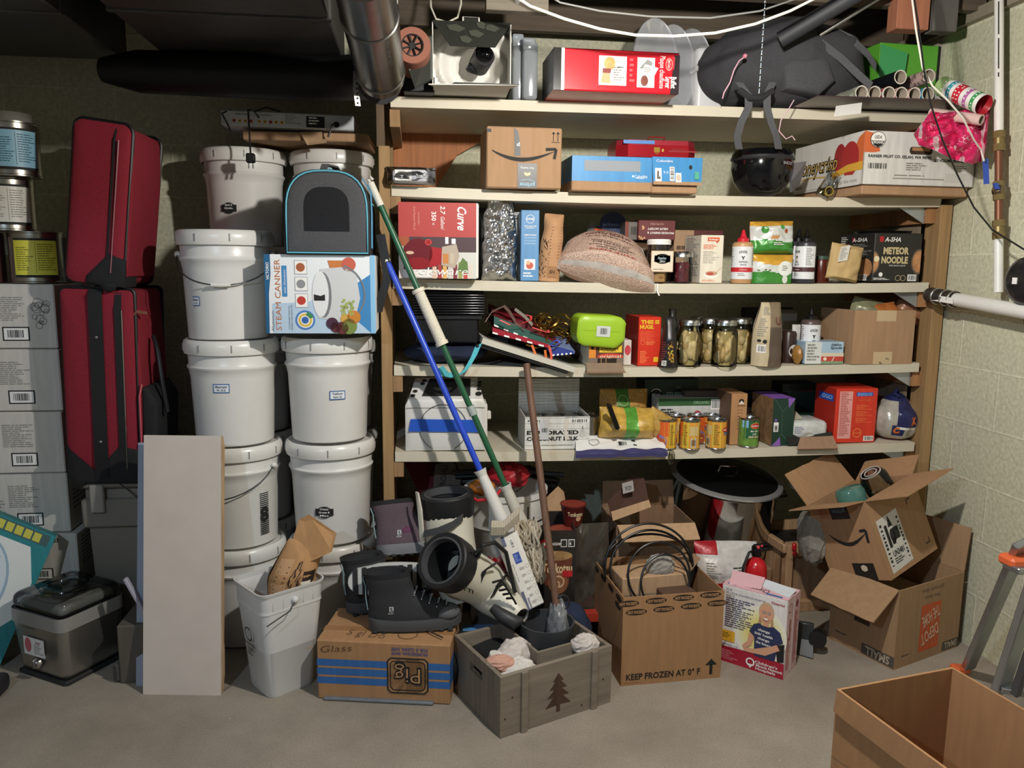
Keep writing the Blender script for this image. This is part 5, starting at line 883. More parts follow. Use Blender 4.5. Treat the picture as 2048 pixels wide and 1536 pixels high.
smile(f,.07,.90,.61,.15,.065); f.line([(.885,.78),(.885,.93)],.012,INK); f.poly([(.86,.90),(.91,.90),(.885,.94)],INK,2); f.line([(.945,.78),(.945,.93)],.012,INK); f.poly([(.92,.90),(.97,.90),(.945,.94)],INK,2); f.line([(.86,.765),(.97,.765)],.01,INK)
f.rect(.38,.52,.60,.98,K('a88463',.7),1); f.poly([(.36,.98),(.41,.94),(.44,.75),(.45,.53),(.37,.53)],K('4a4a4c',.5),2); f.text('d',.415,.72,.06,WHT,w=.04,lay=4); f.rect(.41,.0,.67,.41,K('2a2a2c',.4),3); f.text('prime',.54,.055,.07,K('6fa8c4',.4),w=.20,rot=180,lay=5); f.line([(.45,.13),(.54,.15),(.63,.12)],.008,K('6fa8c4',.4),5); f.text('free reading',.54,.33,.035,WHT,w=.18,rot=180,lay=5,bold=0); f.poly([(.50,.22),(.54,.20),(.58,.22),(.58,.27),(.54,.25),(.50,.27)],K('d9c9a4'),5); f.rect(.0,.9,.06,.955,K('3a3a3a'),1); do()
mb,P,do,dm=CT('shoe_box','long blue topped shoe box with a brown base','box',1143,1303,313,2.72,4,.20,CARD,1.2,yb=382,bev=.003); SB=K('3f8cc6',.45,'card')
for n_ in 'FL':
    f=P[n_]; f.rect(0,.28,1,1,SB,1)
f=P['F']; f.rect(.15,.58,.85,.88,K('8d949c',.6),2); f.text('Columbia',.86,.45,.09,WHT,w=.16,bold=0); f.poly([(.745,.45),(.76,.49),(.775,.45),(.76,.41)],WHT,2); f.greek(.8,.37,.97,.40,1,WHT,2); f.line([(.05,.08),(.4,.08)],.01,CARDL); P['T'].rect(0,0,1,1,SB,1); do()
a=aY(1303,382,2.724); wl_=wfit(a,1394,382,rad(1)); zz=SZ(4,a.x); hh=aY(1350,315,2.72).z-zz; mb=MB(); P=mb.carton(wl_,.20,hh,CARD,.003); f=P['F']; m2=MB()
q=[(0,-.018,hh*.22),(wl_*1.06,-.012,hh*.26),(wl_*1.09,-.002,hh*1.01),(-.002,-.002,hh*1.01)]; m2.slab(q,.003,SB,Vector((0,-1,0))); P2=m2.plane((0,-.0188,hh*.22),(wl_*1.05,0,0),(0,.016,hh*.78),(0,-1,0)); P2.rect(0,0,1,.12,CARD,1); P2.text('Columbia',.24,.87,.09,WHT,w=.34,bold=0); P2.rect(.04,.12,.17,.6,WHT,2); P2.poly([(.07,.2),(.15,.2),(.15,.28),(.12,.3),(.12,.5),(.08,.5)],K('6b6460'),3); P2.bar(.34,.14,.44,.66,2,vert=True); P2.rect(.46,.1,.58,.44,WHT,2); P2.ell(.52,.26,.05,.12,K('c8b8a8'),3); P2.ell(.78,.66,.035,.08,INK,2); P2.rect(.86,.22,.95,.5,K('4fa88a'),2); P2.text('9.0',.26,.45,.08,WHT,w=.1,bold=0)
o=single(mb,'shoe_box','right end shoe box half with a sagging blue label flap','box',(a.x,2.724,zz),(0,0,rad(1))); m2.obj('end_flap',o)
# red tin
t=root('lunch_tin','red metal hinged tin lying on the blue shoe box','tin',aY(1236,316,2.75)+Vector((0,.0,0)),(0,0,rad(1))); t.location.z=zz+hh+.003; t.rotation_euler=(0,0,rad(0))
RT=K('b5222e',.22,'',.55); w=wpx(1232,1392,300,2.75)
def octo(w,d,c): return [(c,0),(w-c,0),(w,c),(w,d-c),(w-c,d),(c,d),(0,d-c),(0,c)]
def pr_(mb,pts,z0,z1,m,mt=None): k=len(pts); mb.add([(a,b,z0) for a,b in pts]+[(a,b,z1) for a,b in pts],[[i,(i+1)%k,k+(i+1)%k,k+i] for i in range(k)]+[list(range(k-1,-1,-1)),list(range(k,2*k))],m)
m=MB(); pr_(m,octo(w,.19,.035),0,.042,RT); P=m.plane((w*.42,-.0008,.012),(.035,0,0),(0,0,.024),(0,-1,0)); P.rect(.2,.2,.8,.9,K('b99a4a',.3,'',1.),1); P.ring(.5,.2,.25,.08,K('b99a4a',.3,'',1.),2); P.rect(1.0,.3,1.2,.7,K('b99a4a',.3),1); P.rect(3.4*.5,.3,4.6,.5,K('8c1a24'),1); P.greek(2.0,.2,4.3,.75,4,K('8c1a24'),2); m.obj('tin_body',t)
m=MB(); o8=[(a*.985+w*.008,b*.98+.002) for a,b in octo(w,.19,.035)]; pr_(m,o8,.042,.058,K('a83040',.3,'',.5)); k=m.plane((0.008,-.0004,.044),(w*.42,0,0),(0,0,.012),(0,-1,0)); k.rect(.08,0,1,1,K('4f7fc0',.35),2); m.obj('tin_lid',t); m=MB(); m.tube([(w*.36,-.004,.058),(w*.36,-.012,.066),(w*.56,-.012,.066),(w*.56,-.004,.058)],.002,RT,6); m.obj('tin_handle',t)
# helmet
t=root('black_helmet','glossy black helmet resting upside down under the duffel straps','helmet',put(4,1521,2.83,py=390)); GB=K('0c0d10',.12); r=.112
m=MB(); m.lathe([(0,.0),(.04,.002),(.075,.018),(.100,.055),(r,.10),(r*.98,.15),(r*.9,.165),(r*.88,.15),(r*.9,.1),(.08,.05),(0,.02)],GB,36,sx=1.0,sy=.95); m.obj('helmet_shell',t)
m=MB(); m.lathe([(r*.99,.128),(r*1.02,.134),(r*1.0,.142)],K('2a2b2e',.4),36,sy=.95); m.obj('helmet_rim',t); m=MB(); m.slab([(.10,-.05,.12),(.155,-.03,.13),(.15,.0,.05),(.112,-.02,.02),(.095,-.05,.06)],.012,K('6f6f74',.3),Vector((.3,-1,0))); m.obj('visor',t)
m=MB(); P=m.cyl(r+.001,.105,.12,10,45); P.text('INDIX',.5,.5,.7,K('9a9aa0',.3),w=.7); m.obj('logo_mark',t); m=MB(); m.ball((-.01,-.035,.145),.06,K('1a1b1e',.5),16,(1,.8,.35)); m.obj('padding',t)
# apple box
z=SZ(4,1.6); C=aZ(1722,388,z); E=aZ(1942,394,z); rz=math.atan2(E.y-C.y,E.x-C.x); w=(E-C).length; rzl=rz
hc=aY(1733,261,C.y).z-z; d_=wfit(C,1587,400,rz+PI/2); d_=min(d_,.5); AW=K('d6d4d0',.55,'card')
t=root('apple_carton','white apple carton with red apples and Honeycrisp lettering, hanging over the shelf edge','carton',(C.x,C.y,z),(0,0,rz)); h0=.045
m=MB(); m.box(.006,.006,0,w-.012,d_-.01,h0+.02,CARD,.003); m.obj('tray_base',t)
m=MB(); m.box(-.004,-.004,h0-.012,w,d_,h0-.01,CARDD); 
for (x0,y0,x1,y1) in ((-.004,-.004,w,0),(-.004,d_-.004,w,d_),(-.004,-.004,0,d_),(w-.004,-.004,w,d_)): m.box(x0,y0,h0-.012,x1,y1,hc,AW)
m.box(0,0,hc-.004,w-.004,d_-.004,hc,AW)
f=m.plane((-.004,-.004,h0-.012),(w+.004,0,0),(0,0,hc-h0+.012),(0,-1,0)); lf=m.plane((-.004,d_,h0-.012),(0,-d_-.004,0),(0,0,hc-h0+.012),(-1,0,0))
f.ell(.115,.84,.067,.15,INK,3,30); f.ell(.115,.84,.062,.138,WHT,4,30); f.poly([(.055,.82),(.175,.82),(.15,.73),(.115,.70),(.08,.73)],INK,5); f.text('USDA',.115,.885,.06,INK,w=.065,lay=5); f.text('ORGANIC',.115,.79,.05,WHT,w=.1,lay=6)
f.text('RAINIER FRUIT CO. SELAH, WA 98942',.32,.535,.052,INK,w=.56,lay=3,bold=.03); f.text('2/3 VOLUME BUSHEL CAT.',.80,.49,.052,INK,w=.35,lay=3,bold=.03); AO=K('d0683a',.5,'paint'); AR_=K('a82a2e',.4,'paint')
f.poly([(0,1),(.07,.96),(.13,.78),(.14,.62),(.08,.60),(0,.60)],AO,1); lf.poly([(1,.98),(.93,.9),(.88,.7),(.88,.35),(1,.3)],AO,1); lf.ell(.83,.52,.115,.34,AR_,2,30); lf.ell(.69,.56,.08,.30,K('96242a',.4),1,30); lf.poly([(.60,.30),(.8,.42),(1,.44),(1,.28),(.8,.28),(.60,.18)],K('d9a53a'),3); lf.poly([(.7,.14),(.8,.22),(.92,.2),(.97,.1),(.97,0),(.7,0)],AW,4)
lf.text('Honeycrisp',.36,.52,.30,INK,w=.62,sh=.25,lay=4,bold=.05); lf.text('Honeycrisp',.362,.525,.30,K('c9a45a'),w=.62,sh=.25,lay=6,bold=-.005); lf.text('Welcome to the core',.72,.10,.07,GR,w=.45,lay=6,bold=0); lf.line([(.05,.28),(.3,.30),(.5,.26)],.03,K('c9a45a'),3); lf.line([(0,.04),(.5,.05)],.008,GR,2); lf.text('PRODUCT',.1,.12,.06,INK,w=.12)
f.bar(.03,.28,.22,.42,1,bg=False); f.greek(.38,.27,.62,.43,4,GR,1,.6); f.rect(.27,.12,.73,.14,GR,1); f.greek(.28,.15,.72,.2,1,GR,1); f.rect(.74,.08,.92,.25,K('c9c6c2'),1); f.greek(.82,.28,.97,.40,3,GR,1); f.text('RAINIER',.80,.72,.14,K('2f7a4c'),w=.28,bold=.04); f.greek(.72,.62,.95,.66,1,GR,1)
m.obj('printed_sleeve',t)
m=MB(); P=m.plane((-.004,-.0045,h0-.012),(w+.004,0,0),(0,0,hc-h0+.012),(0,-1,0)); P.rect(.42,.59,.58,.73,K('3a2a1e',.9),3); P.ell(.42,.66,.022,.07,K('3a2a1e',.9),3); P.ell(.58,.66,.022,.07,K('3a2a1e',.9),3); P.rect(.42,.655,.58,.72,K('a87a52',.9),4); m.obj('hand_hole',t)
t=root('hose_fitting','brass hose fitting in a clear plastic bag beside the apple carton','fitting',put(4,1655,2.735,py=385)); m=MB(); cyl2(m,(0,-.012,.016),(0,.03,.016),.0165,K('b9a15a',.25,'metal',1.),20,open_=True,inner=K('5a4a2a',.5)); m.obj('brass_nut',t); m=MB(); bag(m,.05,.10,.03,K('dfe3e6',.08,'clear'),top=.4,amp=.008,seed=91,crease=1); o=m.obj('clear_bag',t,loc=(-.012,.02,0),rot=(0,rad(28),0))
# ================= shelf five (top) =================
BRN=K('8d5846',.75,'plastic'); t=root('foam_roller','tan foam roller with a black spoked hub pointing out at the left end','roller',(0,0,0)); a=aY(825,90,2.56); b=Vector((a.x-.0,3.15,a.z-.055)); m=MB(); r=.056
cyl2(m,a+Vector((0,.012,0)),b,r,BRN,32); d=(b-a).normalized(); q=Vector((0,0,1)).rotation_difference(d).to_matrix().to_4x4(); m.lathe([(r*.62,.006),(r*.62,0),(r*.98,0),(r,.006),(r,.014)],BRN,32,a,axis=q); m.obj('foam_tube',t)
m=MB(); m.lathe([(0,.004),(.010,.004),(.010,.02),(r*.62,.02)],INK,24,a,axis=q); m.lathe([(r*.56,.001),(r*.63,.001),(r*.63,.02)],RUB,24,a,axis=q)
for k in range(8): g=k*PI/4+.3; m.tube([a+Vector((.008*math.cos(g),.005,.008*math.sin(g))),a+Vector((r*.6*math.cos(g),.004,r*.6*math.sin(g)))],.0028,RUB,5)
m.obj('spoked_hub',t)
mb=MB(); mb.box(0,0,0,.10,.35,.05,K('0e1014',.5,'card'),.003); single(mb,'black_case','small black case under the foam roller','case',(aY(808,215,2.70).x,2.70,SZ(5,0)))
t=root('camera_carton','open white product box with a black camouflage lid flap, holding a camera','box',(aY(865,195,2.64).x,2.64,SZ(5,.1)+.006),(0,0,rad(-1.5))); w=wpx(865,1022,120,2.64); h=aY(940,48,2.64).z-SZ(5,.1); PW=K('d9d7d0',.6,'paint')
mb,pf=openbox(w,.22,h,PW,.003,floor=True); mb=MB(); mb.box(0,.0,0,w,.22,.004,PW); mb.box(0,0,h-.004,w,.22,h,K('2a2c28',.5)); mb.box(0,0,0,.003,.22,h,PW); mb.box(w-.003,0,0,w,.22,h,PW); mb.box(0,.216,0,w,.22,h,PW); mb.obj('carton_shell',t)
m=MB(); 
def tr(u,v):
    x=.003+(w-.006)*u; zz_=.004+(h-.01)*v; q=math.hypot((u-.62)*1.0,(v-.42)*.95); s=max(0,1-q*2.3); return Vector((x,.07+.10*min(1,s*1.6)-.018*math.sin(q*26)*(q>.28)*(q<.62),zz_))
m.grid(tr,36,30,PW); m.obj('paper_tray',t)
m=MB(); cyl2(m,(w*.60,.07,h*.42),(w*.66,.0,h*.50),.034,RUB,24); cyl2(m,(w*.655,.004,h*.495),(w*.665,-.012,h*.51),.026,K('0c0c0e',.1),24); m.ball((w*.668,-.014,h*.513),.016,K('050507',.05),14,(1,.4,1)); m.ball((w*.55,.05,h*.36),.024,RUB,10,(1.2,.8,.8),.3); m.obj('camera',t)
CM=K('2e302b',.5,'card'); CM2=K('4c4f45',.5)
m=MB(); q=[(0,-.002,h),(w,-.002,h),(w*.78,-.055,h-.088),(w*.22,-.055,h-.088)]; m.slab(q,.003,CM,Vector((0,-.85,.5))); P=m.plane((0,-.004,h),(w,0,0),(0,-.053,-.088),(0,-.85,.5))
for a_,b_,c_ in ((.3,.3,.12),(.55,.5,.1),(.75,.25,.1),(.42,.75,.08),(.62,.15,.07)): P.poly([(a_-c_,b_-.1),(a_,b_-.16),(a_+c_,b_),(a_+c_*.3,b_+.16),(a_-c_*.7,b_+.08)],CM2,2)
P.rect(.38,-.18,.60,.0,PW,1); P.rect(.40,-.16,.58,.06,CM,3); m.obj('camo_flap',t); m=MB(); m.slab([(0,-.0,h*.78),(0,-.0,.02),(-.055,-.05,-.02),(-.075,-.03,h*.2)],.003,CM); m.obj('side_flap',t); m=MB(); m.slab([(.0,0,.003),(w,0,.003),(w+.02,-.06,.001),(-.012,-.055,-.004)],.003,PW,Vector((0,0,1))); m.slab([(.06,-.02,.005),(w+.02,-.05,.004),(w+.03,-.065,.001),(.07,-.065,.001)],.002,CM,Vector((0,0,1))); m.obj('front_flap',t)
m=MB(); a=aY(860,-20,2.75);m.tube([a,aY(862,15,2.72),aY(872,38,2.70),aY(895,45,2.70),aY(915,35,2.71),aY(922,8,2.73),aY(921,-25,2.76)],.0035,K('c9c4b4',.5),8); single(m,'hanging_wire','white looped wire hanging from the joists above the camera box','wire')
FR=K('cfd6dc',.15,'film',.35)
for j,(x0,x1,y,Y,lb) in enumerate(((1026,1052,72,2.80,'translucent plastic bin standing on edge next to the camera box'),(1047,1076,80,2.76,'second translucent plastic bin just left of the red box'))):
    m=MB(); A=put(5,x0,Y,py=150); hh=aY(x0,y,Y).z-A.z; m.box(0,0,0,wpx(x0,x1,150,Y),.26,hh,FR,.012,3); m.box(-.003,-.004,hh*.84,wpx(x0,x1,150,Y)*.8,.02,hh*1.04,FR,.006,2); single(m,'plastic_bin',lb,'bin',A,(0,0,0),'translucent plastic bins')
A=put(5,1106,2.60,py=200); rz=rad(1.0); w=wfit(A,1358,160,rz); h=aY(1120,95,2.60).z-A.z; t=root('buffet_server_box','glossy red buffet server box with two food photos, lettered sideways','box',A,(0,0,rz)); mb=MB(); RD=K('c8202e',.22,'paint'); P=mb.carton(w,.20,h,RD,.004); f=P['F']; P['L'].rect(0,0,1,1,K('2a2828',.3),1); P['T'].rect(0,0,1,1,K('7d1820',.3),1)
f.rect(0,0,.06,1,K('1c1a1a',.2),1); f.rect(.06,0,.085,1,K('d9d9d9',.25),1); f.rect(.355,.16,.575,.86,WHT,1); f.rect(.66,.14,.80,.86,WHT,1); f.poly([(.37,.22),(.45,.2),(.44,.5),(.39,.5)],K('c9a87c'),2); f.ell(.44,.68,.045,.16,K('d0a05a',.5,'food'),2); f.rect(.385,.45,.45,.56,K('8a3a34'),3); f.greek(.47,.25,.56,.6,6,GR,2); f.line([(.5,.6),(.55,.6)],.02,INK,3)
f.ell(.72,.30,.03,.13,K('7a3a2a',.5,'food'),2); f.poly([(.675,.6),(.74,.82),(.78,.75),(.77,.55)],K('8a8a88'),2); f.poly([(.69,.45),(.72,.70),(.83,.62),(.79,.38)],K('eceae6'),4); f.greek(.715,.48,.79,.62,3,GR,5); f.greek(.6,.2,.64,.82,5,K('e06068'),1)
f.text('Plaque chauffante',.862,.52,.042,WHT,w=.78,rot=-90,bold=0); f.ell(.915,.72,.028,.15,K('e9b9a9'),2); f.ell(.915,.72,.025,.13,K('c8202e'),3); f.text('Betty Crocker',.915,.72,.022,WHT,w=.2,rot=-90,lay=5,bold=0); f.poly([(.93,.0),(1,.0),(1,.95),(.955,.95),(.94,.4)],K('2c2226',.3),2); f.text('Buffet',.955,.28,.045,WHT,w=.28,rot=-90,lay=5); f.text('Server',.91,.28,.045,WHT,w=.28,rot=-90,lay=5); f.poly([(.94,.9),(.96,.9),(.955,.6),(.945,.6)],K('c8202e'),4)
mb.obj('box_shell',t); m=MB(); P=m.plane((0,0,-.0),(w,0,0),(0,.2,0),(0,0,-1)); P.rect(.01,.02,.99,.98,K('b51c2a',.3),1); m.obj('box_underside',t)
MS=K('c9cbd0',.3,'film',.42)
for j,(x,y,rx,ry,Y,lb) in enumerate(((1311,122,46,84,2.90,'round mesh screen with a grey rim, leftmost of the three'),(1348,128,44,82,2.96,'round mesh screen in the middle of the three'),(1386,130,44,82,3.02,'round mesh screen at the right, before the white tub'))):
    c=aY(x,y,Y); k=Y/F*1.04; m=MB(); m.lathe([(0,0),(rx*k*.5,-.004),(rx*k*.96,.0),(rx*k,.006)],MS,36,axis=Matrix.Rotation(PI/2,4,'X')@Matrix.Scale(ry/rx,4,(0,1,0))); R_=rx*k
    o=m.obj('mesh_disc'); t=root('mesh_screen',lb,'screen',(c.x,c.y,SZ(5,1.0)+ry*k+.002),(rad(-6),0,rad(8)),'mesh screens standing behind the red box'); o.parent=t; m=MB(); m.tube([(R_*math.cos(2*PI*i/40),0,ry*k*math.sin(2*PI*i/40)) for i in range(40)],.0022,K('a9abb0',.3,'metal',.6),6,True); m.obj('wire_rim',t)
m=MB(); A=put(5,1392,2.92,py=150); m.box(0,0,0,.22,.22,aY(1420,92,2.92).z-A.z,K('cfd0d2',.4,'plastic'),.02,3); m.box(-.008,-.008,.15,.228,.228,.17,K('dcdddf',.4,'plastic'),.006); single(m,'white_tub','white plastic tub behind the mesh screens','tub',A)
# duffel
DF=K('3e3e42',.95,'fabric'); t=root('duffel_bag','large slumped black duffel bag with grey webbing straps hanging over the edge','duffel bag',(aY(1585,150,2.86).x,2.89,SZ(5,1.3)+.002))
def df(u,v):
    a=2*PI*u; b=PI*v; s=math.sin(b)**.75; x=.315*s*math.sin(a)*(1.0 if math.sin(a)<0 else .96); y=-.20*s*math.cos(a); z=.15-.15*math.cos(b)**1 if True else 0
    z=.155*(1-math.copysign(abs(math.cos(b))**.8,math.cos(b))); z*=1-.35*max(0,x/.315)**2*(v>.3); x+=-.035*(1-z/.3)
    n=noise.noise(Vector((x*7,y*7,z*7)))+.6*abs(noise.noise(Vector((x*15+3,y*15,z*15)))); k=.034*n+.012*math.sin(x*26+z*18)*math.sin(z*11)
    return Vector((x*(1+k*1.6),y*(1+k*3),max(0,z+k*.5*(v>.2))))
m=MB(); m.grid(df,72,48,DF); m.obj('bag_body',t)
def onb(px,py,Y=2.66): 
    p=aY(px,py,Y)-t.location; return p
m=MB(); prism(m,[(0.02,.02),(.14,.0),(.2,.05),(.17,.13),(.08,.15),(.01,.10)],onb(1560,190,2.69),(1,0,.02),(0,.12,1),(0,1,0),.05,K('48484c',.95,'fabric'),.018); m.obj('end_pocket',t)
GW=K('55565a',.9,'fabric')
m=MB(); m.ribbon([onb(1588,42,2.80),onb(1625,52,2.76),onb(1665,60,2.74),onb(1702,78,2.72),onb(1735,108,2.70),onb(1752,135,2.70)],.030,GW,(.2,.3,1),.003); m.obj('shoulder_strap',t)
m=MB(); m.ribbon([onb(1640,85,2.70),onb(1680,115,2.69),onb(1715,148,2.67),onb(1742,172,2.66)],.026,GW,(.5,.0,.8),.003); m.obj('side_strap',t)
for x0,x1,x2,x3 in ((1478,1497,1482,1474),(1545,1534,1542,1553)):
    m=MB(); m.ribbon([onb(x0,165,2.67),onb(x1,190,2.645),onb(x1,215,2.65),onb(x2,245,2.66),onb(x3,275,2.68),onb(x3+4,298,2.70)],.028,GW,(1,.15,0),.003); m.obj('carry_strap',t)
m=MB(); m.tube([onb(1478,180,2.66),onb(1500,196,2.64),onb(1520,197,2.64),onb(1545,182,2.66)],.011,K('26262a',.9,'fabric'),8); m.obj('mouth_roll',t)
m=MB(); m.tube([onb(1494,110,2.655),onb(1478,122,2.65),onb(1468,140,2.65),onb(1460,165,2.65),onb(1448,185,2.65),onb(1445,197,2.66)],.0022,K('d9a9b9',.5),6); m.ball(onb(1490,112,2.652),.008,K('c8788c',.5),8); m.obj('pink_cord',t)
m=MB(); m.tube([onb(1588,200,2.66),onb(1575,222,2.65),onb(1562,240,2.65),onb(1558,262,2.66),onb(1572,278,2.66),onb(1584,272,2.66),onb(1590,280,2.66)],.0018,K('dfb9c6',.5),6); m.obj('pink_ribbon',t)
# green box and card
t=root('green_gift_box','bright green folded gift box with a dark side at the back','box',put(5,1757,2.90,py=150),(0,0,rad(4))); w=wpx(1757,1880,120,2.90); h=aY(1800,86,2.90).z-SZ(5,1.6); m=MB(); G2=K('5fae3a',.45); m.box(0,0,0,w,.2,h,G2,.003); m.slab([(0,-.002,.0),(w*.30,-.03,0),(w*.38,-.03,h*.85),(0,-.002,h*.97)],.004,K('3f9a5a',.45)); m.slab([(w*.42,-.003,h*.28),(w*.75,-.02,h*.30),(w*.98,-.003,h*.4),(w*.98,-.003,0),(w*.42,-.003,0)],.004,K('4f9e3a',.45)); m.box(w,0,0,w+.006,.2,h,INK); m.obj('box_body',t)
m=MB(); A=put(5,1785,3.12,py=120); w=.26; m.slab([(0,0,0),(w,0,0),(w,0,.24),(w*.72,0,.32),(w*.35,0,.335),(0,0,.27)],.01,CARDD,Vector((0,-1,0))); single(m,'cardboard_sheet','curved brown cardboard piece standing behind the green gift box','cardboard',A)
# rolls
rolls=[(1801,154,'14161c','black gift wrap roll, left one of the two on top'),(1858,152,'c9a9a4','pink floral gift wrap roll, right one of the two on top'),(1723,187,'8d8f80','sage patterned gift wrap roll, leftmost in the lower row'),(1749,188,'b9b3a8','beige gift wrap roll, second in the lower row'),(1778,189,'d8d4d0','white and red gift wrap roll, third in the lower row'),(1803,190,'b5303c','red banded gift wrap roll, fourth in the lower row'),(1829,189,'c8202e','bright red gift wrap roll, fifth in the lower row'),(1856,188,'3f9ac4','blue gift wrap roll behind the black wire'),(1886,186,'b5b3ae','clear wrapped gift roll, rightmost in the lower row')]
TUBE=K('a89c8c',.8,'card')
for i,(x,y,c,lb) in enumerate(rolls):
    Yr=2.66 if i<2 else 2.63; a=aY(x,y,Yr); zmin=SZ(5,a.x)+(.066 if i<2 else .0295)
    a.z=max(a.z,zmin) if i>1 else max(a.z,zmin); b=Vector((a.x-(.02 if i!=1 else .01),3.18,a.z-.0 if i>1 else a.z)); r=.0240; t=root('gift_wrap_roll',lb,'roll',(0,0,0),group='gift wrap rolls on the top shelf'); m=MB(); d=(b-a).normalized(); q=Vector((0,0,1)).rotation_difference(d).to_matrix().to_4x4(); L=(b-a).length
    PM=K(c,.35); m.lathe([(r*.84,0),(r,0),(r,L)],[K('d6cfc4',.7),PM],24,a,axis=q); m.lathe([(r*.84,0),(r*.84,.5),(0,.5)],TUBE,24,a,axis=q); 
    p=Pn(m,lambda u,v,k,a=a,q=q,L=L,r=r:a+q@Vector(((r+k)*math.cos(2*PI*u),(r+k)*math.sin(2*PI*u),L*v)),2*PI*r,L); p.cv=True; R=random.Random(i)
    if i in(1,2,3,6): 
        for k in range(70): p.ell(R.random(),R.random()**2*.5,.05,.008,K({1:'7d6a68',2:'b5b8a8',3:'8a8478',6:'e8c9c4'}[i],.4),1,8)
    if i in(4,5):
        for k in range(6): p.rect(0,.01+k*.05,1,.03+k*.05,K('c8303a' if i==4 else 'e3dcd6',.4),1)
    m.obj('paper_roll',t)
DM=K('3a2530',.3,'plastic'); mb=MB(); a=aY(1645,225,2.50); 
m=MB(); zf=SZ(5,1.5)+.001; m.slab([(1.33,2.575,zf+.003),(1.93,2.575,zf+.006),(1.94,3.2,zf+.003),(1.35,3.2,zf+.001)],.003,DM,Vector((0,0,1)))
single(m,'wrap_bag','flat dark plum plastic bag lying under the gift wrap rolls','bag')
m=MB(); q=[aY(1668,232,2.55),aY(1722,226,2.55),aY(1724,205,2.60),aY(1672,212,2.60)]; m.slab(q,.0015,WHT); P=m.plane(q[0],q[1]-q[0],q[3]-q[0],(0,-.95,-.3)); 
for k in range(10): P.rect(.08+.2*(k%5),.2+.4*(k//5),.18+.2*(k%5),.32+.4*(k//5),K('3a4a8a' if k<5 else 'b9a9a0'),1)
single(m,'patterned_sheet','small white sheet printed with dashes hanging below the sage roll','paper')
# striped roll
t=root('striped_gift_roll','big roll of striped polka dot wrapping paper pointing to the right','roll',(0,0,0)); a=aY(1893,188,2.60); b=aY(1968,210,2.47); a.z=max(a.z,SZ(5,1.9)+.046); d=(b-a).normalized(); q=Vector((0,0,1)).rotation_difference(d).to_matrix().to_4x4(); L=(b-a).length; r=.040; m=MB(); ms=[K(c,.4) for c in ('9ab87a','e9e9e4','3f9ab0','e9e9e4','c8283a','c8283a','e9e9e4','b56aa8','e9e9e4','3a9a5a','e9e9e4')]; pr=[(r,-.02)]+[(r*(1+.02*(k%2)),L*(k+1)/11) for k in range(11)]
m.lathe(pr,ms,28,a,axis=q,sx=1,sy=.8); m.lathe([(r*1.0,L),(r*.94,L-.004),(r*.93,0)],K('a8202c',.4),28,a,axis=q,sy=.8); p=Pn(m,lambda u,v,k:a+q@Vector(((r*1.02+k)*math.sin(2*PI*u),-(r*1.02+k)*math.cos(2*PI*u)*.8,L*v)),2*PI*r,L); p.cv=True; R=random.Random(2)
for c0 in (0.05,.22,.40,.48,.66,.85):
    for k in range(16): p.ell(k/16+.03*R.random(),c0+.03*R.random(),.012,.02,WHT,2,7)
m.obj('paper_tube',t)
t=root('pink_wrap_sheet','crumpled hot pink dotted wrapping paper drooping off the right end','wrapping paper',(0,0,0)); PKM=K('d8326e',.4); c4=[(1832,285,2.62),(1985,322,2.50),(1988,196,2.50),(1862,226,2.60)]
def ps(u,v):
    p0=[(1828,268),(1838,290),(1870,300),(1905,318),(1945,328),(1968,322)]; p1=[(1862,222),(1885,226),(1915,222),(1945,216),(1970,205),(1984,192)]
    i=min(4,int(u*5)); s=u*5-i; x=(p0[i][0]*(1-s)+p0[i+1][0]*s)*(1-v)+(p1[i][0]*(1-s)+p1[i+1][0]*s)*v; y=(p0[i][1]*(1-s)+p0[i+1][1]*s)*(1-v)+(p1[i][1]*(1-s)+p1[i+1][1]*s)*v
    n=noise.noise(Vector((u*9,v*5,2))); return aY(x,y,2.52+.05*n+.03*math.sin(u*22+v*6)*(1-v)+.04*(1-u))
m=MB(); m.grid(ps,60,36,PKM); m.grid(lambda u,v:ps(u,v)+Vector((.001,.004,0)),60,36,K('e9dfe0',.5)); p=Pn(m,lambda u,v,k:ps(u,v)+Vector((0,-k*2.2,0)),.25,.18); p.cv=True; R=random.Random(8)
for k in range(110): p.ell(R.random(),R.random(),.008,.011,K('f2b9cc',.4) if k%5 else INK,1,7)
for k in range(16):
    u,v=R.uniform(.08,.9),R.uniform(.08,.9); p.ring(u,v,.05,.010,K('f4ccd8',.4),1,10,0,300); p.ring(u+.03,v+.05,.04,.009,K('f4ccd8',.4),1,8,90,400)
m.obj('paper_sheet',t)
m=MB(); cyl2(m,aY(1963,240,2.47),aY(1862,226,2.62),.0175,K('d9b9b4',.4),20,open_=True,inner=TUBE); single(m,'gift_wrap_roll','rose printed gift wrap roll tucked inside the pink sheet','roll',group='gift wrap rolls on the top shelf')
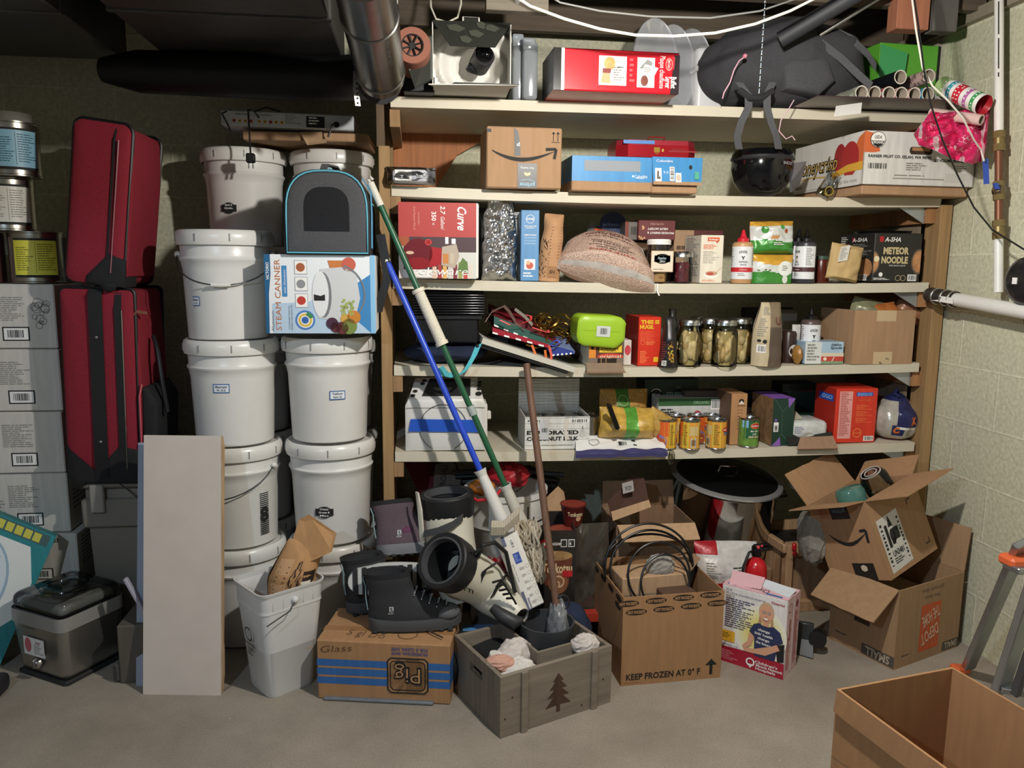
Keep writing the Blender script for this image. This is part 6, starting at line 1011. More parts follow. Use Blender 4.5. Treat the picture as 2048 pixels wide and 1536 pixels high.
# ================= overhead: ducts, pipes, wires =================
GV=K('5c5b59',.5,'metal',.8)
def duct(name,lb,x0,x1,y0,y1,z0,z1):
    t=root(name,lb,'duct',(0,0,0),group='sheet metal ducts under the joists'); m=MB(); m.box(x0,y0,z0,x1,y1,z1,GV,.004)
    m.obj('duct_body',t)
    for k in range(3): y=y0+(y1-y0)*(.3+.25*k); MB().box(x0-.006,y,z0-.006,x1+.006,y+.022,z1+.002,GV,.002).obj('duct_seam',t)
    return t
duct('sheet_metal_duct','wide dark sheet metal duct above the white bucket columns',-.83,-.235,.3,2.93,2.05,2.255); duct('sheet_metal_duct','dark sheet metal duct at the upper left corner beyond the narrow gap',-1.72,-.98,.3,3.0,2.05,2.255)
BMM=K('7d7c7a',.28,'metal',1.)
t=root('round_duct','shiny round metal duct pipe running to the wall beside the shelves','duct',(0,0,0)); c0=aY(722,-60,1.9); c1=aY(762,150,2.52); m=MB(); cyl2(m,c0,c1,.072,BMM,36); m.obj('pipe_run',t)
for s in (.35,.93): m=MB(); c=c0.lerp(c1,s); m.lathe([(.0715,-.006),(.0755,-.003),(.0755,.003),(.0715,.006)],BMM,36,c,axis=Vector((0,0,1)).rotation_difference((c1-c0).normalized()).to_matrix().to_4x4()); m.obj('joint_ring',t)
m=MB(); P=Pn(m,lambda u,v,k:c0.lerp(c1,.30+.35*v)+Vector((.0725*math.sin(rad(30+14*u)),0,-.0725*math.cos(rad(30+14*u)))),.02,.2); P.text('GENERAL',.5,.5,.4,K('4a4a48'),rot=90,w=.9,lay=1,bold=0); m.obj('stamp_mark',t)
PB2=K('18181a',.5,'metal',.4); m=MB(); 
el=[Vector((-1.02,2.88,1.99)),Vector((-.9,2.86,1.985)),Vector((-.5,2.84,1.98)),Vector((-.3,2.82,1.975)),Vector((-.2,2.77,1.972)),Vector((-.13,2.68,1.955)),Vector((-.10,2.60,c1.z))]
m.tube(el,.08,PB2,22,rs=[.04,.068,.072,.072,.072,.072,.071]); single(m,'elbow_duct','black elbow duct curving left behind the wide sheet metal duct','duct')
m=MB(); HS=K('b9b9b6',.35,'metal',.9); 
for (x,y0,y1,Y) in ((712,142,212,2.5),(791,-20,62,2.6)):
    m=MB(); a=aY(x,y0,Y); b=aY(x+4,y1,Y); m.ribbon([a,a.lerp(b,.5)+Vector((-.004,0,0)),b],.016,HS,(1,.2,0),.0015); P=m.plane(a+Vector((-.008,-.0015,0)),(.016,0,0),b-a,(0,-1,0)); 
    for k in range(7): P.ell(.5,.08+.14*k,.2,.03,INK,1,8)
    single(m,'hanger_strap','perforated metal hanger strap '+('beside the black elbow duct' if x==712 else 'hanging from the joist right of the round duct'),'strap',group='perforated hanger straps')
# cables
m=MB(); m.tube([Vector((.0,2.31,2.27))]+[aY(x,y,2.35) for x,y in((1060,12),(1130,38),(1200,58),(1270,70),(1350,72),(1430,66),(1510,48),(1580,22))]+[aY(1660,-18,2.34),Vector((1.2,2.31,2.28))],.0042,K('d9d6cc',.5),8); single(m,'white_cable','white electrical cable sagging across the top of the shelves','cable')
m=MB(); m.tube([Vector((.09,2.31,2.27))]+[aY(x,y,2.42) for x,y in((1120,5),(1200,22),(1300,33),(1420,36),(1520,22),(1600,-5))]+[Vector((1.1,2.33,2.28))],.003,K('7d7d7a',.5),8); single(m,'grey_cable','thin grey cable sagging just above the white cable','cable')
m=MB(); cyl2(m,aY(1560,80,2.62),aY(1760,-40,2.45),.026,K('2c2e33',.6),20); single(m,'overhead_pipe','dark round pipe crossing under the joists behind the duffel','pipe')
m=MB(); cyl2(m,aY(1640,70,2.70),aY(1800,-30,2.55),.007,K('8f8d88',.4,'metal',.5),10); single(m,'thin_conduit','thin grey conduit running parallel to the dark overhead pipe','conduit')
m=MB(); m.box(-.06,0,0,.06,.06,.12,K('a56a50',.8,'wood'),.003); single(m,'wood_block','reddish wood block nailed between the joists at the upper right','block',aY(1825,58,2.655))
m=MB(); m.box(-.045,0,0,.045,.05,.12,K('5d5a56',.8,'card'),.003); single(m,'wood_block','grey wood block nailed beside the reddish one','block',aY(1890,62,2.655))
m=MB(); m.box(-.1,0,0,.10,.04,.06,K('7d7465',.7,'woodx'),.002); m.tube([(.0,-.004,.03),(.0,.002,.03)],.01,HS,10); single(m,'wood_cleat','grey wooden cleat with a bolt at the top above the camera box','block',aY(1035,22,2.62))
# chain and bulb
m=MB(); b=aY(1518,188,1.35); a=Vector((b.x+.008,1.35,2.262)); n=58; 
for i in range(n): m.ball(a.lerp(b,i/(n-1)),.0019,K('77756d',.4,'metal',.8),8)
m.tube([a,b],.0006,HS,5); single(m,'pull_chain','beaded metal pull chain of the ceiling bulb hanging in front of the duffel','chain')
t=root('bulb_fixture','porcelain ceiling bulb holder with a bare bulb just above the picture','lamp',(BULB.x,BULB.y-.0,2.262)); m=MB(); m.lathe([(0,0),(.05,0),(.055,-.02),(.035,-.06),(.02,-.1),(.02,-.16),(0,-.16)],K('e5e2da',.3),24); m.obj('lamp_holder',t)
bm_=bpy.data.materials.new('bulb_glow'); bm_.use_nodes=True; e=bm_.node_tree.nodes['Principled BSDF']; e.inputs['Emission Color'].default_value=(1,.95,.85,1); e.inputs['Emission Strength'].default_value=30
m=MB(); m.lathe([(.013,-.16),(.018,-.175),(.03,-.20),(.03,-.215),(.02,-.235),(0,-.24)],bm_,20); m.obj('glass_bulb',t)
# right wall pipes
a=aX(1998,-10,1.93); b=aX(1997,575,1.93)
def on(s): return a.lerp(b,s)
yy=lambda y:(y+10)/585.
PV=K('e3e1dc',.35,'plastic'); CU=K('7d5540',.5,'metal',.6); BRS=K('8c7a50',.45,'metal',.6)
t=root('water_pipe','vertical white and copper water pipe with brass fittings on the right wall','pipe',(0,0,0))
m=MB(); cyl2(m,on(yy(-10)),on(yy(264)),.0143,PV,20); P=Pn(m,lambda u,v,k:on(yy(250)).lerp(on(yy(5)),v)+Vector((-.0146*math.sin(rad(50-20*u)),-.0146*math.cos(rad(50-20*u)),0)),.006,.4); P.greek(0,0,1,1,1,INK,1,.8,vert=True); m.obj('plastic_upper_pipe',t)
m=MB(); cyl2(m,on(yy(475)),on(yy(585)),.0143,PV,20); m.obj('plastic_lower_pipe',t); m=MB(); cyl2(m,on(yy(300)),on(yy(365)),.012,CU,20); cyl2(m,on(yy(392)),on(yy(448)),.012,CU,20); m.obj('copper_pipe',t)
for y0,y1,r in ((262,276,.019),(276,290,.016),(288,302,.019),(440,453,.019),(453,466,.016),(464,478,.019)): m=MB(); cyl2(m,on(yy(y0)),on(yy(y1)),r,BRS,8 if r>.018 else 16); m.obj('brass_fitting',t)
m=MB(); m.ball(on(yy(380)),.021,K('8a7a66',.35,'metal',1.),16,(1,1,1.1)); cyl2(m,on(yy(362)),on(yy(372)),.017,BRS,8); cyl2(m,on(yy(388)),on(yy(400)),.017,BRS,8); m.obj('valve_body',t)
m=MB(); v=on(yy(380)); m.ribbon([v+Vector((-.02,-.02,.002)),v+Vector((-.035,-.025,.02)),aY(1973,368,v.y-.02),aY(1971,318,v.y-.02)],.017,K('2f52b5',.4),(1,0,.1),.005); m.obj('blue_lever',t)
t=root('sump_pipe','white horizontal drain pipe with a black rubber coupling at the shelf post','pipe',(0,0,0)); p0=aX(1862,590,1.905); p1=aX(1912,599,1.915); p2=aX(2075,628,1.915); m=MB(); cyl2(m,p1,p2,.0235,PV,24); m.obj('drain_pipe',t); m=MB(); cyl2(m,p0,p1,.028,K('3a3430',.5,'metal',.3),24); m.ball(p0,.028,K('3a3430',.5),16); m.obj('rubber_coupling',t)
d=(p1-p0).normalized(); qq=Vector((0,0,1)).rotation_difference(d).to_matrix().to_4x4()
for s in (.25,.6,.9): m=MB(); m.lathe([(.028,-.003),(.0305,-.001),(.0305,.003),(.028,.005)],HS,24,p0.lerp(p1,s),axis=qq); m.obj('hose_clamp',t)
m=MB(); u=aX(1905,602,1.885)-aX(1858,595,1.885); m.slab([aX(1858,600,1.884),aX(1905,608,1.884),aX(1905,596,1.884),aX(1858,588,1.884)],.002,WHT,Vector((-1,-.2,0))); m.obj('white_tag',t)
t=root('float_switch_housing','black round housing with a white sticker at the right edge','housing',(0,0,0)); c=aX(2052,562,1.90); m=MB(); m.lathe([(0,-.02),(.05,-.018),(.075,0),(.08,.02),(.08,.05),(0,.05)],K('1c1c1f',.25),32,c,axis=Matrix.Rotation(rad(90),4,'Y')@Matrix.Rotation(rad(-12),4,'X')); m.obj('round_shell',t); m=MB(); m.box(c.x-.025,c.y+.01,c.z-.01,c.x-.021,c.y+.035,c.z+.01,WHT); m.obj('sticker',t)
MB().tube([c+Vector((.03,.03,-.06)),c+Vector((.03,0,-.16)),c+Vector((.06,-.05,-.25))],.012,RUB,10).obj('drain_stub',t)
m=MB(); m.tube([Vector((1.40,2.31,2.28))]+[aY(x,y,Y) for x,y,Y in((1826,-20,2.35),(1838,60,2.33),(1848,140,2.32),(1862,210,2.32),(1885,280,2.33),(1915,350,2.34),(1948,415,2.35),(1985,460,2.32),(2050,500,2.2))],.0028,RUB,6); single(m,'black_cable','black cable curving down past the apple carton to the right edge','cable')
m=MB(); m.tube([Vector((1.41,2.33,2.28))]+[aY(x,y,Y) for x,y,Y in((1822,-20,2.38),(1832,60,2.36),(1845,135,2.35),(1865,172,2.34),(1895,200,2.34),(1925,235,2.35),(1948,280,2.38),(1962,300,2.42),(1968,322,2.42))],.0030,K('dcd8cf',.4),6); single(m,'white_string','white cord hanging in front of the gift wrap down to the blue valve lever','cord')
# ================= floor, in front of and under the shelves =================
def frame3(o,x,z):
    x=Vector(x); z=Vector(z).normalized(); x=(x-z*x.dot(z)).normalized(); y=z.cross(x); return Matrix(((x.x,y.x,z.x,o[0]),(x.y,y.y,z.y,o[1]),(x.z,y.z,z.z,o[2]),(0,0,0,1)))
# wooden crate
CW_=K('857a6c',.8,'woodx'); CW2=K('7d7265',.8,'wood'); C=aZ(1000,1478,0); E=aZ(1221,1404,0); Lp=aZ(906,1378,0); rz=math.atan2(E.y-C.y,E.x-C.x); w=(E-C).length; d=(Lp-C).length*.97; h=aY(993,1356,C.y).z
t=root('wooden_crate','grey weathered wooden crate with a carved pine tree on its front','crate',C,(0,0,rz)); th=.013
m=MB(); m.box(0,0,0,w,th,h,CW_,.001); P=m.plane((0,0,0),(w,0,0),(0,0,h),(0,-1,0)); DKW=K('4a3526',.9,'wood')
tri=[(.50,.80)]; 
for k,(wd,y) in enumerate(((.05,.66),(.075,.53),(.095,.40),(.115,.25))): tri+=[(.5+wd,y),(.5+wd*.45,y+.02)]
P.poly([(.5,.80),(.55,.66),(.525,.66),(.58,.53),(.535,.53),(.60,.40),(.545,.40),(.62,.24),(.52,.26),(.52,.14),(.485,.14),(.485,.26),(.385,.24),(.455,.40),(.40,.40),(.465,.53),(.42,.53),(.475,.66),(.45,.66)],DKW,1)
for a,b in ((.04,.3),(.92,.45),(.1,.62),(.72,.12)): P.circ(a,b,.018,DKW)
m.box(0,d-th,0,w,d,h,CW_,.001); m.box(w-th,th,0,w,d-th,h,CW2,.001); m.box(th,th,.002,w-th,d-th,.012,CW2)
a0,a1=d*.36,d*.64; z0,z1=h*.66,h*.80
for q in ((0,th,0,th,d-th,z0),(0,th,z1,th,d-th,h),(0,th,z0,th,a0,z1),(0,a1,z0,th,d-th,z1)): m.box(*q,CW2)
m.obj('crate_walls',t)
for u in (.17,.80): MB().box(w*u,-.009,0,w*u+.022,-.0003,h,CW_,.002).obj('batten',t)
MI=(Matrix.Translation(C)@Matrix.Rotation(rz,4,'Z')).inverted(); ic=MI@aZ(1075,1306,h); ix,iy=max(.12,ic.x),ic.y
m=MB(); m.box(ix,iy,.012,ix+.009,d-th,h,CW2); m.box(ix+.009,iy,.012,w-th,iy+.009,h,CW_); m.obj('inner_divider',t)
def inC(px,py,z): return aZ(px,py,z)
PG=K('3a3d40',.6,'plastic'); p=aZ(1094,1238,h+.035); pr_w=118*2.36/F/2*1.02
m=MB(); r=pr_w; m.lathe([(0,0),(r*.78,0),(r*.82,.004),(r*.93,.11),(r*.94,.112),(r*.99,h+.03-.02),(r,h+.035-.02),(r*.93,h+.035-.02),(r*.90,.11),(r*.78,.012),(0,.012)],PG,40); single(m,'planter_pot','dark grey round planter pot standing inside the wooden crate','pot',(p.x,p.y,.0145))
def crump(w_,d_,h_,m,seed,amp=.02,fr=14,n=26):
    mb=MB(); 
    def f(u,v):
        a=2*PI*u;b=PI*v; q=Vector((math.sin(b)*math.sin(a),math.sin(b)*math.cos(a),math.cos(b))); k=1+amp*12*(abs(noise.noise(q*fr*.16+Vector((seed,0,0))))-.2)+amp*5*noise.noise(q*fr*.4+Vector((0,seed,0))); return Vector((q.x*w_/2*k,q.y*d_/2*k,h_/2+q.z*h_/2*k))
    mb.grid(f,n,n//2+4,m,False); return mb
TI=K('cfc6c0',.75,'paint'); ctr=lambda fx,fy,z:(Matrix.Translation(C)@Matrix.Rotation(rz,4,'Z'))@Vector((fx*w,fy*d,z))
single(crump(.13,.10,.15,TI,3),'tissue_paper','tall wad of pinkish white tissue paper in the crate beside the pot','paper',ctr(.30,.55,.06),(rad(6),rad(14),.4)); single(crump(.15,.10,.10,K('d6d1cb',.7,'paint'),5),'tissue_paper','low wad of white tissue paper in the front left of the crate','paper',ctr(.24,.26,.085))
single(crump(.10,.06,.05,K('c99a88',.7,'paint'),7),'tissue_paper','salmon pink scrap of tissue in the left of the crate','paper',ctr(.13,.32,.15)); m=MB(); m.lathe([(0,0),(.03,0),(.033,.10),(0,.1)],K('d8d4cf',.5),16); single(m,'paper_roll_end','white paper cup lying by the handle hole of the crate','cup',ctr(.10,.48,.085),(0,rad(20),0))
single(crump(.09,.07,.07,TI,9),'tissue_paper','small white tissue poking out at the right corner of the crate','paper',ctr(.85,.20,h-.045)); single(crump(.07,.12,.22,K('b9bcc0',.3,'film',.45),11),'plastic_bag','clear grey plastic bag behind the planter pot at the right','bag',ctr(.86,.74,.05))
single(crump(.1,.1,.08,K('8f8a84',.7,'paint'),13),'tissue_paper','tissue with shade painted into its colour at the bottom of the crate front corner','paper',ctr(.15,.20,.014));  # greyer tissue colour, shade of the crate corner painted in
# frozen food carton
C=aZ(1241,1373,0); E=aZ(1440,1355,0); rzk=math.atan2(E.y-C.y,E.x-C.x); w=(E-C).length; h=aY(1238,1196,C.y).z; B3=aZ(1172,1118,h); d=abs((B3-C).x*-math.sin(rzk)+(B3-C).y*math.cos(rzk)); d=min(max(d,.26),.36)
t=root('frozen_food_carton','open brown carton reading KEEP FROZEN AT 0 F under black oval logos','carton',C,(0,0,rzk)); mb,pf=openbox(w,d,h,K('a27a54',.85,'card'),.004); f=pf['F']; OV=K('2a1c14',.7)
for i in range(4): 
    for j in range(2):
        a=.05+i*.27+(.08 if j else 0); b=.93-j*.10+.012*i
        if a<.97: f.ell(min(a,.935),b,.105,.035,OV,1,20); f.text('HOT POCKETS',min(a,.935),b,.03,K('b58a62',.8),w=.17,bold=.04)
f.text('KEEP FROZEN AT 0° F',.42,.10,.068,INK,w=.74,bold=.02); f.line([(.90,.05),(.90,.17)],.035,INK,2); f.poly([(.84,.16),(.96,.16),(.90,.23)],INK,2); f.greek(.03,.02,.3,.035,1,K('8a5a3c'),1); l=pf['L']
for i in range(4): l.ell(.12+i*.25,.93,.09,.035,OV,1,20)
l.ell(.85,.84,.09,.035,OV,1,20); mb.obj('carton_body',t); Mk=Matrix.Translation(C)@Matrix.Rotation(rzk,4,'Z')
m=MB(); 
for i,(w_,d_,h_,x,y) in enumerate(((.25,.12,.13,.05,.16),(.12,.09,.09,.17,.05))):
    m=MB(); m.box(0,0,0,w_,d_,h_,CARDL if i==0 else K('5a4233',.8,'card'),.003)
    if i==0: m.box(0,-.001,h_*.5,w_*.97,d_+.001,h_*.54,K('9a8a74',.6)); m.slab([(w_,0,h_),(w_,d_,h_),(w_+.04,d_,h_+.05),(w_+.04,0,h_+.05)],.003,CARD)
    single(m,'small_carton',('light brown taped box lying inside the frozen food carton' if i==0 else 'dark brown small box standing inside the frozen food carton near its front'),'box',Mk@Vector((x,y,h-h_-.005-.03*i)),(0,0,rzk+rad(3)))
m=MB(); m.box(.02,.04,.005,w-.03,d-.03,h-.15,K('7a5c42',.85,'card')); single(m,'packing_block','brown inner box filling the bottom of the frozen food carton','box',C,(0,0,rzk))
single(crump(.10,.06,.09,K('d9d6d0',.2,'film',.4),21),'plastic_bag','crumpled clear plastic bag on the small boxes in the frozen food carton','bag',Mk@Vector((.20,.20,h-.03)))
for i,(cx,cy,rx,ry,Y) in enumerate(((1298,1135,88,88,2.53),(1302,1140,82,80,2.55),(1300,1130,92,62,2.57),(1318,1150,62,66,2.50),(1330,1165,48,56,2.48))):
    m=MB(); pts=[]
    for k in range(48):
        a=2*PI*k/48; q=aY(cx+rx*math.cos(a),cy-ry*math.sin(a),Y+.03*math.sin(a)); pts.append(q)
    m.tube(pts,.0042,K('141416',.35),8,True); single(m,'cable_coil','loop of black cable, number of loops outward '+['second','third','outermost','fourth','innermost'][i]+' in the coil' if 0 else ['second largest loop of black cable in the coil over the frozen food carton','middle loop of black cable in the coil over the frozen food carton','widest flattened loop of black cable in the coil over the frozen food carton','smaller right loop of black cable in the coil over the frozen food carton','smallest loop of black cable at the right of the coil'][i],'cable',group='loops of black cable')
# cereal twin pack
C=aZ(1566,1360,0); L=aZ(1437,1318,0); rzc=math.atan2(C.y-L.y,C.x-L.x); w=(C-L).length; h=aY(1429,1168,L.y).z*1.0; R3=aZ(1598,1333,0); d=(R3-C).length*.98
t=root('cereal_twin_pack','tall pink and white twin cereal pack showing a smiling child in glasses','box',L,(0,0,rzc)); WP2=K('e6e2e0',.45,'card'); CRI=K('a81e36',.4)
m=MB(); P=m.carton(w,d*.49,h,WP2,.003); f=P['F']
for k in range(9): f.ell(.62,.48,.40-.035*k,.36-.032*k,K(('f1efdd','f0edd0','efebc2','eee8b2','ede5a2','ebe193','eadf84','e8db76','e6d868')[k],.45),1+.12*k,26)
f.poly([(0,0),(1,0),(1,.20),(.6,.22),(.3,.215),(0,.20)],CRI,3)
f.text('ELLA',.07,.955,.022,K('4a4a70'),al='L',w=.09,bold=0,lay=4); f.text("ST. LOUIS CHILDREN'S HOSPITAL",.07,.915,.022,K('4a4a70'),al='L',w=.62,bold=0,lay=4); f.text('AGE 11',.07,.875,.022,K('4a4a70'),al='L',w=.13,bold=0,lay=4); f.greek(.07,.46,.52,.85,14,K('4a4a6a'),4,.4,seed=2); f.rect(.03,.28,.24,.42,K('e6b22e'),4); f.greek(.05,.31,.2,.39,3,K('7a5a2a'),5); f.text('hospitals.org',.16,.235,.018,K('2a3a80'),w=.26,bold=0,lay=4)
SK=K('d9a384',.6); f.ell(.70,.79,.115,.125,K('c9ab8a',.7),5,26); f.ell(.70,.765,.10,.115,SK,6,26); f.poly([(.60,.73),(.58,.60),(.62,.56),(.64,.66)],K('b98f6c',.7),5); f.poly([(.80,.73),(.82,.62),(.78,.58),(.77,.66)],K('b98f6c',.7),5); f.rect(.655,.60,.745,.68,SK,5); f.ell(.665,.785,.028,.018,K('5a3a3a'),8,14); f.ell(.735,.785,.028,.018,K('5a3a3a'),8,14); f.ell(.665,.785,.021,.013,K('e6d3c8'),9,14); f.ell(.735,.785,.021,.013,K('e6d3c8'),9,14); f.ell(.665,.785,.007,.008,INK,10,8); f.ell(.735,.785,.007,.008,INK,10,8); f.ell(.70,.735,.012,.012,K('c98e70'),8,10); f.ell(.70,.705,.035,.013,K('f5f0ec'),9,14); f.ring(.70,.715,.04,.006,K('b0544e'),8,12,200,340)
NVY=K('2b3358',.7); f.poly([(.52,.60),(.60,.63),(.66,.61),(.74,.61),(.82,.63),(.92,.58),(.97,.46),(.90,.42),(.86,.20),(.55,.20),(.54,.44),(.46,.50)],NVY,6); f.poly([(.86,.40),(.99,.45),(.995,.22),(.90,.20)],INK,5)
for i,s in enumerate(('change',"kids' health",'change','the future')): f.text(s,.68,.55-.055*i,.032,WHT,w=(.18,.27,.18,.22)[i],lay=8,bold=.02,rot=-3)
f.poly([(.46,.49),(.54,.44),(.50,.32),(.40,.25),(.36,.29),(.44,.36)],SK,8); f.poly([(.88,.42),(.93,.36),(.72,.24),(.40,.22),(.38,.26),(.56,.29),(.80,.38)],SK,9)
f.text('Cheerios',.86,.93,.03,CRI,w=.20,lay=4,sh=.2); f.text("Children's",.74,.125,.034,WHT,al='C',w=.34,lay=6); f.text('Miracle Network',.79,.085,.034,WHT,w=.40,lay=6); f.text('Hospitals',.735,.045,.034,WHT,w=.30,lay=6); f.ring(.50,.10,.055,.018,WHT,6); f.poly([(.46,.075),(.54,.075),(.50,.02)],WHT,5); f.greek(.04,.03,.3,.16,6,K('d98a98'),4)
T=P['T']; PN=K('e3b6bf',.45); T.rect(0,0,1,1,PN,1); T.text('Cheerios',.50,.45,.5,INK,w=.36,rot=180,bold=0,lay=3); T.rect(.06,.2,.2,.8,K('3a6fa8'),2); T.rect(.66,.1,.9,.3,K('3a6fa8'),2); m.obj('cereal_box_front',t)
m=MB(); P=m.carton(w,d*.49,h*.99,WP2,.003); P['T'].rect(0,0,1,1,PN,1); P['T'].rect(.08,.2,.25,.7,K('3a6fa8'),2); r=P['R']; r.rect(0,0,1,1,K('d9b4ba',.45),1); r.circ(.5,.87,.05,CRI); r.greek(.2,.1,.8,.78,20,CRI,2); m.obj('cereal_box_back',t,loc=(.002,d*.51,0))
m=MB(); P=m.plane((w+.0006,0,0),(0,d*.49,0),(0,0,h),(1,0,0)); P.rect(0,0,1,1,K('e0c0c4',.45),1); P.ring(.5,.87,.06,.012,CRI); P.text('Cheerios',.5,.6,.3,CRI,w=.25,rot=90); P.greek(.2,.08,.8,.5,14,CRI,2); m.obj('side_panel',t)
m=MB(); m.slab([(.02,.01,h+.001),(w*.55,.03,h+.004),(w*.5,d*.8,h+.02),(.0,d*.75,h+.022)],.002,PN); m.slab([(w*.5,.06,h+.002),(w*.98,.02,h+.003),(w,d*.7,h+.010),(w*.5,d*.85,h+.012)],.002,K('d9dfe6',.45)); m.obj('torn_top_flap',t)
# moving box with flaps
L=aZ(1653,1277,0); C=aZ(1786,1341,0); R3=aZ(1948,1297,0); rzh=math.atan2(C.y-L.y,C.x-L.x); w=(C-L).length; n=Vector((math.cos(rzh+PI/2),math.sin(rzh+PI/2))); dd=Vector((R3-C)[:2]); d=min(dd.length,.40); h=aY(1806,1182,C.y).z; MV=K('a0805f',.85,'card')
rzh+=rad(-2); L=C-Vector((math.cos(rzh)*w,math.sin(rzh)*w,0))
if True:
    xe=(C+Vector((-math.sin(rzh),math.cos(rzh),0))*d).x
    if xe>1.955: d-= (xe-1.955)/max(.2,-math.sin(rzh))
t=root('moving_box','large moving box printed upside down with an orange logo, flaps open, by the wall','box',L,(0,0,rzh)); mb,pf=openbox(w,d,h,MV,.005); f=pf['F']; r=pf['R']; DG=K('4f4a44',.7)
f.rect(.52,.02,1.0,.16,DG,1); f.text('SMALL',.76,.09,.10,K('b9aa94',.7),w=.36,rot=180,lay=3); f.ell(.5,.42,.12,.12,K('3a2a1e',.9),1,20); f.rect(.38,.30,.62,.40,MV,2); f.greek(.1,.12,.4,.16,1,DG,1)
OGD=K('c9552a',.6); r.rect(.36,.12,.66,.72,OGD,1)
for k in range(5): r.line([(.38+k*.06,.16),(.42+k*.055,.68)],.012,K('b0805c'),2)
for s,b in (('THE HOME',.55),('DEPOT',.32)): r.text(s,.51,b,.15,K('d9b59a'),w=.27,rot=180+20,lay=4,bold=.02)
r.text('get more done',.51,.90,.055,K('7a6a58'),w=.34,rot=180,lay=2,bold=0); r.text('How doers',.51,.81,.055,K('7a6a58'),w=.24,rot=180,lay=2,bold=0); r.rect(.74,.02,1,.14,DG,1); r.text('SMALL',.87,.08,.08,K('b9aa94'),w=.2,rot=180,lay=3); r.greek(.1,.12,.3,.15,1,DG,1); mb.obj('box_body',t)
flap(w,d,h,'F',.15,128,MV,t); flap(w,d,h,'B',.16,9,MV,t)
m=MB(); m.box(.012,.06,h*.25,w-.012,d-.02,h-.10,K('8f7355',.9,'card')); m.obj('inner_carton',t)
# tilted cardboard box with jars
Cb=aY(1783,1161,2.37); Ct=aY(1729,1004,2.43); Lb=aY(1657,1113,2.58); Rb=aY(1902,1112,2.47); M3=frame3(Cb,Cb-Lb,Ct-Cb); w=(Cb-Lb).length; d=abs((Rb-Cb).dot(M3.to_3x3()@Vector((0,1,0)))); h=(Ct-Cb).length; AC=K('a5805d',.85,'card')
t=root('tilted_carton','open cardboard box with a curved arrow logo tilted on the moving box, holding glass jars','box',(0,0,0)); t.matrix_world=M3@Matrix.Translation((-w,0,0)); mb,pf=openbox(w,d,h,AC,.004); f=pf['F']; r=pf['R']; smile(f,.22,.84,.60,.14,.05); f.rect(.36,.80,.68,1,K('1f1d1c',.5),1); f.text('prime',.52,.90,.07,K('5a7a90'),w=.22,rot=180,lay=3); f.rect(.44,.0,.80,.22,K('1f1d1c',.5),1); f.poly([(.58,.13),(.63,.11),(.68,.13),(.68,.18),(.63,.20),(.58,.18)],K('cfc4b0'),3); f.rect(.16,.82,.32,.95,K('96664a',.8),1)
LB=K('cfccc6',.5); r.poly([(.07,.05),(.50,.07),(.49,.74),(.07,.72)],LB,1); r.ring(.28,.42,.001,.001,INK,2); r.bar(.09,.08,.14,.70,2,bg=False,vert=True); r.bar(.43,.08,.47,.70,2,bg=False,vert=True); r.rect(.17,.34,.22,.62,INK,3); r.ell(.28,.46,.05,.09,INK,3); r.rect(.30,.40,.41,.55,INK,3); r.poly([(.24,.58),(.29,.72),(.33,.58)],INK,3); r.rect(.24,.36,.30,.44,INK,3); r.text('UN3481',.29,.26,.07,INK,w=.22,lay=4); r.greek(.18,.12,.42,.2,3,INK,3); r.line([(.72,.70),(.72,.76),(.80,.76)],.012,INK); r.line([(.90,.2),(.90,.14),(.82,.14)],.012,INK); mb.obj('box_body',t)
flap(w,d,h,'L',.14,24,AC,t); flap(w,d,h,'F',.11,80,AC,t); flap(w,d,h,'R',.16,88,AC,t); flap(w,d,h,'B',.1,60,AC,t)
Mt=t.matrix_world
m=MB(); m.lathe([(0,0),(.048,.005),(.052,.02),(.052,.10),(.045,.115),(.02,.12),(0,.118)],K('4f7a70',.1,'plastic'),24); jg=single(m,'glass_jar','green glass jar bottom up in the tilted cardboard box','jar'); jg.matrix_world=Mt@Matrix.Translation((w*.52,d*.30,h-.085)); m=MB(); m.box(.01,.01,.006,w-.01,d-.01,h-.09,K('6b543d',.9,'card')); pk=single(m,'packing_block','packed brown filling inside the tilted cardboard box','box'); pk.matrix_world=Mt.copy()
m=MB(); m.lathe([(0,.02),(.03,.012),(.046,.0),(.05,.02),(.05,.10),(.04,.12),(0,.12)],K('d9dcd8',.05,'clear'),24); 
for q in (.022,.036): m.tube([(q*math.cos(2*PI*i/20),q*math.sin(2*PI*i/20),.12) for i in range(20)],.0025,K('c9ccc8',.1,'film',.5),6,True)
jc=single(m,'glass_jar','clear glass jar lying on its side in the tilted cardboard box','jar'); jc.matrix_world=Mt@Matrix.Translation((w*.80,d*.62,h-.05))@Matrix.Rotation(rad(20),4,'X'); single(crump(.09,.16,.22,K('a9a49a',.4,'film',.6),31),'plastic_bag','cloudy plastic bag squeezed at the left of the tilted cardboard box','bag',aY(1625,1075,2.66)+Vector((0,0,-.10)))
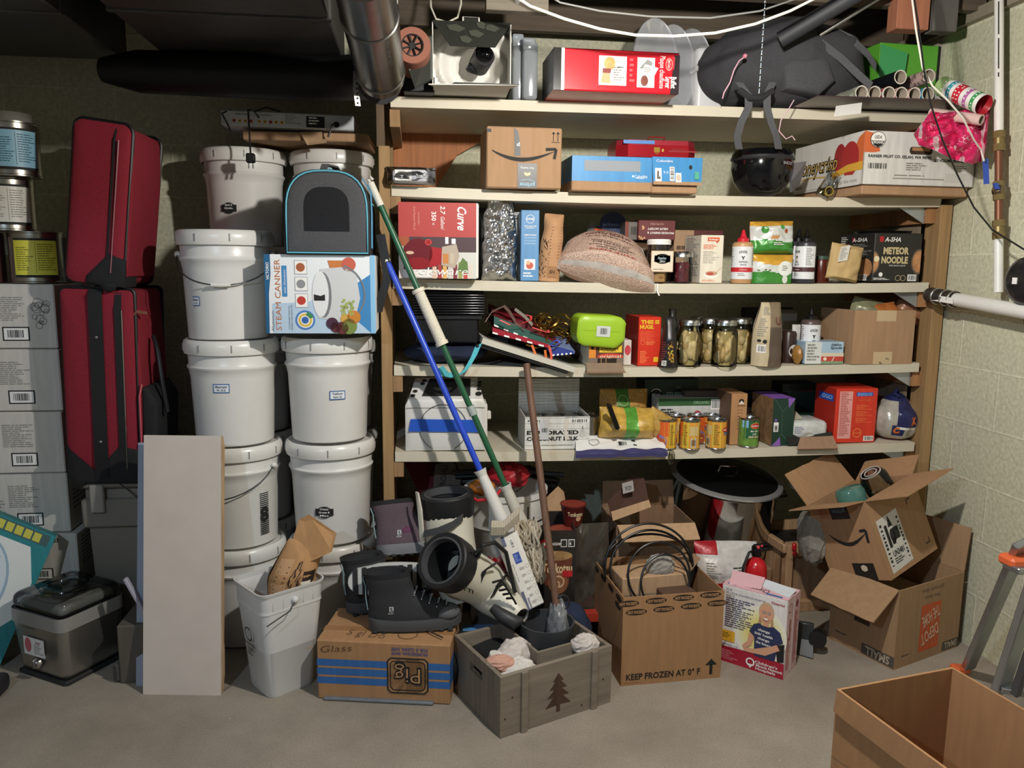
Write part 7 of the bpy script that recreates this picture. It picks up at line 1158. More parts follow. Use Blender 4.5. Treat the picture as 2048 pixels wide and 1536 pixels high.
# wooden box with red hardware
WB=K('b5906b',.75,'wood'); A=aZ(1566,1228,0); rzw=rad(4); w=.27; h=aY(1565,1092,A.y).z
t=root('wooden_chest','pale wooden chest with a framed front panel and red latch','chest',A,(0,0,rzw)); m=MB(); m.box(0,.03,0,w,.045,h,K('a17f60',.75,'wood')); m.box(0,.0,0,.03,.03,h,WB,.002); m.box(w-.03,0,0,w,.03,h,WB,.002); m.box(.03,.004,0,w-.03,.03,.045,WB,.002); m.box(.03,.004,h-.05,w-.03,.03,h,WB,.002); m.box(0,.03,0,.014,.30,h,WB,.002); m.box(w-.014,.03,0,w,.30,h,WB,.002); m.box(0,.29,0,w,.30,h,WB); m.box(.014,.045,.0,w-.014,.29,.012,WB); m.obj('chest_body',t)
m=MB(); m.box(-.018,-.004,h-.03,-.001,.26,h+.006,WB,.003); m.box(.018,-.012,h-.02,.034,.002,h+.012,K('b51a24',.35),.004); m.ball((.026,-.014,h-.03),.010,K('b51a24',.3),10); m.obj('red_latch',t); m=MB(); m.box(.02,.05,.014,w-.02,.28,h-.035,K('1a1a1c',.5,'plastic'),.01); o=m.obj('dark_packing'); o.location=A; o.rotation_euler=(0,0,rzw); tag(o,'dark plastic wrapped goods filling the wooden chest','packing')
# stock pot
t=root('stock_pot','huge stainless steel stock pot with a dark lid, tilted under the lowest shelf','pot',(0,0,0)); SS=K('b9b6b0',.09,'',1.); c=aY(1452,955,3.01); c.z=.50; R_=.218; tl=Matrix.Rotation(rad(9),4,'X')@Matrix.Rotation(rad(4),4,'Y'); t.matrix_world=Matrix.Translation(c)@tl
m=MB(); m.lathe([(0,-.30),(R_*.93,-.30),(R_*.97,-.285),(R_*.97,-.01),(R_,-.002),(R_*1.02,.0),(R_*1.0,.004)],SS,56); m.obj('pot_body',t); m=MB(); m.lathe([(R_*1.02,.0),(R_*1.04,.004),(R_*1.035,.010),(R_*.99,.014),(R_*.93,.016)],K('e0e0e0',.22,'',.75),56); m.obj('lid_rim',t); m=MB(); m.lathe([(R_*.94,.016),(R_*.5,.03),(0,.034)],K('0e1012',.06),48); m.tube([(-.04,0,.03),(-.035,0,.055),(.035,0,.055),(.04,0,.03)],.006,SS,8); m.obj('glass_lid',t)
for s in (1,): m=MB(); m.tube([(s*R_*.96,-.05,-.05),(s*(R_+.035),-.045,-.045),(s*(R_+.045),.0,-.043),(s*(R_+.035),.045,-.045),(s*R_*.96,.05,-.05)],.006,SS,8); m.obj('pot_handle',t)
m=MB(); m.box(1.13,2.86,0,1.42,3.2,.165,CARDD,.004); single(m,'plain_box','brown box on the floor holding up the stock pot','box')
# fire extinguisher
t=root('fire_extinguisher','red fire extinguisher with a black handle behind the cereal pack','fire extinguisher',(aY(1512,1120,2.60).x,2.60,0),(0,0,rad(15))); FR_=K('c41f28',.25,'paint'); r=.041; zt_=.315
m=MB(); m.lathe([(0,0),(r-.004,0),(r,.006),(r,zt_-.05),(r*.93,zt_-.025),(r*.7,zt_-.006),(r*.42,zt_),(.014,zt_+.012),(0,zt_+.012)],FR_,32); m.obj('cylinder',t); m=MB(); m.lathe([(.015,zt_+.01),(.018,zt_+.014),(.018,zt_+.045),(0,zt_+.05)],RUB,16); m.box(-.012,-.02,zt_+.03,.06,.0,zt_+.045,RUB,.003); m.box(-.02,-.02,zt_+.05,.045,.0,zt_+.058,RUB,.003); m.obj('valve_handle',t); m=MB(); m.ball((-.012,-.022,zt_+.052),.007,K('c8404a',.4),8); m.ball((.004,-.022,zt_+.055),.005,K('c8404a',.4),8); m.obj('pressure_gauge',t); m=MB(); m.tube([(-.015,0,zt_+.03),(-.045,-.015,zt_+.035),(-.07,-.02,zt_-.01),(-.075,-.02,zt_-.04)],.005,RUB,8); m.obj('hose',t)
# red and white feed bag
mb=MB(); p=bag(mb,.26,.31,.16,lambda u,v:(K('b51f2c',.35,'foil',.05) if v<.46+.10*math.sin(u*3) or (v>.86 and u<.4) else K('d9d6d2',.35,'foil',.05)),top=.35,bot=0,amp=.012,fr=10,seed=41,nu=40,nv=44,crease=.4); p.greek(.22,.55,.42,.78,9,GR,1); p.greek(.6,.62,.85,.74,4,INK,1); single(mb,'feed_bag','red and white plastic feed bag standing behind the fire extinguisher','bag',(aY(1448,1100,2.78).x,2.80,.001),(0,0,rad(-6)))
# noodle cups box
A=aZ(1082,1205,0); A=Vector((aY(1075,1100,2.58).x,2.58,0)); w=wfit(A,1152,1100,rad(-3)); h=aY(1075,1062,2.58).z; t=root('noodle_cup_box','black Tonkotsu noodle cup box with its top torn open','box',A,(0,0,rad(-3))); mb,pf=openbox(w,.22,h,K('2a2523',.45,'card'),.003); f=pf['F']
f.circ(.16,.90,.032,K('c8242c'),2); f.circ(.16,.895,.014,WHT,3); f.text('NONGSHIM',.44,.895,.022,WHT,w=.36); f.rect(.60,.87,.76,.93,WHT,2); f.rect(.615,.876,.745,.924,K('2a2523'),3); f.rect(.80,.87,.96,.93,WHT,2); f.rect(.815,.876,.945,.924,K('2a2523'),3); f.text('6',.85,.90,.03,WHT,w=.04,lay=5)
f.poly([(.10,.80),(.92,.80),(.82,.56),(.22,.56)],K('6b3a2a',.4),1); f.ell(.5,.80,.41,.04,K('a88458',.5,'food'),2); f.text('Tonkotsu',.52,.70,.075,K('e0c49a'),w=.78,bold=.03); f.ell(.55,.58,.26,.09,K('8a5a40',.4),2); f.ring(.55,.59,.05,.012,K('d9b08a'),3); f.ring(.52,.57,.025,.01,K('d9b08a'),3); f.rect(.66,.63,.92,.68,K('c02028'),4); f.greek(.5,.36,.9,.42,2,WHT,1); f.ell(.97,.35,.0,.0,INK,1); mb.obj('box_body',t)
m=MB(); m.slab([(.0,.22,h),(w,.22,h),(w*.9,.24,h+.07),(.1,.24,h+.09)],.003,CARD); m.obj('back_flap',t)
for i,(px,py,Y,zz) in enumerate(((1146,1032,2.70,h-.02),(1125,1060,2.66,h-.10))):
    tt=root('noodle_cup',['dark red noodle cup with cream lettering sitting on top of the torn box','lower noodle cup showing only its rim inside the torn box'][i],'noodle cup',Vector((aY(px,py,Y).x,Y,zz)),(0,0,0),'noodle cups in the torn box'); m=MB(); m.lathe([(0,0),(.032,0),(.046,.072),(.048,.074),(.048,.078),(.045,.078)],K('5d1f1c',.35),28); m.lathe([(0,.077),(.046,.077)],K('8a3a30',.4),28); m.obj('cup_body',tt); m=MB(); p=m.cyl(.0375,.02,.065,-60,60,r1=.0455); p.text('Tonkotsu',.5,.65,.36,K('e6cda6'),w=.62); p.ell(.65,.25,.12,.22,K('c99a78'),1); m.obj('cup_label',tt)
m=MB(); m.slab([(0,0,0),(.24,0,0),(.24,0,.10),(0,0,.10)],.003,K('6a1a1a',.4,'card'),Vector((0,-1,0))); m.box(0,0,0,.10,.04,.13,K('b53a2a',.4,'card')); P=m.plane((0,-.0005,0),(.1,0,0),(0,0,.13),(0,-1,0)); P.rect(0,0,1,.25,INK,1); P.text('NORCS',.5,.12,.1,WHT,w=.7); single(m,'noodle_carton','red and black carton corner beside the torn noodle cup box','carton',(A.x+w+.004,2.60,.0)); 
m=MB(); bag(m,.15,.44,.07,K('7d7468',.15,'film',.25),top=.3,amp=.014,fr=12,seed=47,crease=.6); single(m,'plastic_bag','tall clear film bag with a printed shrimp picture right of the noodle cups','bag',(aY(1178,1100,2.66).x,2.68,.001))
# open brown carton with flaps
A=Vector((aY(1232,1090,2.74).x,2.74,0)); w=wfit(A,1388,1090,0); h=aY(1300,1049,2.74).z; t=root('open_carton','dark open carton with torn flaps, under the lowest shelf behind the cables','box',A); mb,pf=openbox(w,.24,h,CARDD,.004); pf['F'].rect(.05,.55,.25,.62,K('8a6a2a'),1); mb.obj('carton_body',t); flap(w,.24,h,'F',.085,118,CARDL,t); flap(w,.24,h,'B',.10,8,CARDD,t); 
m=MB(); m.slab([aY(1216,1002,2.74),aY(1224,1040,2.72),aY(1300,1012,2.72),aY(1288,955,2.84),aY(1262,950,2.86)],.004,K('4a3026',.85,'card'),Vector((0,-.9,.4))); m.slab([aY(1226,1042,2.715),aY(1302,1014,2.715),aY(1298,1000,2.72),aY(1222,1024,2.72)],.004,CARDL,Vector((0,-1,0))); P=m.plane(aY(1246,988,2.755),aY(1268,982,2.755)-aY(1246,988,2.755),Vector((0,.02,.035)),(0,-.9,.4)); P.rect(0,0,1,1,K('8a8480'),1); P.text('YO!',.5,.4,.4,INK,w=.6); m.obj('torn_flap_left').parent=t; bpy.data.objects['torn_flap_left'].matrix_parent_inverse=Matrix.Translation(A).inverted()
def rring(w_,d_,r,z,n=5): return [Vector((a-w_/2,b-d_/2,z)) for a,b in rr(w_,d_,r,n)]
def loft(mb,rings,m,cap0=True,cap1=False):
    k=len(rings[0]); vs=[p for r_ in rings for p in r_]; fs=[[i*k+j,i*k+(j+1)%k,(i+1)*k+(j+1)%k,(i+1)*k+j] for i in range(len(rings)-1) for j in range(k)]
    if cap0: fs.append(list(range(k-1,-1,-1)))
    if cap1: fs.append([(len(rings)-1)*k+j for j in range(k)])
    mb.add(vs,fs,m,True)
# boots: snowboard boots
BW_=K('d9d4c4',.4,'plastic'); BB=K('1a1b1d',.5,'plastic'); BG=K('47484b',.6,'fabric')
def sboot(name,label,pts,rs,cuff,Mx=None,txt=None):
    t=root('snowboard_boot',label,'boot',(0,0,0),group='pair of white and black snowboard boots'); pts=[Vector(p) for p in pts]
    m=MB(); m.tube(pts[1:],0,BW_,24,rs=rs[1:],caps=False); m.obj('boot_shell',t)
    d=(pts[0]-pts[1]).normalized(); q=Vector((0,0,1)).rotation_difference(d).to_matrix().to_4x4(); R=rs[1]; L=(pts[0]-pts[1]).length
    m=MB(); m.lathe([(R*1.01,-.03),(R*1.05,L*.2),(R*1.05,L*.9),(R*1.0,L),(R*.86,L*.98),(R*.80,L*.5),(R*.78,-.10),(0,-.12)],BB,32,pts[1],axis=q); m.obj('boot_cuff',t)
    m=MB(); m.lathe([(R*.88,-.02),(R*.87,L*.99),(R*.80,L*1.01),(R*.76,L*.5)],BG,28,pts[1],axis=q); m.obj('boot_liner',t); return t,q,d
a=aY(892,1122,2.40); b=aY(925,1140,2.46)
pt=[aY(882,1120,2.37),aY(898,1128,2.40),aY(930,1147,2.46),aY(965,1166,2.50),aY(990,1190,2.49),aY(1012,1208,2.45),aY(1032,1224,2.41),aY(1044,1233,2.385)]
t,q,d=sboot('','white snowboard boot lying on its side with its dark cuff opening towards the viewer',pt,[.088,.087,.084,.080,.074,.062,.050,.028],0)
m=MB(); m.tube([aY(985,1215,2.40),aY(1005,1232,2.375),aY(1030,1246,2.36),aY(1045,1240,2.365)],0,K('2c2d2f',.5),10,rs=[.015,.024,.026,.012]); m.obj('toe_cap',t)
for i,(p0,p1,p2) in enumerate((((905,1140),(938,1108),(962,1100)),((955,1175),(970,1140),(990,1128)),((985,1192),(1000,1165),(1012,1150)))): m=MB(); m.ribbon([aY(*p0,2.375+.02*i),aY(*p1,2.355+.03*i),aY(*p2,2.375+.04*i)],.022,BB,(.6,.0,.5),.006); m.obj('boot_strap',t)
m=MB(); P=m.plane(aY(893,1168,2.33),aY(948,1190,2.36)-aY(893,1168,2.33),Vector((.0,-.004,.022)),(0,-.98,-.1)); P.text('GZETTI',.5,.5,.6,INK,w=.95,lay=6,bold=.04); m.obj('boot_logo',t)
for i in range(5): m=MB(); m.tube([aY(985+7*i,1165+8*i,2.375),aY(1002+6*i,1160+9*i,2.36),aY(1012+5*i,1172+9*i,2.365)],.004,BB,6); m.obj('ladder_tooth',t)
m=MB(); m.tube([aY(955,1115,2.39),aY(965,1090,2.38),aY(990,1085,2.40),aY(1012,1105,2.42),aY(1022,1150,2.42),aY(1030,1185,2.41)],.007,BB,10); m.obj('back_buckle',t)
pt=[aY(893,985,2.63),aY(895,1012,2.63),aY(897,1040,2.62),aY(900,1075,2.61),aY(905,1110,2.59),aY(915,1150,2.57),aY(930,1190,2.56)]
t,q,d=sboot('','second snowboard boot standing upright behind the lying one, black cuff on top',pt,[.086,.090,.086,.084,.084,.082,.078],0)
m=MB(); m.ribbon([aY(848,1068,2.55),aY(875,1062,2.52),aY(905,1050,2.52),aY(925,1035,2.54)],.024,BG,(.1,0,1),.008); m.obj('boot_strap',t); m=MB(); m.slab([aY(833,983,2.60),aY(838,985,2.58),aY(845,1020,2.57),aY(850,1085,2.56),aY(843,1085,2.57),aY(838,1025,2.58)],.006,BW_); m.obj('side_tongue',t); m=MB(); P=m.plane(aY(936,1048,2.565),Vector((0,.0,.07)),Vector((-.018,-.004,0)),(.4,-.9,0)); P.text('GZETTI',.5,.5,.6,INK,w=.9,lay=5); m.obj('boot_logo',t)
m=MB(); m.slab([aY(880,1090,2.50),aY(905,1068,2.505),aY(920,1085,2.505),aY(915,1110,2.50)],.01,BG); m.obj('boot_panel',t)
# buckets behind
t=root('white_pail','open white pail with a red printed side holding kitchen odds and ends','bucket',(aY(1015,1050,2.80).x,2.86,0)); zt_=aY(1015,1005,2.72).z+.02; m=MB(); m.lathe([(0,0),(.125,0),(.130,.01),(.147,zt_*.75),(.152,zt_*.76),(.150,zt_*.80),(.151,zt_-.02),(.158,zt_-.018),(.158,zt_),(.148,zt_),(.14,zt_*.6),(0,zt_*.6)],BKT,40); m.obj('pail_body',t); m=MB(); p=m.cyl(.142,zt_*.35,zt_*.66,-50,20); p.rect(0,0,1,1,K('b51f2c',.4),1); p.ell(.5,.6,.2,.3,K('d98a90'),2); m.obj('red_label',t); m=MB(); p=m.cyl(.1515,zt_*.80,zt_*.94,-10,60); p.text('5 gln',.3,.6,.5,INK,w=.2,lay=3); p.rect(0,0,1,.06,INK,2); p.rect(.5,.2,.52,.9,INK,2); m.obj('volume_mark',t)
single(crump(.16,.12,.10,K('a8202c',.4,'paint'),51),'red_tool','red plastic handled thing lying on the open white pail','tool',(aY(1010,1000,2.80).x+.02,2.87,zt_-.01)); m=MB(); m.ball((0,0,0),.05,K('b5702a',.4,'food'),14,(1,.7,.6)); m.tube([(-.05,-.03,-.02),(-.02,-.05,-.035),(.04,-.045,-.03),(.07,-.02,-.0)],.006,K('c8283a',.4),8); single(m,'orange_bag','orange netted bag with a red cord on the rim of the white pail','bag',(aY(965,990,2.74).x,2.76,zt_+.028))
t=root('tan_pail','tan lidded pail half hidden behind the snowboard boots','bucket',(aY(862,1080,2.95).x,2.98,0)); zp=aY(862,1058,2.95).z; m=MB(); m.lathe([(0,0),(.13,0),(.145,zp-.03),(0,zp-.03)],K('a08872',.5,'plastic'),36); m.obj('pail_body',t); m=MB(); m.lathe([(.15,zp-.035),(.155,zp-.02),(.152,zp),(.14,zp),(.135,zp-.006),(0,zp-.006)],K('b09880',.5,'plastic'),36); m.obj('pail_lid',t)
DKG=K('3a3a3c',.6,'fabric'); 
m=MB(); m.slab([aY(808,925,3.05),aY(872,925,3.05),aY(862,990,3.0),aY(840,990,3.0)],.03,K('6a1520',.8,'fabric'),Vector((0,-1,0))); single(m,'red_cloth','dark red cloth hanging under the left end of the lowest shelf','cloth')
m=MB(); q=[aY(870,930,3.0),aY(905,920,3.0),aY(922,960,3.0),aY(915,985,3.0),aY(865,985,3.0)]; m.slab(q,.16,K('6b635c',.6,'card'),Vector((0,-1,0))); P=m.plane(aY(872,975,2.999),aY(895,975,2.999)-aY(872,975,2.999),aY(880,925,2.999)-aY(872,975,2.999),(0,-1,0)); P.text('ROHU',.5,.5,.5,K('3a3632'),rot=90,w=.8); m.box(q[4].x,3.0,0,q[3].x,3.16,q[3].z-.002,K('2a2826',.7,'card')); single(m,'grey_package','grey printed package leaning under the lowest shelf behind the boots','package')
t=root('camp_chair','folded dark grey camp chair lying across under the lowest shelf','chair',(0,0,0))
for i in range(5): 
    m=MB(); m.tube([aY(905+6*i,945+9*i,2.98+.02*i),aY(1010,940+10*i,2.97+.02*i),aY(1128-14*i,950+12*i,2.98+.02*i)],.010,[DKG,RUB][i%2],8); m.obj('folded_tube',t)
m=MB(); m.slab([aY(920,945,3.04),aY(1060,930,3.04),aY(1120,958,3.04),aY(1085,1010,3.0),aY(960,1005,3.0)],.05,K('2e2f31',.8,'fabric'),Vector((0,-.8,.6))); m.obj('seat_fabric',t)
m=MB(); m.tube([aY(1018,955,2.90),aY(1022,975,2.88),aY(1032,985,2.88),aY(1045,975,2.88),aY(1042,960,2.89),aY(1030,950,2.90)],.0035,K('a9a9ab',.3,'metal',.8),8); m.obj('wire_loop',t)
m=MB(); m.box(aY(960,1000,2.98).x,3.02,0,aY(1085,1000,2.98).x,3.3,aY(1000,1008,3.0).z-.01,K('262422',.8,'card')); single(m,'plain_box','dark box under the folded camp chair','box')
# poles and mops
def pole(mb,a,b,r,m): cyl2(mb,a,b,r,m,16)
def on2(a,b,y,x0=None):  # point on segment a-b whose pixel height is y
    lo,hi=0.,1.
    for _ in range(30):
        k=(lo+hi)/2; p=a.lerp(b,k); Z=p.z-H; fw=p.x*math.sin(CW)+p.y*math.cos(CW); dd=fw*math.cos(CP)-Z*math.sin(CP); uu=fw*math.sin(CP)+Z*math.cos(CP); rx=F*(p.x*math.cos(CW)-p.y*math.sin(CW))/dd; yy_=768+rx*math.sin(CR)-F*uu/dd*math.cos(CR)
        if yy_<y: lo=k
        else: hi=k
    return a.lerp(b,k)
t=root('blue_mop','blue handled mop with a white socket, leaning against the shelf post','mop',(0,0,0)); a=aY(764,500,2.715); b=aY(1078,1205,2.44); m=MB(); pole(m,on2(a,b,520),on2(a,b,944),.0105,K('2348c0',.3,'plastic')); m.obj('blue_pole',t); m=MB(); pole(m,a,on2(a,b,524),.0125,K('d9d4c8',.5)); m.obj('white_tip',t); m=MB(); q0=on2(a,b,940); q1=on2(a,b,1055); cyl2(m,q0,q0.lerp(q1,.1),.022,K('cfccc6',.4,'plastic'),18,r2=.0165,open_=True); cyl2(m,q0.lerp(q1,.1),q1,.0165,K('d6d3ce',.4,'plastic'),18,r2=.024); m.obj('white_socket',t)
t=root('green_mop','green handled mop with a woven white grip and white tip, leaning against the post','mop',(0,0,0)); a2=aY(741,366,2.71); b2=aY(1072,1110,2.57); GRP=K('245a3c',.35,'plastic'); m=MB(); pole(m,on2(a2,b2,408),on2(a2,b2,978),.0105,GRP); m.obj('green_pole',t); m=MB(); q0=on2(a2,b2,366); q1=on2(a2,b2,412); pole(m,q0,q1,.0125,K('d9d4c8',.5)); m.tube([q0,q0+Vector((-.008,0,.012)),q0+Vector((-.001,0,.02)),q0+Vector((.008,0,.010))],.005,K('d9d4c8',.5),8); m.obj('hang_tip',t)
m=MB(); q0=on2(a2,b2,578);q1=on2(a2,b2,690); cyl2(m,q0,q1,.0175,K('d9d2c0',.8,'fabric'),18,r2=.019); cyl2(m,q0,q0.lerp(q1,.06),.022,K('d9d2c0',.6),18); cyl2(m,q0.lerp(q1,.94),q1,.022,K('d9d2c0',.6),18); m.obj('woven_grip',t); m=MB(); cyl2(m,on2(a2,b2,812),on2(a2,b2,830),.0145,K('9fa8a2',.4),16); m.obj('lock_collar',t)
m=MB(); q0=on2(a2,b2,970);q1=on2(a2,b2,1075); cyl2(m,q0,q0.lerp(q1,.1),.023,K('cfccc6',.4,'plastic'),18,r2=.018,open_=True); cyl2(m,q0.lerp(q1,.1),q1,.018,K('c4bfb4',.5,'plastic'),18,r2=.026); m.obj('white_socket',t)
MPH=K('b3a894',.95,'fabric'); R=random.Random(12)
def strands(px0,px1,n,Y,name,par,sp=1.,r=.0046):
    m=MB()
    for i in range(n):
        s=i/(n-1); a=aY(px0[0]+R.uniform(-3,3)+(px0[2])*s,px0[1]+R.uniform(-4,4),Y+R.uniform(-.02,.02)); b=aY(px1[0]+R.uniform(-3,3)+px1[2]*s,px1[1]+R.uniform(-6,6),Y-.02+R.uniform(-.03,.02)); mid=a.lerp(b,.5)+Vector((.010*sp*math.sin(i),-.02,R.uniform(-.01,.01))); c1_=a.lerp(b,.25)+Vector((.012*math.sin(i*2.1),-.015,0)); c2_=a.lerp(b,.8)+Vector((.012*math.cos(i*1.7),-.01,0)); m.tube([a,c1_,mid,c2_,b],r,[MPH,K('a59a86',.95,'fabric'),K('c4baa8',.95,'fabric')][i%3],6)
    o=m.obj(name,par); o['kind']='stuff'; return o
strands((1030,1042,45),(1040,1095,38),26,2.56,'mop_strands',t); strands((1045,1090,38),(1058,1162,30),26,2.55,'mop_strands',t)
m=MB(); 
for i in range(22):
    s=i/21; c=aY(983+52*s,1052-22*max(0,s-.45)*2.2,2.475); m.tube([c+Vector((.002,-.012,.022)),c+Vector((.0,-.022,.004)),c+Vector((.0,-.014,-.024)),c+Vector((.0,.01,-.03))],.0042,MPH if i%2 else K('c4baa8',.95,'fabric'),6)
o=m.obj('mop_collar_strands',bpy.data.objects['blue_mop']); o['kind']='stuff'
# tall printed mop box
Ab=aY(1055,1222,2.40); At=aY(1000,1075,2.47); wv=aY(1082,1208,2.42)-Ab; M4=frame3(Ab,wv,At-Ab); w=wv.length*1.25; h=(At-Ab).length; t=root('mop_refill_box','long white box with a blue square label, leaning beside the mops','box',(0,0,0)); t.matrix_world=M4; m=MB(); P=m.carton(w,.05,h,K('dbd8d2',.5,'card'),.003); f=P['F']; f.rect(0,.0,.16,.25,K('5a5e78',.5),1); f.rect(.0,.86,.18,1,K('5a5e78',.5),1); f.rect(.30,.60,.66,.74,K('2f4a9a',.4),2); f.greek(.34,.62,.62,.72,5,K('8a9ad0'),3); f.bar(.38,.80,.58,.93,2,vert=True); f.text('Home Twist Mop',.14,.50,.05,GR,w=.24,rot=-90,lay=3); f.text('home',.28,.07,.12,K('4a5078'),w=.15,rot=-90,sh=.2)
for k in range(6): f.greek(.38,.05+k*.09,.68,.09+k*.09,3,GR,2,seed=k); f.ring(.82,.08+k*.09,.025,.003,GR,2)
m.obj('box_shell',t)
t=root('wooden_stick','long brown wooden stick leaning against the second shelf board','stick',(0,0,0)); a=aY(1053,728,2.725); b=aY(1113,1212,2.42); m=MB(); pole(m,a,b,.0125,K('6b4c3a',.6,'wood')); m.obj('stick_shaft',t)
# diaper style box and boots on it
A=aZ(636,1397,0); C=aZ(900,1410,0); rzp=math.atan2(C.y-A.y,C.x-A.x); w=(C-A).length; h=aY(637,1279,A.y).z; d=.235; t=root('blue_striped_box','worn cardboard box with blue stripes and an upside down oval logo, boots on top','box',A,(0,0,rzp)); m=MB(); PX=K('a87f58',.85,'card'); P=m.carton(w,d,h,PX,.004); f=P['F']; BLS=K('2f66a8',.6,'card')
for b_ in (.27,.42,.57): f.rect(0,b_,1,b_+.115,BLS,1)
f.rect(.53,.15,.84,.76,PX,2); f.ring(.685,.455,.33,.33,PX,2); 
q=[(.56,.17),(.81,.17),(.835,.22),(.835,.70),(.81,.75),(.56,.75),(.535,.70),(.535,.22)]; f.line(q+[q[0]],.022,INK,4); q2=[(.575,.22),(.795,.22),(.815,.27),(.815,.66),(.795,.70),(.575,.70),(.555,.66),(.555,.27)]; f.line(q2+[q2[0]],.015,INK,4); f.text('Pig',.685,.46,.27,INK,w=.21,rot=180,lay=5,bold=.05); f.text('Pig',.683,.463,.25,K('b58a62'),w=.19,rot=180,lay=8,bold=-.01)
f.text('FOR A CLEAN, SAFE',.70,.90,.055,K('4a4f86'),w=.27,rot=180,lay=3); f.text('PROFESSIONAL SHOP',.70,.83,.05,K('4a4f86'),w=.27,rot=180,lay=3); f.text('Glass',.15,.87,.11,K('5a4030',.8),w=.24,rot=5,bold=-.01,sh=.3); f.text('Matsu',.57,.035,.05,INK,w=.2); T=P['T']; T.rect(0,.3,1,.42,K('9a7048',.5),1); T.ring(.66,.25,.14,.02,K('7a5a3c'),2); T.text('5 gl Do',.35,.22,.16,K('7a5a3c'),w=.3,rot=-8,bold=0); P['R'].rect(0,.27,1,.69,BLS,1); m.obj('box_body',t)
m=MB(); m.box(.02,-.012,-.0,w-.05,.02,.012,K('8f959c',.3,'metal',.6),.004); m.obj('flattened_edge',t)
def hiking(label,Mx,name='hiking_boot',up=None,sole=K('47494c',.7,'plastic'),group='pair of black hiking boots on the striped box'):
    up=up or K('2c2d30',.8,'fabric'); t=root(name,label,'boot',(0,0,0),group=group); t.matrix_world=Mx
    def sect(s): # s along length 0 heel..1 toe : half width, height of upper
        wd=.034+.012*math.sin(PI*min(1,s*1.15))**.8*(1 if s>.3 else .8)-.012*max(0,s-.8)*4; return wd
    N=28; m=MB(); rg=[]
    for z,x0,x1,wd in ((.028,-.004,.286,.046),(.042,-.006,.290,.047),(.054,-.006,.284,.046),(.066,-.005,.262,.044),(.080,-.004,.228,.041),(.094,-.003,.192,.038),(.110,-.003,.160,.036),(.127,-.005,.142,.036),(.147,-.010,.134,.038),(.167,-.016,.130,.040),(.180,-.020,.122,.038),(.176,-.008,.112,.030),(.14,.0,.11,.026),(.09,.01,.11,.024)):
        rg.append([Vector((x0+(x1-x0)*(.5-.5*math.cos(2*PI*k/N)),wd*(1 if math.sin(2*PI*k/N)>0 else -1)*abs(math.sin(2*PI*k/N))**.7*(.86+.14*math.cos(4*PI*k/N+2.6) if x1>.24 else 1),z+.006*(.5-.5*math.cos(2*PI*k/N))*(z>.16))) for k in range(N)])
    loft(m,rg,up,False,True); m.obj('boot_upper',t)
    m=MB(); loft(m,[[p*1.0+Vector((0,0,.001)) for p in r_] for r_ in ([q*1.012+Vector((-.001,0,.0)) for q in rg[9]],[q*1.015+Vector((-.002,0,.001)) for q in rg[10]],[q for q in rg[11]])],K('1b1c1e',.9,'fabric'),False,False); m.obj('collar',t)
    m=MB(); m.ball((.245,0,.045),.04,K('55575a',.8,'fabric'),16,(1.15,1.1,.62)); m.obj('toe_cap',t)
    m=MB(); top=[];N=40
    def outl(k):
        g=2*PI*k/N; s=.5-.5*math.cos(g); wd=sect(min(.99,max(0.0,s)))*1.12; 
        if s>.85: wd*=math.sqrt(max(.0,1-((s-.85)/.152)**2))
        if s<.08: wd*=math.sqrt(max(0,s/.08))*.9+.05
        return (-.006+.30*s,wd*(1 if g<PI else -1))
    o1=[outl(k) for k in range(N)]; lv=[(.0,.96),(.012,1.0),(.026,1.02),(.036,.97)]; vs=[];fs=[]
    for z,k_ in lv: vs+=[(x+(.012 if z<.005 and x>.25 else 0)*0,y*k_,z+(.012*max(0,(x-.22)/.08)**2 if z<.02 else 0)) for x,y in o1]
    for i in range(3):
        for k in range(N): j=(k+1)%N; fs.append([i*N+k,i*N+j,(i+1)*N+j,(i+1)*N+k])
    fs+=[list(range(N-1,-1,-1)),[3*N+k for k in range(N)]]; m.add(vs,fs,sole,True)
    for k in range(9): m.box(.01+k*.03,-.045,-.006,.026+k*.03,.045,.004,K('26272a',.7),.002)
    m.obj('boot_sole',t)
    for i in range(5): m=MB(); x=.142+i*.024; z=.128-.0135*i; m.tube([(x,-.024,z-.012),(x+.01,0,z+.004),(x,.024,z-.012)],.0024,K('8a8c8e',.7),6); m.obj('boot_lace',t)
    m=MB(); m.ribbon([(-.006,0,.06),(-.012,0,.10),(-.012,0,.14),(-.02,0,.165)],.018,K('7f9aa0',.7),(0,1,0),.003); m.obj('heel_tab',t); m=MB(); P=m.plane((.06,-.0405,.06),(.022,0,0),(0,0,.022),(0,-1,0)); P.rect(.2,.2,.8,1,K('d0d2d4'),1); P.text('S',.5,.6,.6,INK,w=.4,lay=3); P.text('SALOMON',.5,.0,.18,K('d0d2d4'),w=1); m.obj('boot_logo',t)
    for i in range(4): m=MB(); m.ball((.142+i*.024,-.030,.114-.0135*i),.003,CHR,6); m.obj('lace_eyelet',t)
    return t
zb=h+.007; p=aZ(742,1268,zb); hiking('right hiking boot of the pair, toe pointing right, small white logo on its side',Matrix.Translation((p.x-.005,p.y+.055,zb))@Matrix.Rotation(rad(-2),4,'Z')); p=aZ(690,1248,zb); hiking('left hiking boot of the pair, behind and left of the other, heel tab grey',Matrix.Translation((p.x+.0,p.y+.10,zb))@Matrix.Rotation(rad(17),4,'Z'))
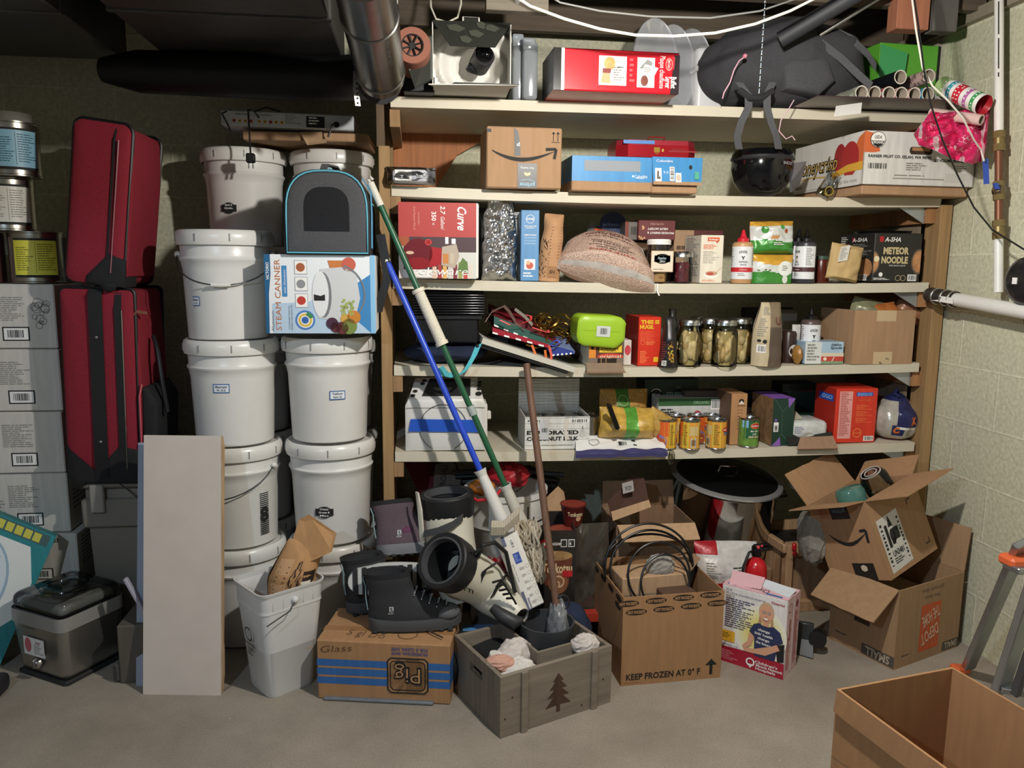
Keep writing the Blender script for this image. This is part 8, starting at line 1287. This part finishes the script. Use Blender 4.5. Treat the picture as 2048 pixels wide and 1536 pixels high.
m=MB(); m.tube([aZ(838,1245,zb+.003),aZ(850,1258,zb+.003),aZ(870,1268,zb+.003),aZ(885,1275,zb+.003)],.0025,K('3a2f28',.8),6); m.tube([aZ(820,1262,zb+.003),aZ(835,1252,zb+.003),aZ(860,1250,zb+.003)],.0025,K('3a2f28',.8),6); single(m,'loose_laces','loose brown boot laces trailing over the right end of the striped box','laces')
# shoes behind
SHM=Matrix.Translation(aY(712,1170,2.50)+Vector((-.02,0,.01)))@Matrix.Rotation(rad(5),4,'Z')@Matrix.Rotation(rad(-100),4,'X'); t=hiking('white soled trail shoe lying on its side showing its tread, behind the boots',SHM,'trail_shoe',K('8d9092',.6,'fabric'),K('c9cbc8',.6,'plastic'),'shoes behind the hiking boots')
SH2=Matrix.Translation(aY(757,1112,2.62))@Matrix.Rotation(rad(8),4,'Z')@Matrix.Rotation(rad(-20),4,'X'); t=hiking('grey and purple hiking shoe lying behind the trail shoe',SH2,'hiking_shoe',K('5a4a52',.8,'fabric'),K('6f7074',.7,'plastic'),'shoes behind the hiking boots'); m=MB(); m.ball((.10,-.036,.075),.022,K('5f2a4c',.7,'fabric'),12,(1.3,.3,.8)); m.obj('purple_panel',t)
m=MB(); m.box(aY(700,1170,2.50).x,2.545,0,aY(838,1170,2.5).x,2.70,.19,K('3a3a3c',.7,'card'),.004); single(m,'plain_box','dark box on the floor behind the striped box, carrying the shoes','box')
# small things between
single(cloth(.30,.20,.16,K('121214',.9,'fabric'),31),'dark_cloth','heap of black clothing under the lying snowboard boot','cloth',(aY(945,1225,2.45).x,2.44,0))
single(cloth(.16,.16,.20,K('1f2a44',.9,'fabric'),33),'navy_cloth','navy cloth hanging behind the brown stick','cloth',(aY(1135,1170,2.50).x,2.50,.02)); m=MB(); m.tube([aY(1125,1205,2.42)+Vector((.022*math.cos(2*PI*i/16),0,.026*math.sin(2*PI*i/16))) for i in range(16)],.003,K('2a2a2c',.4),6,True); single(m,'dark_ring','dark oval ring between the mop box and the planter pot','ring')
m=MB(); m.box(0,0,0,.11,.05,.075,K('4f8ac0',.4,'card'),.003); P=m.plane((0,-.0005,0),(.11,0,0),(0,0,.075),(0,-1,0)); P.rect(0,0,1,.55,K('2a8a3c'),1); P.text('12',.5,.8,.3,WHT,w=.35); P.ell(.7,.15,.2,.2,K('c83a2a'),2); single(m,'crayon_box','small blue and green box behind the wooden crate','box',(aY(925,1265,2.46).x,2.475,.075),(0,0,rad(-5))); m=MB(); m.box(0,0,0,.12,.08,.073,K('2a2826',.8,'card')); single(m,'plain_box','low dark box under the blue and green box','box',(aY(925,1265,2.46).x,2.475,0))
m=MB(); m.lathe([(0,.0),(.10,.0),(.115,.02),(.115,.045),(.09,.055),(0,.055)],K('4a4642',.7,'plastic'),32,axis=Matrix.Rotation(rad(28),4,'X')); 
single(m,'ribbed_disc','dark grey ribbed round lid tilted behind the wooden crate','lid',(aY(1010,1240,2.50).x,2.53,.085))
m=MB(); m.box(-.03,0,0,.03,.02,.11,K('2f3436',.4,'plastic'),.004); m.lathe([(0,0),(.03,0),(.03,.03),(0,.03)],RUB,16,(.045,.02,.06),axis=Matrix.Rotation(PI/2,4,'X')); m.slab([(-.035,-.02,.002),(.035,-.04,.002),(.03,0,.05),(-.03,0,.05)],.004,K('2f3436',.4)); single(m,'dustpan','dark plastic dustpan standing behind the cereal pack','dustpan',(aZ(1606,1306,0).x,aZ(1606,1306,0).y,0),(rad(-6),0,rad(-30)))
# square white bin with flour bag
A=aZ(460,1155,.36); C=aZ(521,1196,.36); E=aZ(655,1156,.36); rzb=math.atan2(C.y-A.y,C.x-A.x); w=(C-A).length; d=(E-C).length; cen=(A+E)/2; t=root('square_bin','white square plastic bin with a ribbed rim on the floor','bin',(cen.x,cen.y,0),(0,0,rzb)); BN=K('d3d3d2',.35,'plastic')
m=MB(); loft(m,[rring(w*q,d*q,.03,z) for q,z in ((.70,0),(.72,.006),(.90,.285),(.94,.29),(.94,.294),(.93,.30),(.955,.345),(.99,.35),(1,.36),(.965,.36),(.93,.30),(.70,.008))],BN,True,True); m.obj('bin_body',t)
for k in range(5): MB().box(w*.47,-d*.32+k*d*.15,.30,w*.476,-d*.315+k*d*.15,.345,BN,.001).obj('rim_rib',t)
m=MB(); P=m.plane((-w*.18,-d*.425-.002,.12),(w*.36,0,0),(0,-.012,.12),(0,-1,0)); P.ring(.5,.7,.2,.04,INK,5,18); P.text('FRANKFERD',.5,.42,.09,INK,w=.9,lay=6); P.text('FARMS',.5,.28,.09,INK,w=.5,lay=6); P.greek(.2,.05,.8,.2,2,INK,6); m.obj('farm_print',t)
m=MB(); m.ball((w*.49,0,.32),.012,BN,8); m.tube([(w*.50,0,.32),(w*.60,-.03,.30),(w*.66,-d*.5,.28)],.002,WIRE,6); m.obj('wire_handle',t)
KF=K('b58a5e',.85,'card'); mb=MB(); p=bag(mb,.15,.36,.10,KF,top=.30,bot=0,amp=.008,fr=12,seed=61,nu=34,nv=40,crease=.3,shape=lambda u,v,x,z:(x*(1-.18*max(0,v-.6)/.4)+.05*max(0,v-.66)/.34+.0,z)); 
p.rect(.06,.30,.36,.84,K('c49a72',.8),1)
for k in range(12): p.line([(.10,.34+k*.04),(.32,.34+k*.04)],.008,K('5a4030'),2)
R=random.Random(6)
for k in range(26): a,b=R.uniform(.40,.62),R.uniform(.35,.80); p.line([(a,b),(a+R.uniform(-.04,.06),b+R.uniform(.03,.08))],.008,K('3a261c'),2)
p.rect(.66,.40,.93,.74,K('2a1c16',.6),2); p.rect(.66,.58,.93,.66,K('e3dccb'),3); p.ell(.79,.49,.09,.045,K('d6b79c'),3)
o=single(mb,'flour_bag','kraft paper flour bag with its open top folded, standing in the white bin','bag',(cen.x+.035,cen.y-.005,.135),(rad(2),rad(2),rad(8)))
m=MB(); m.slab([(-.02,-.01,.29),(.05,-.03,.29),(.12,-.05,.33),(.135,-.02,.38),(.05,.0,.44),(.02,.01,.42)],.006,KF); m.obj('folded_top',o); m=MB(); m.box(-.05,-.05,0,.05,.05,.115,K('6a655f',.7,'card')); single(m,'packing_block','grey block inside the white bin under the flour bag','box',(cen.x+.02,cen.y,.015),(0,0,rzb))
# ladder
AL=K('a9adb2',.35,'metal',.9); ORG=K('e0683a',.45); t=root('folding_ladder','aluminium folding ladder with orange feet at the right edge','ladder',(0,0,0))
def rail(a,b,w_,d_,name,m_=AL): 
    m=MB(); M=frame3(a,Vector((1,.3,0)),b-a); m.M=M; m.box(-w_/2,-d_/2,0,w_/2,d_/2,(b-a).length,m_,.003); return m.obj(name,t)
rail(aZ(1935,1338,.02),aY(2045,1085,1.86),.05,.02,'ladder_rail'); rail(aY(1998,1385,1.86),aY(2075,1150,1.75),.055,.022,'ladder_rail'); rail(aY(2030,1390,1.80),aY(2110,1150,1.70),.02,.022,'rail_painted_shade',K('6c7076',.4,'metal',.8))  # last bar: darker metal paints in the shaded side of the rail
m=MB(); m.M=frame3(aY(2000,1375,1.84),Vector((1,-.5,-.25)),Vector((0,0,1))); m.box(0,-.02,-.008,.12,.02,.008,AL,.002); m.obj('ladder_rung',t)
m=MB(); m.M=frame3(aZ(1905,1343,.02),Vector((1,.2,0)),Vector((.2,0,1))); m.box(0,-.02,-.0,.06,.02,.022,ORG,.006); m.obj('orange_foot',t)
m=MB(); m.M=frame3(aY(2008,1125,1.88),Vector((1,0,.35)),Vector((0,0,1))); m.box(0,-.03,-.01,.09,.03,.02,ORG,.008); m.obj('orange_hinge',t); m=MB(); m.M=frame3(aY(2020,1135,1.86),Vector((1,0,-.1)),Vector((0,0,1))); m.box(0,-.03,-.01,.12,.03,.008,AL,.003); m.obj('ladder_step',t)
# foreground box
A=aZ(1673,1378,.43); B=aZ(1905,1334,.43); D=aZ(2048,1412,.43); rzf=math.atan2(B.y-A.y,B.x-A.x); w=(B-A).length; d=.43; nrm=Vector((-math.sin(rzf),math.cos(rzf),0)); O=A-nrm*d; O.z=0; t=root('foreground_carton','big empty open cardboard box in the lower right foreground','box',O,(0,0,rzf)); mb,pf=openbox(w,d,.43,K('a67c55',.85,'card'),.006); f=pf['L']; f.line([(.0,.62),(.35,.66),(.7,.5)],.004,CARDD,1); mb.obj('carton_body',t); flap(w,d,.43,'L',.05,168,K('8f6a48',.85,'card'),t,th=.005)
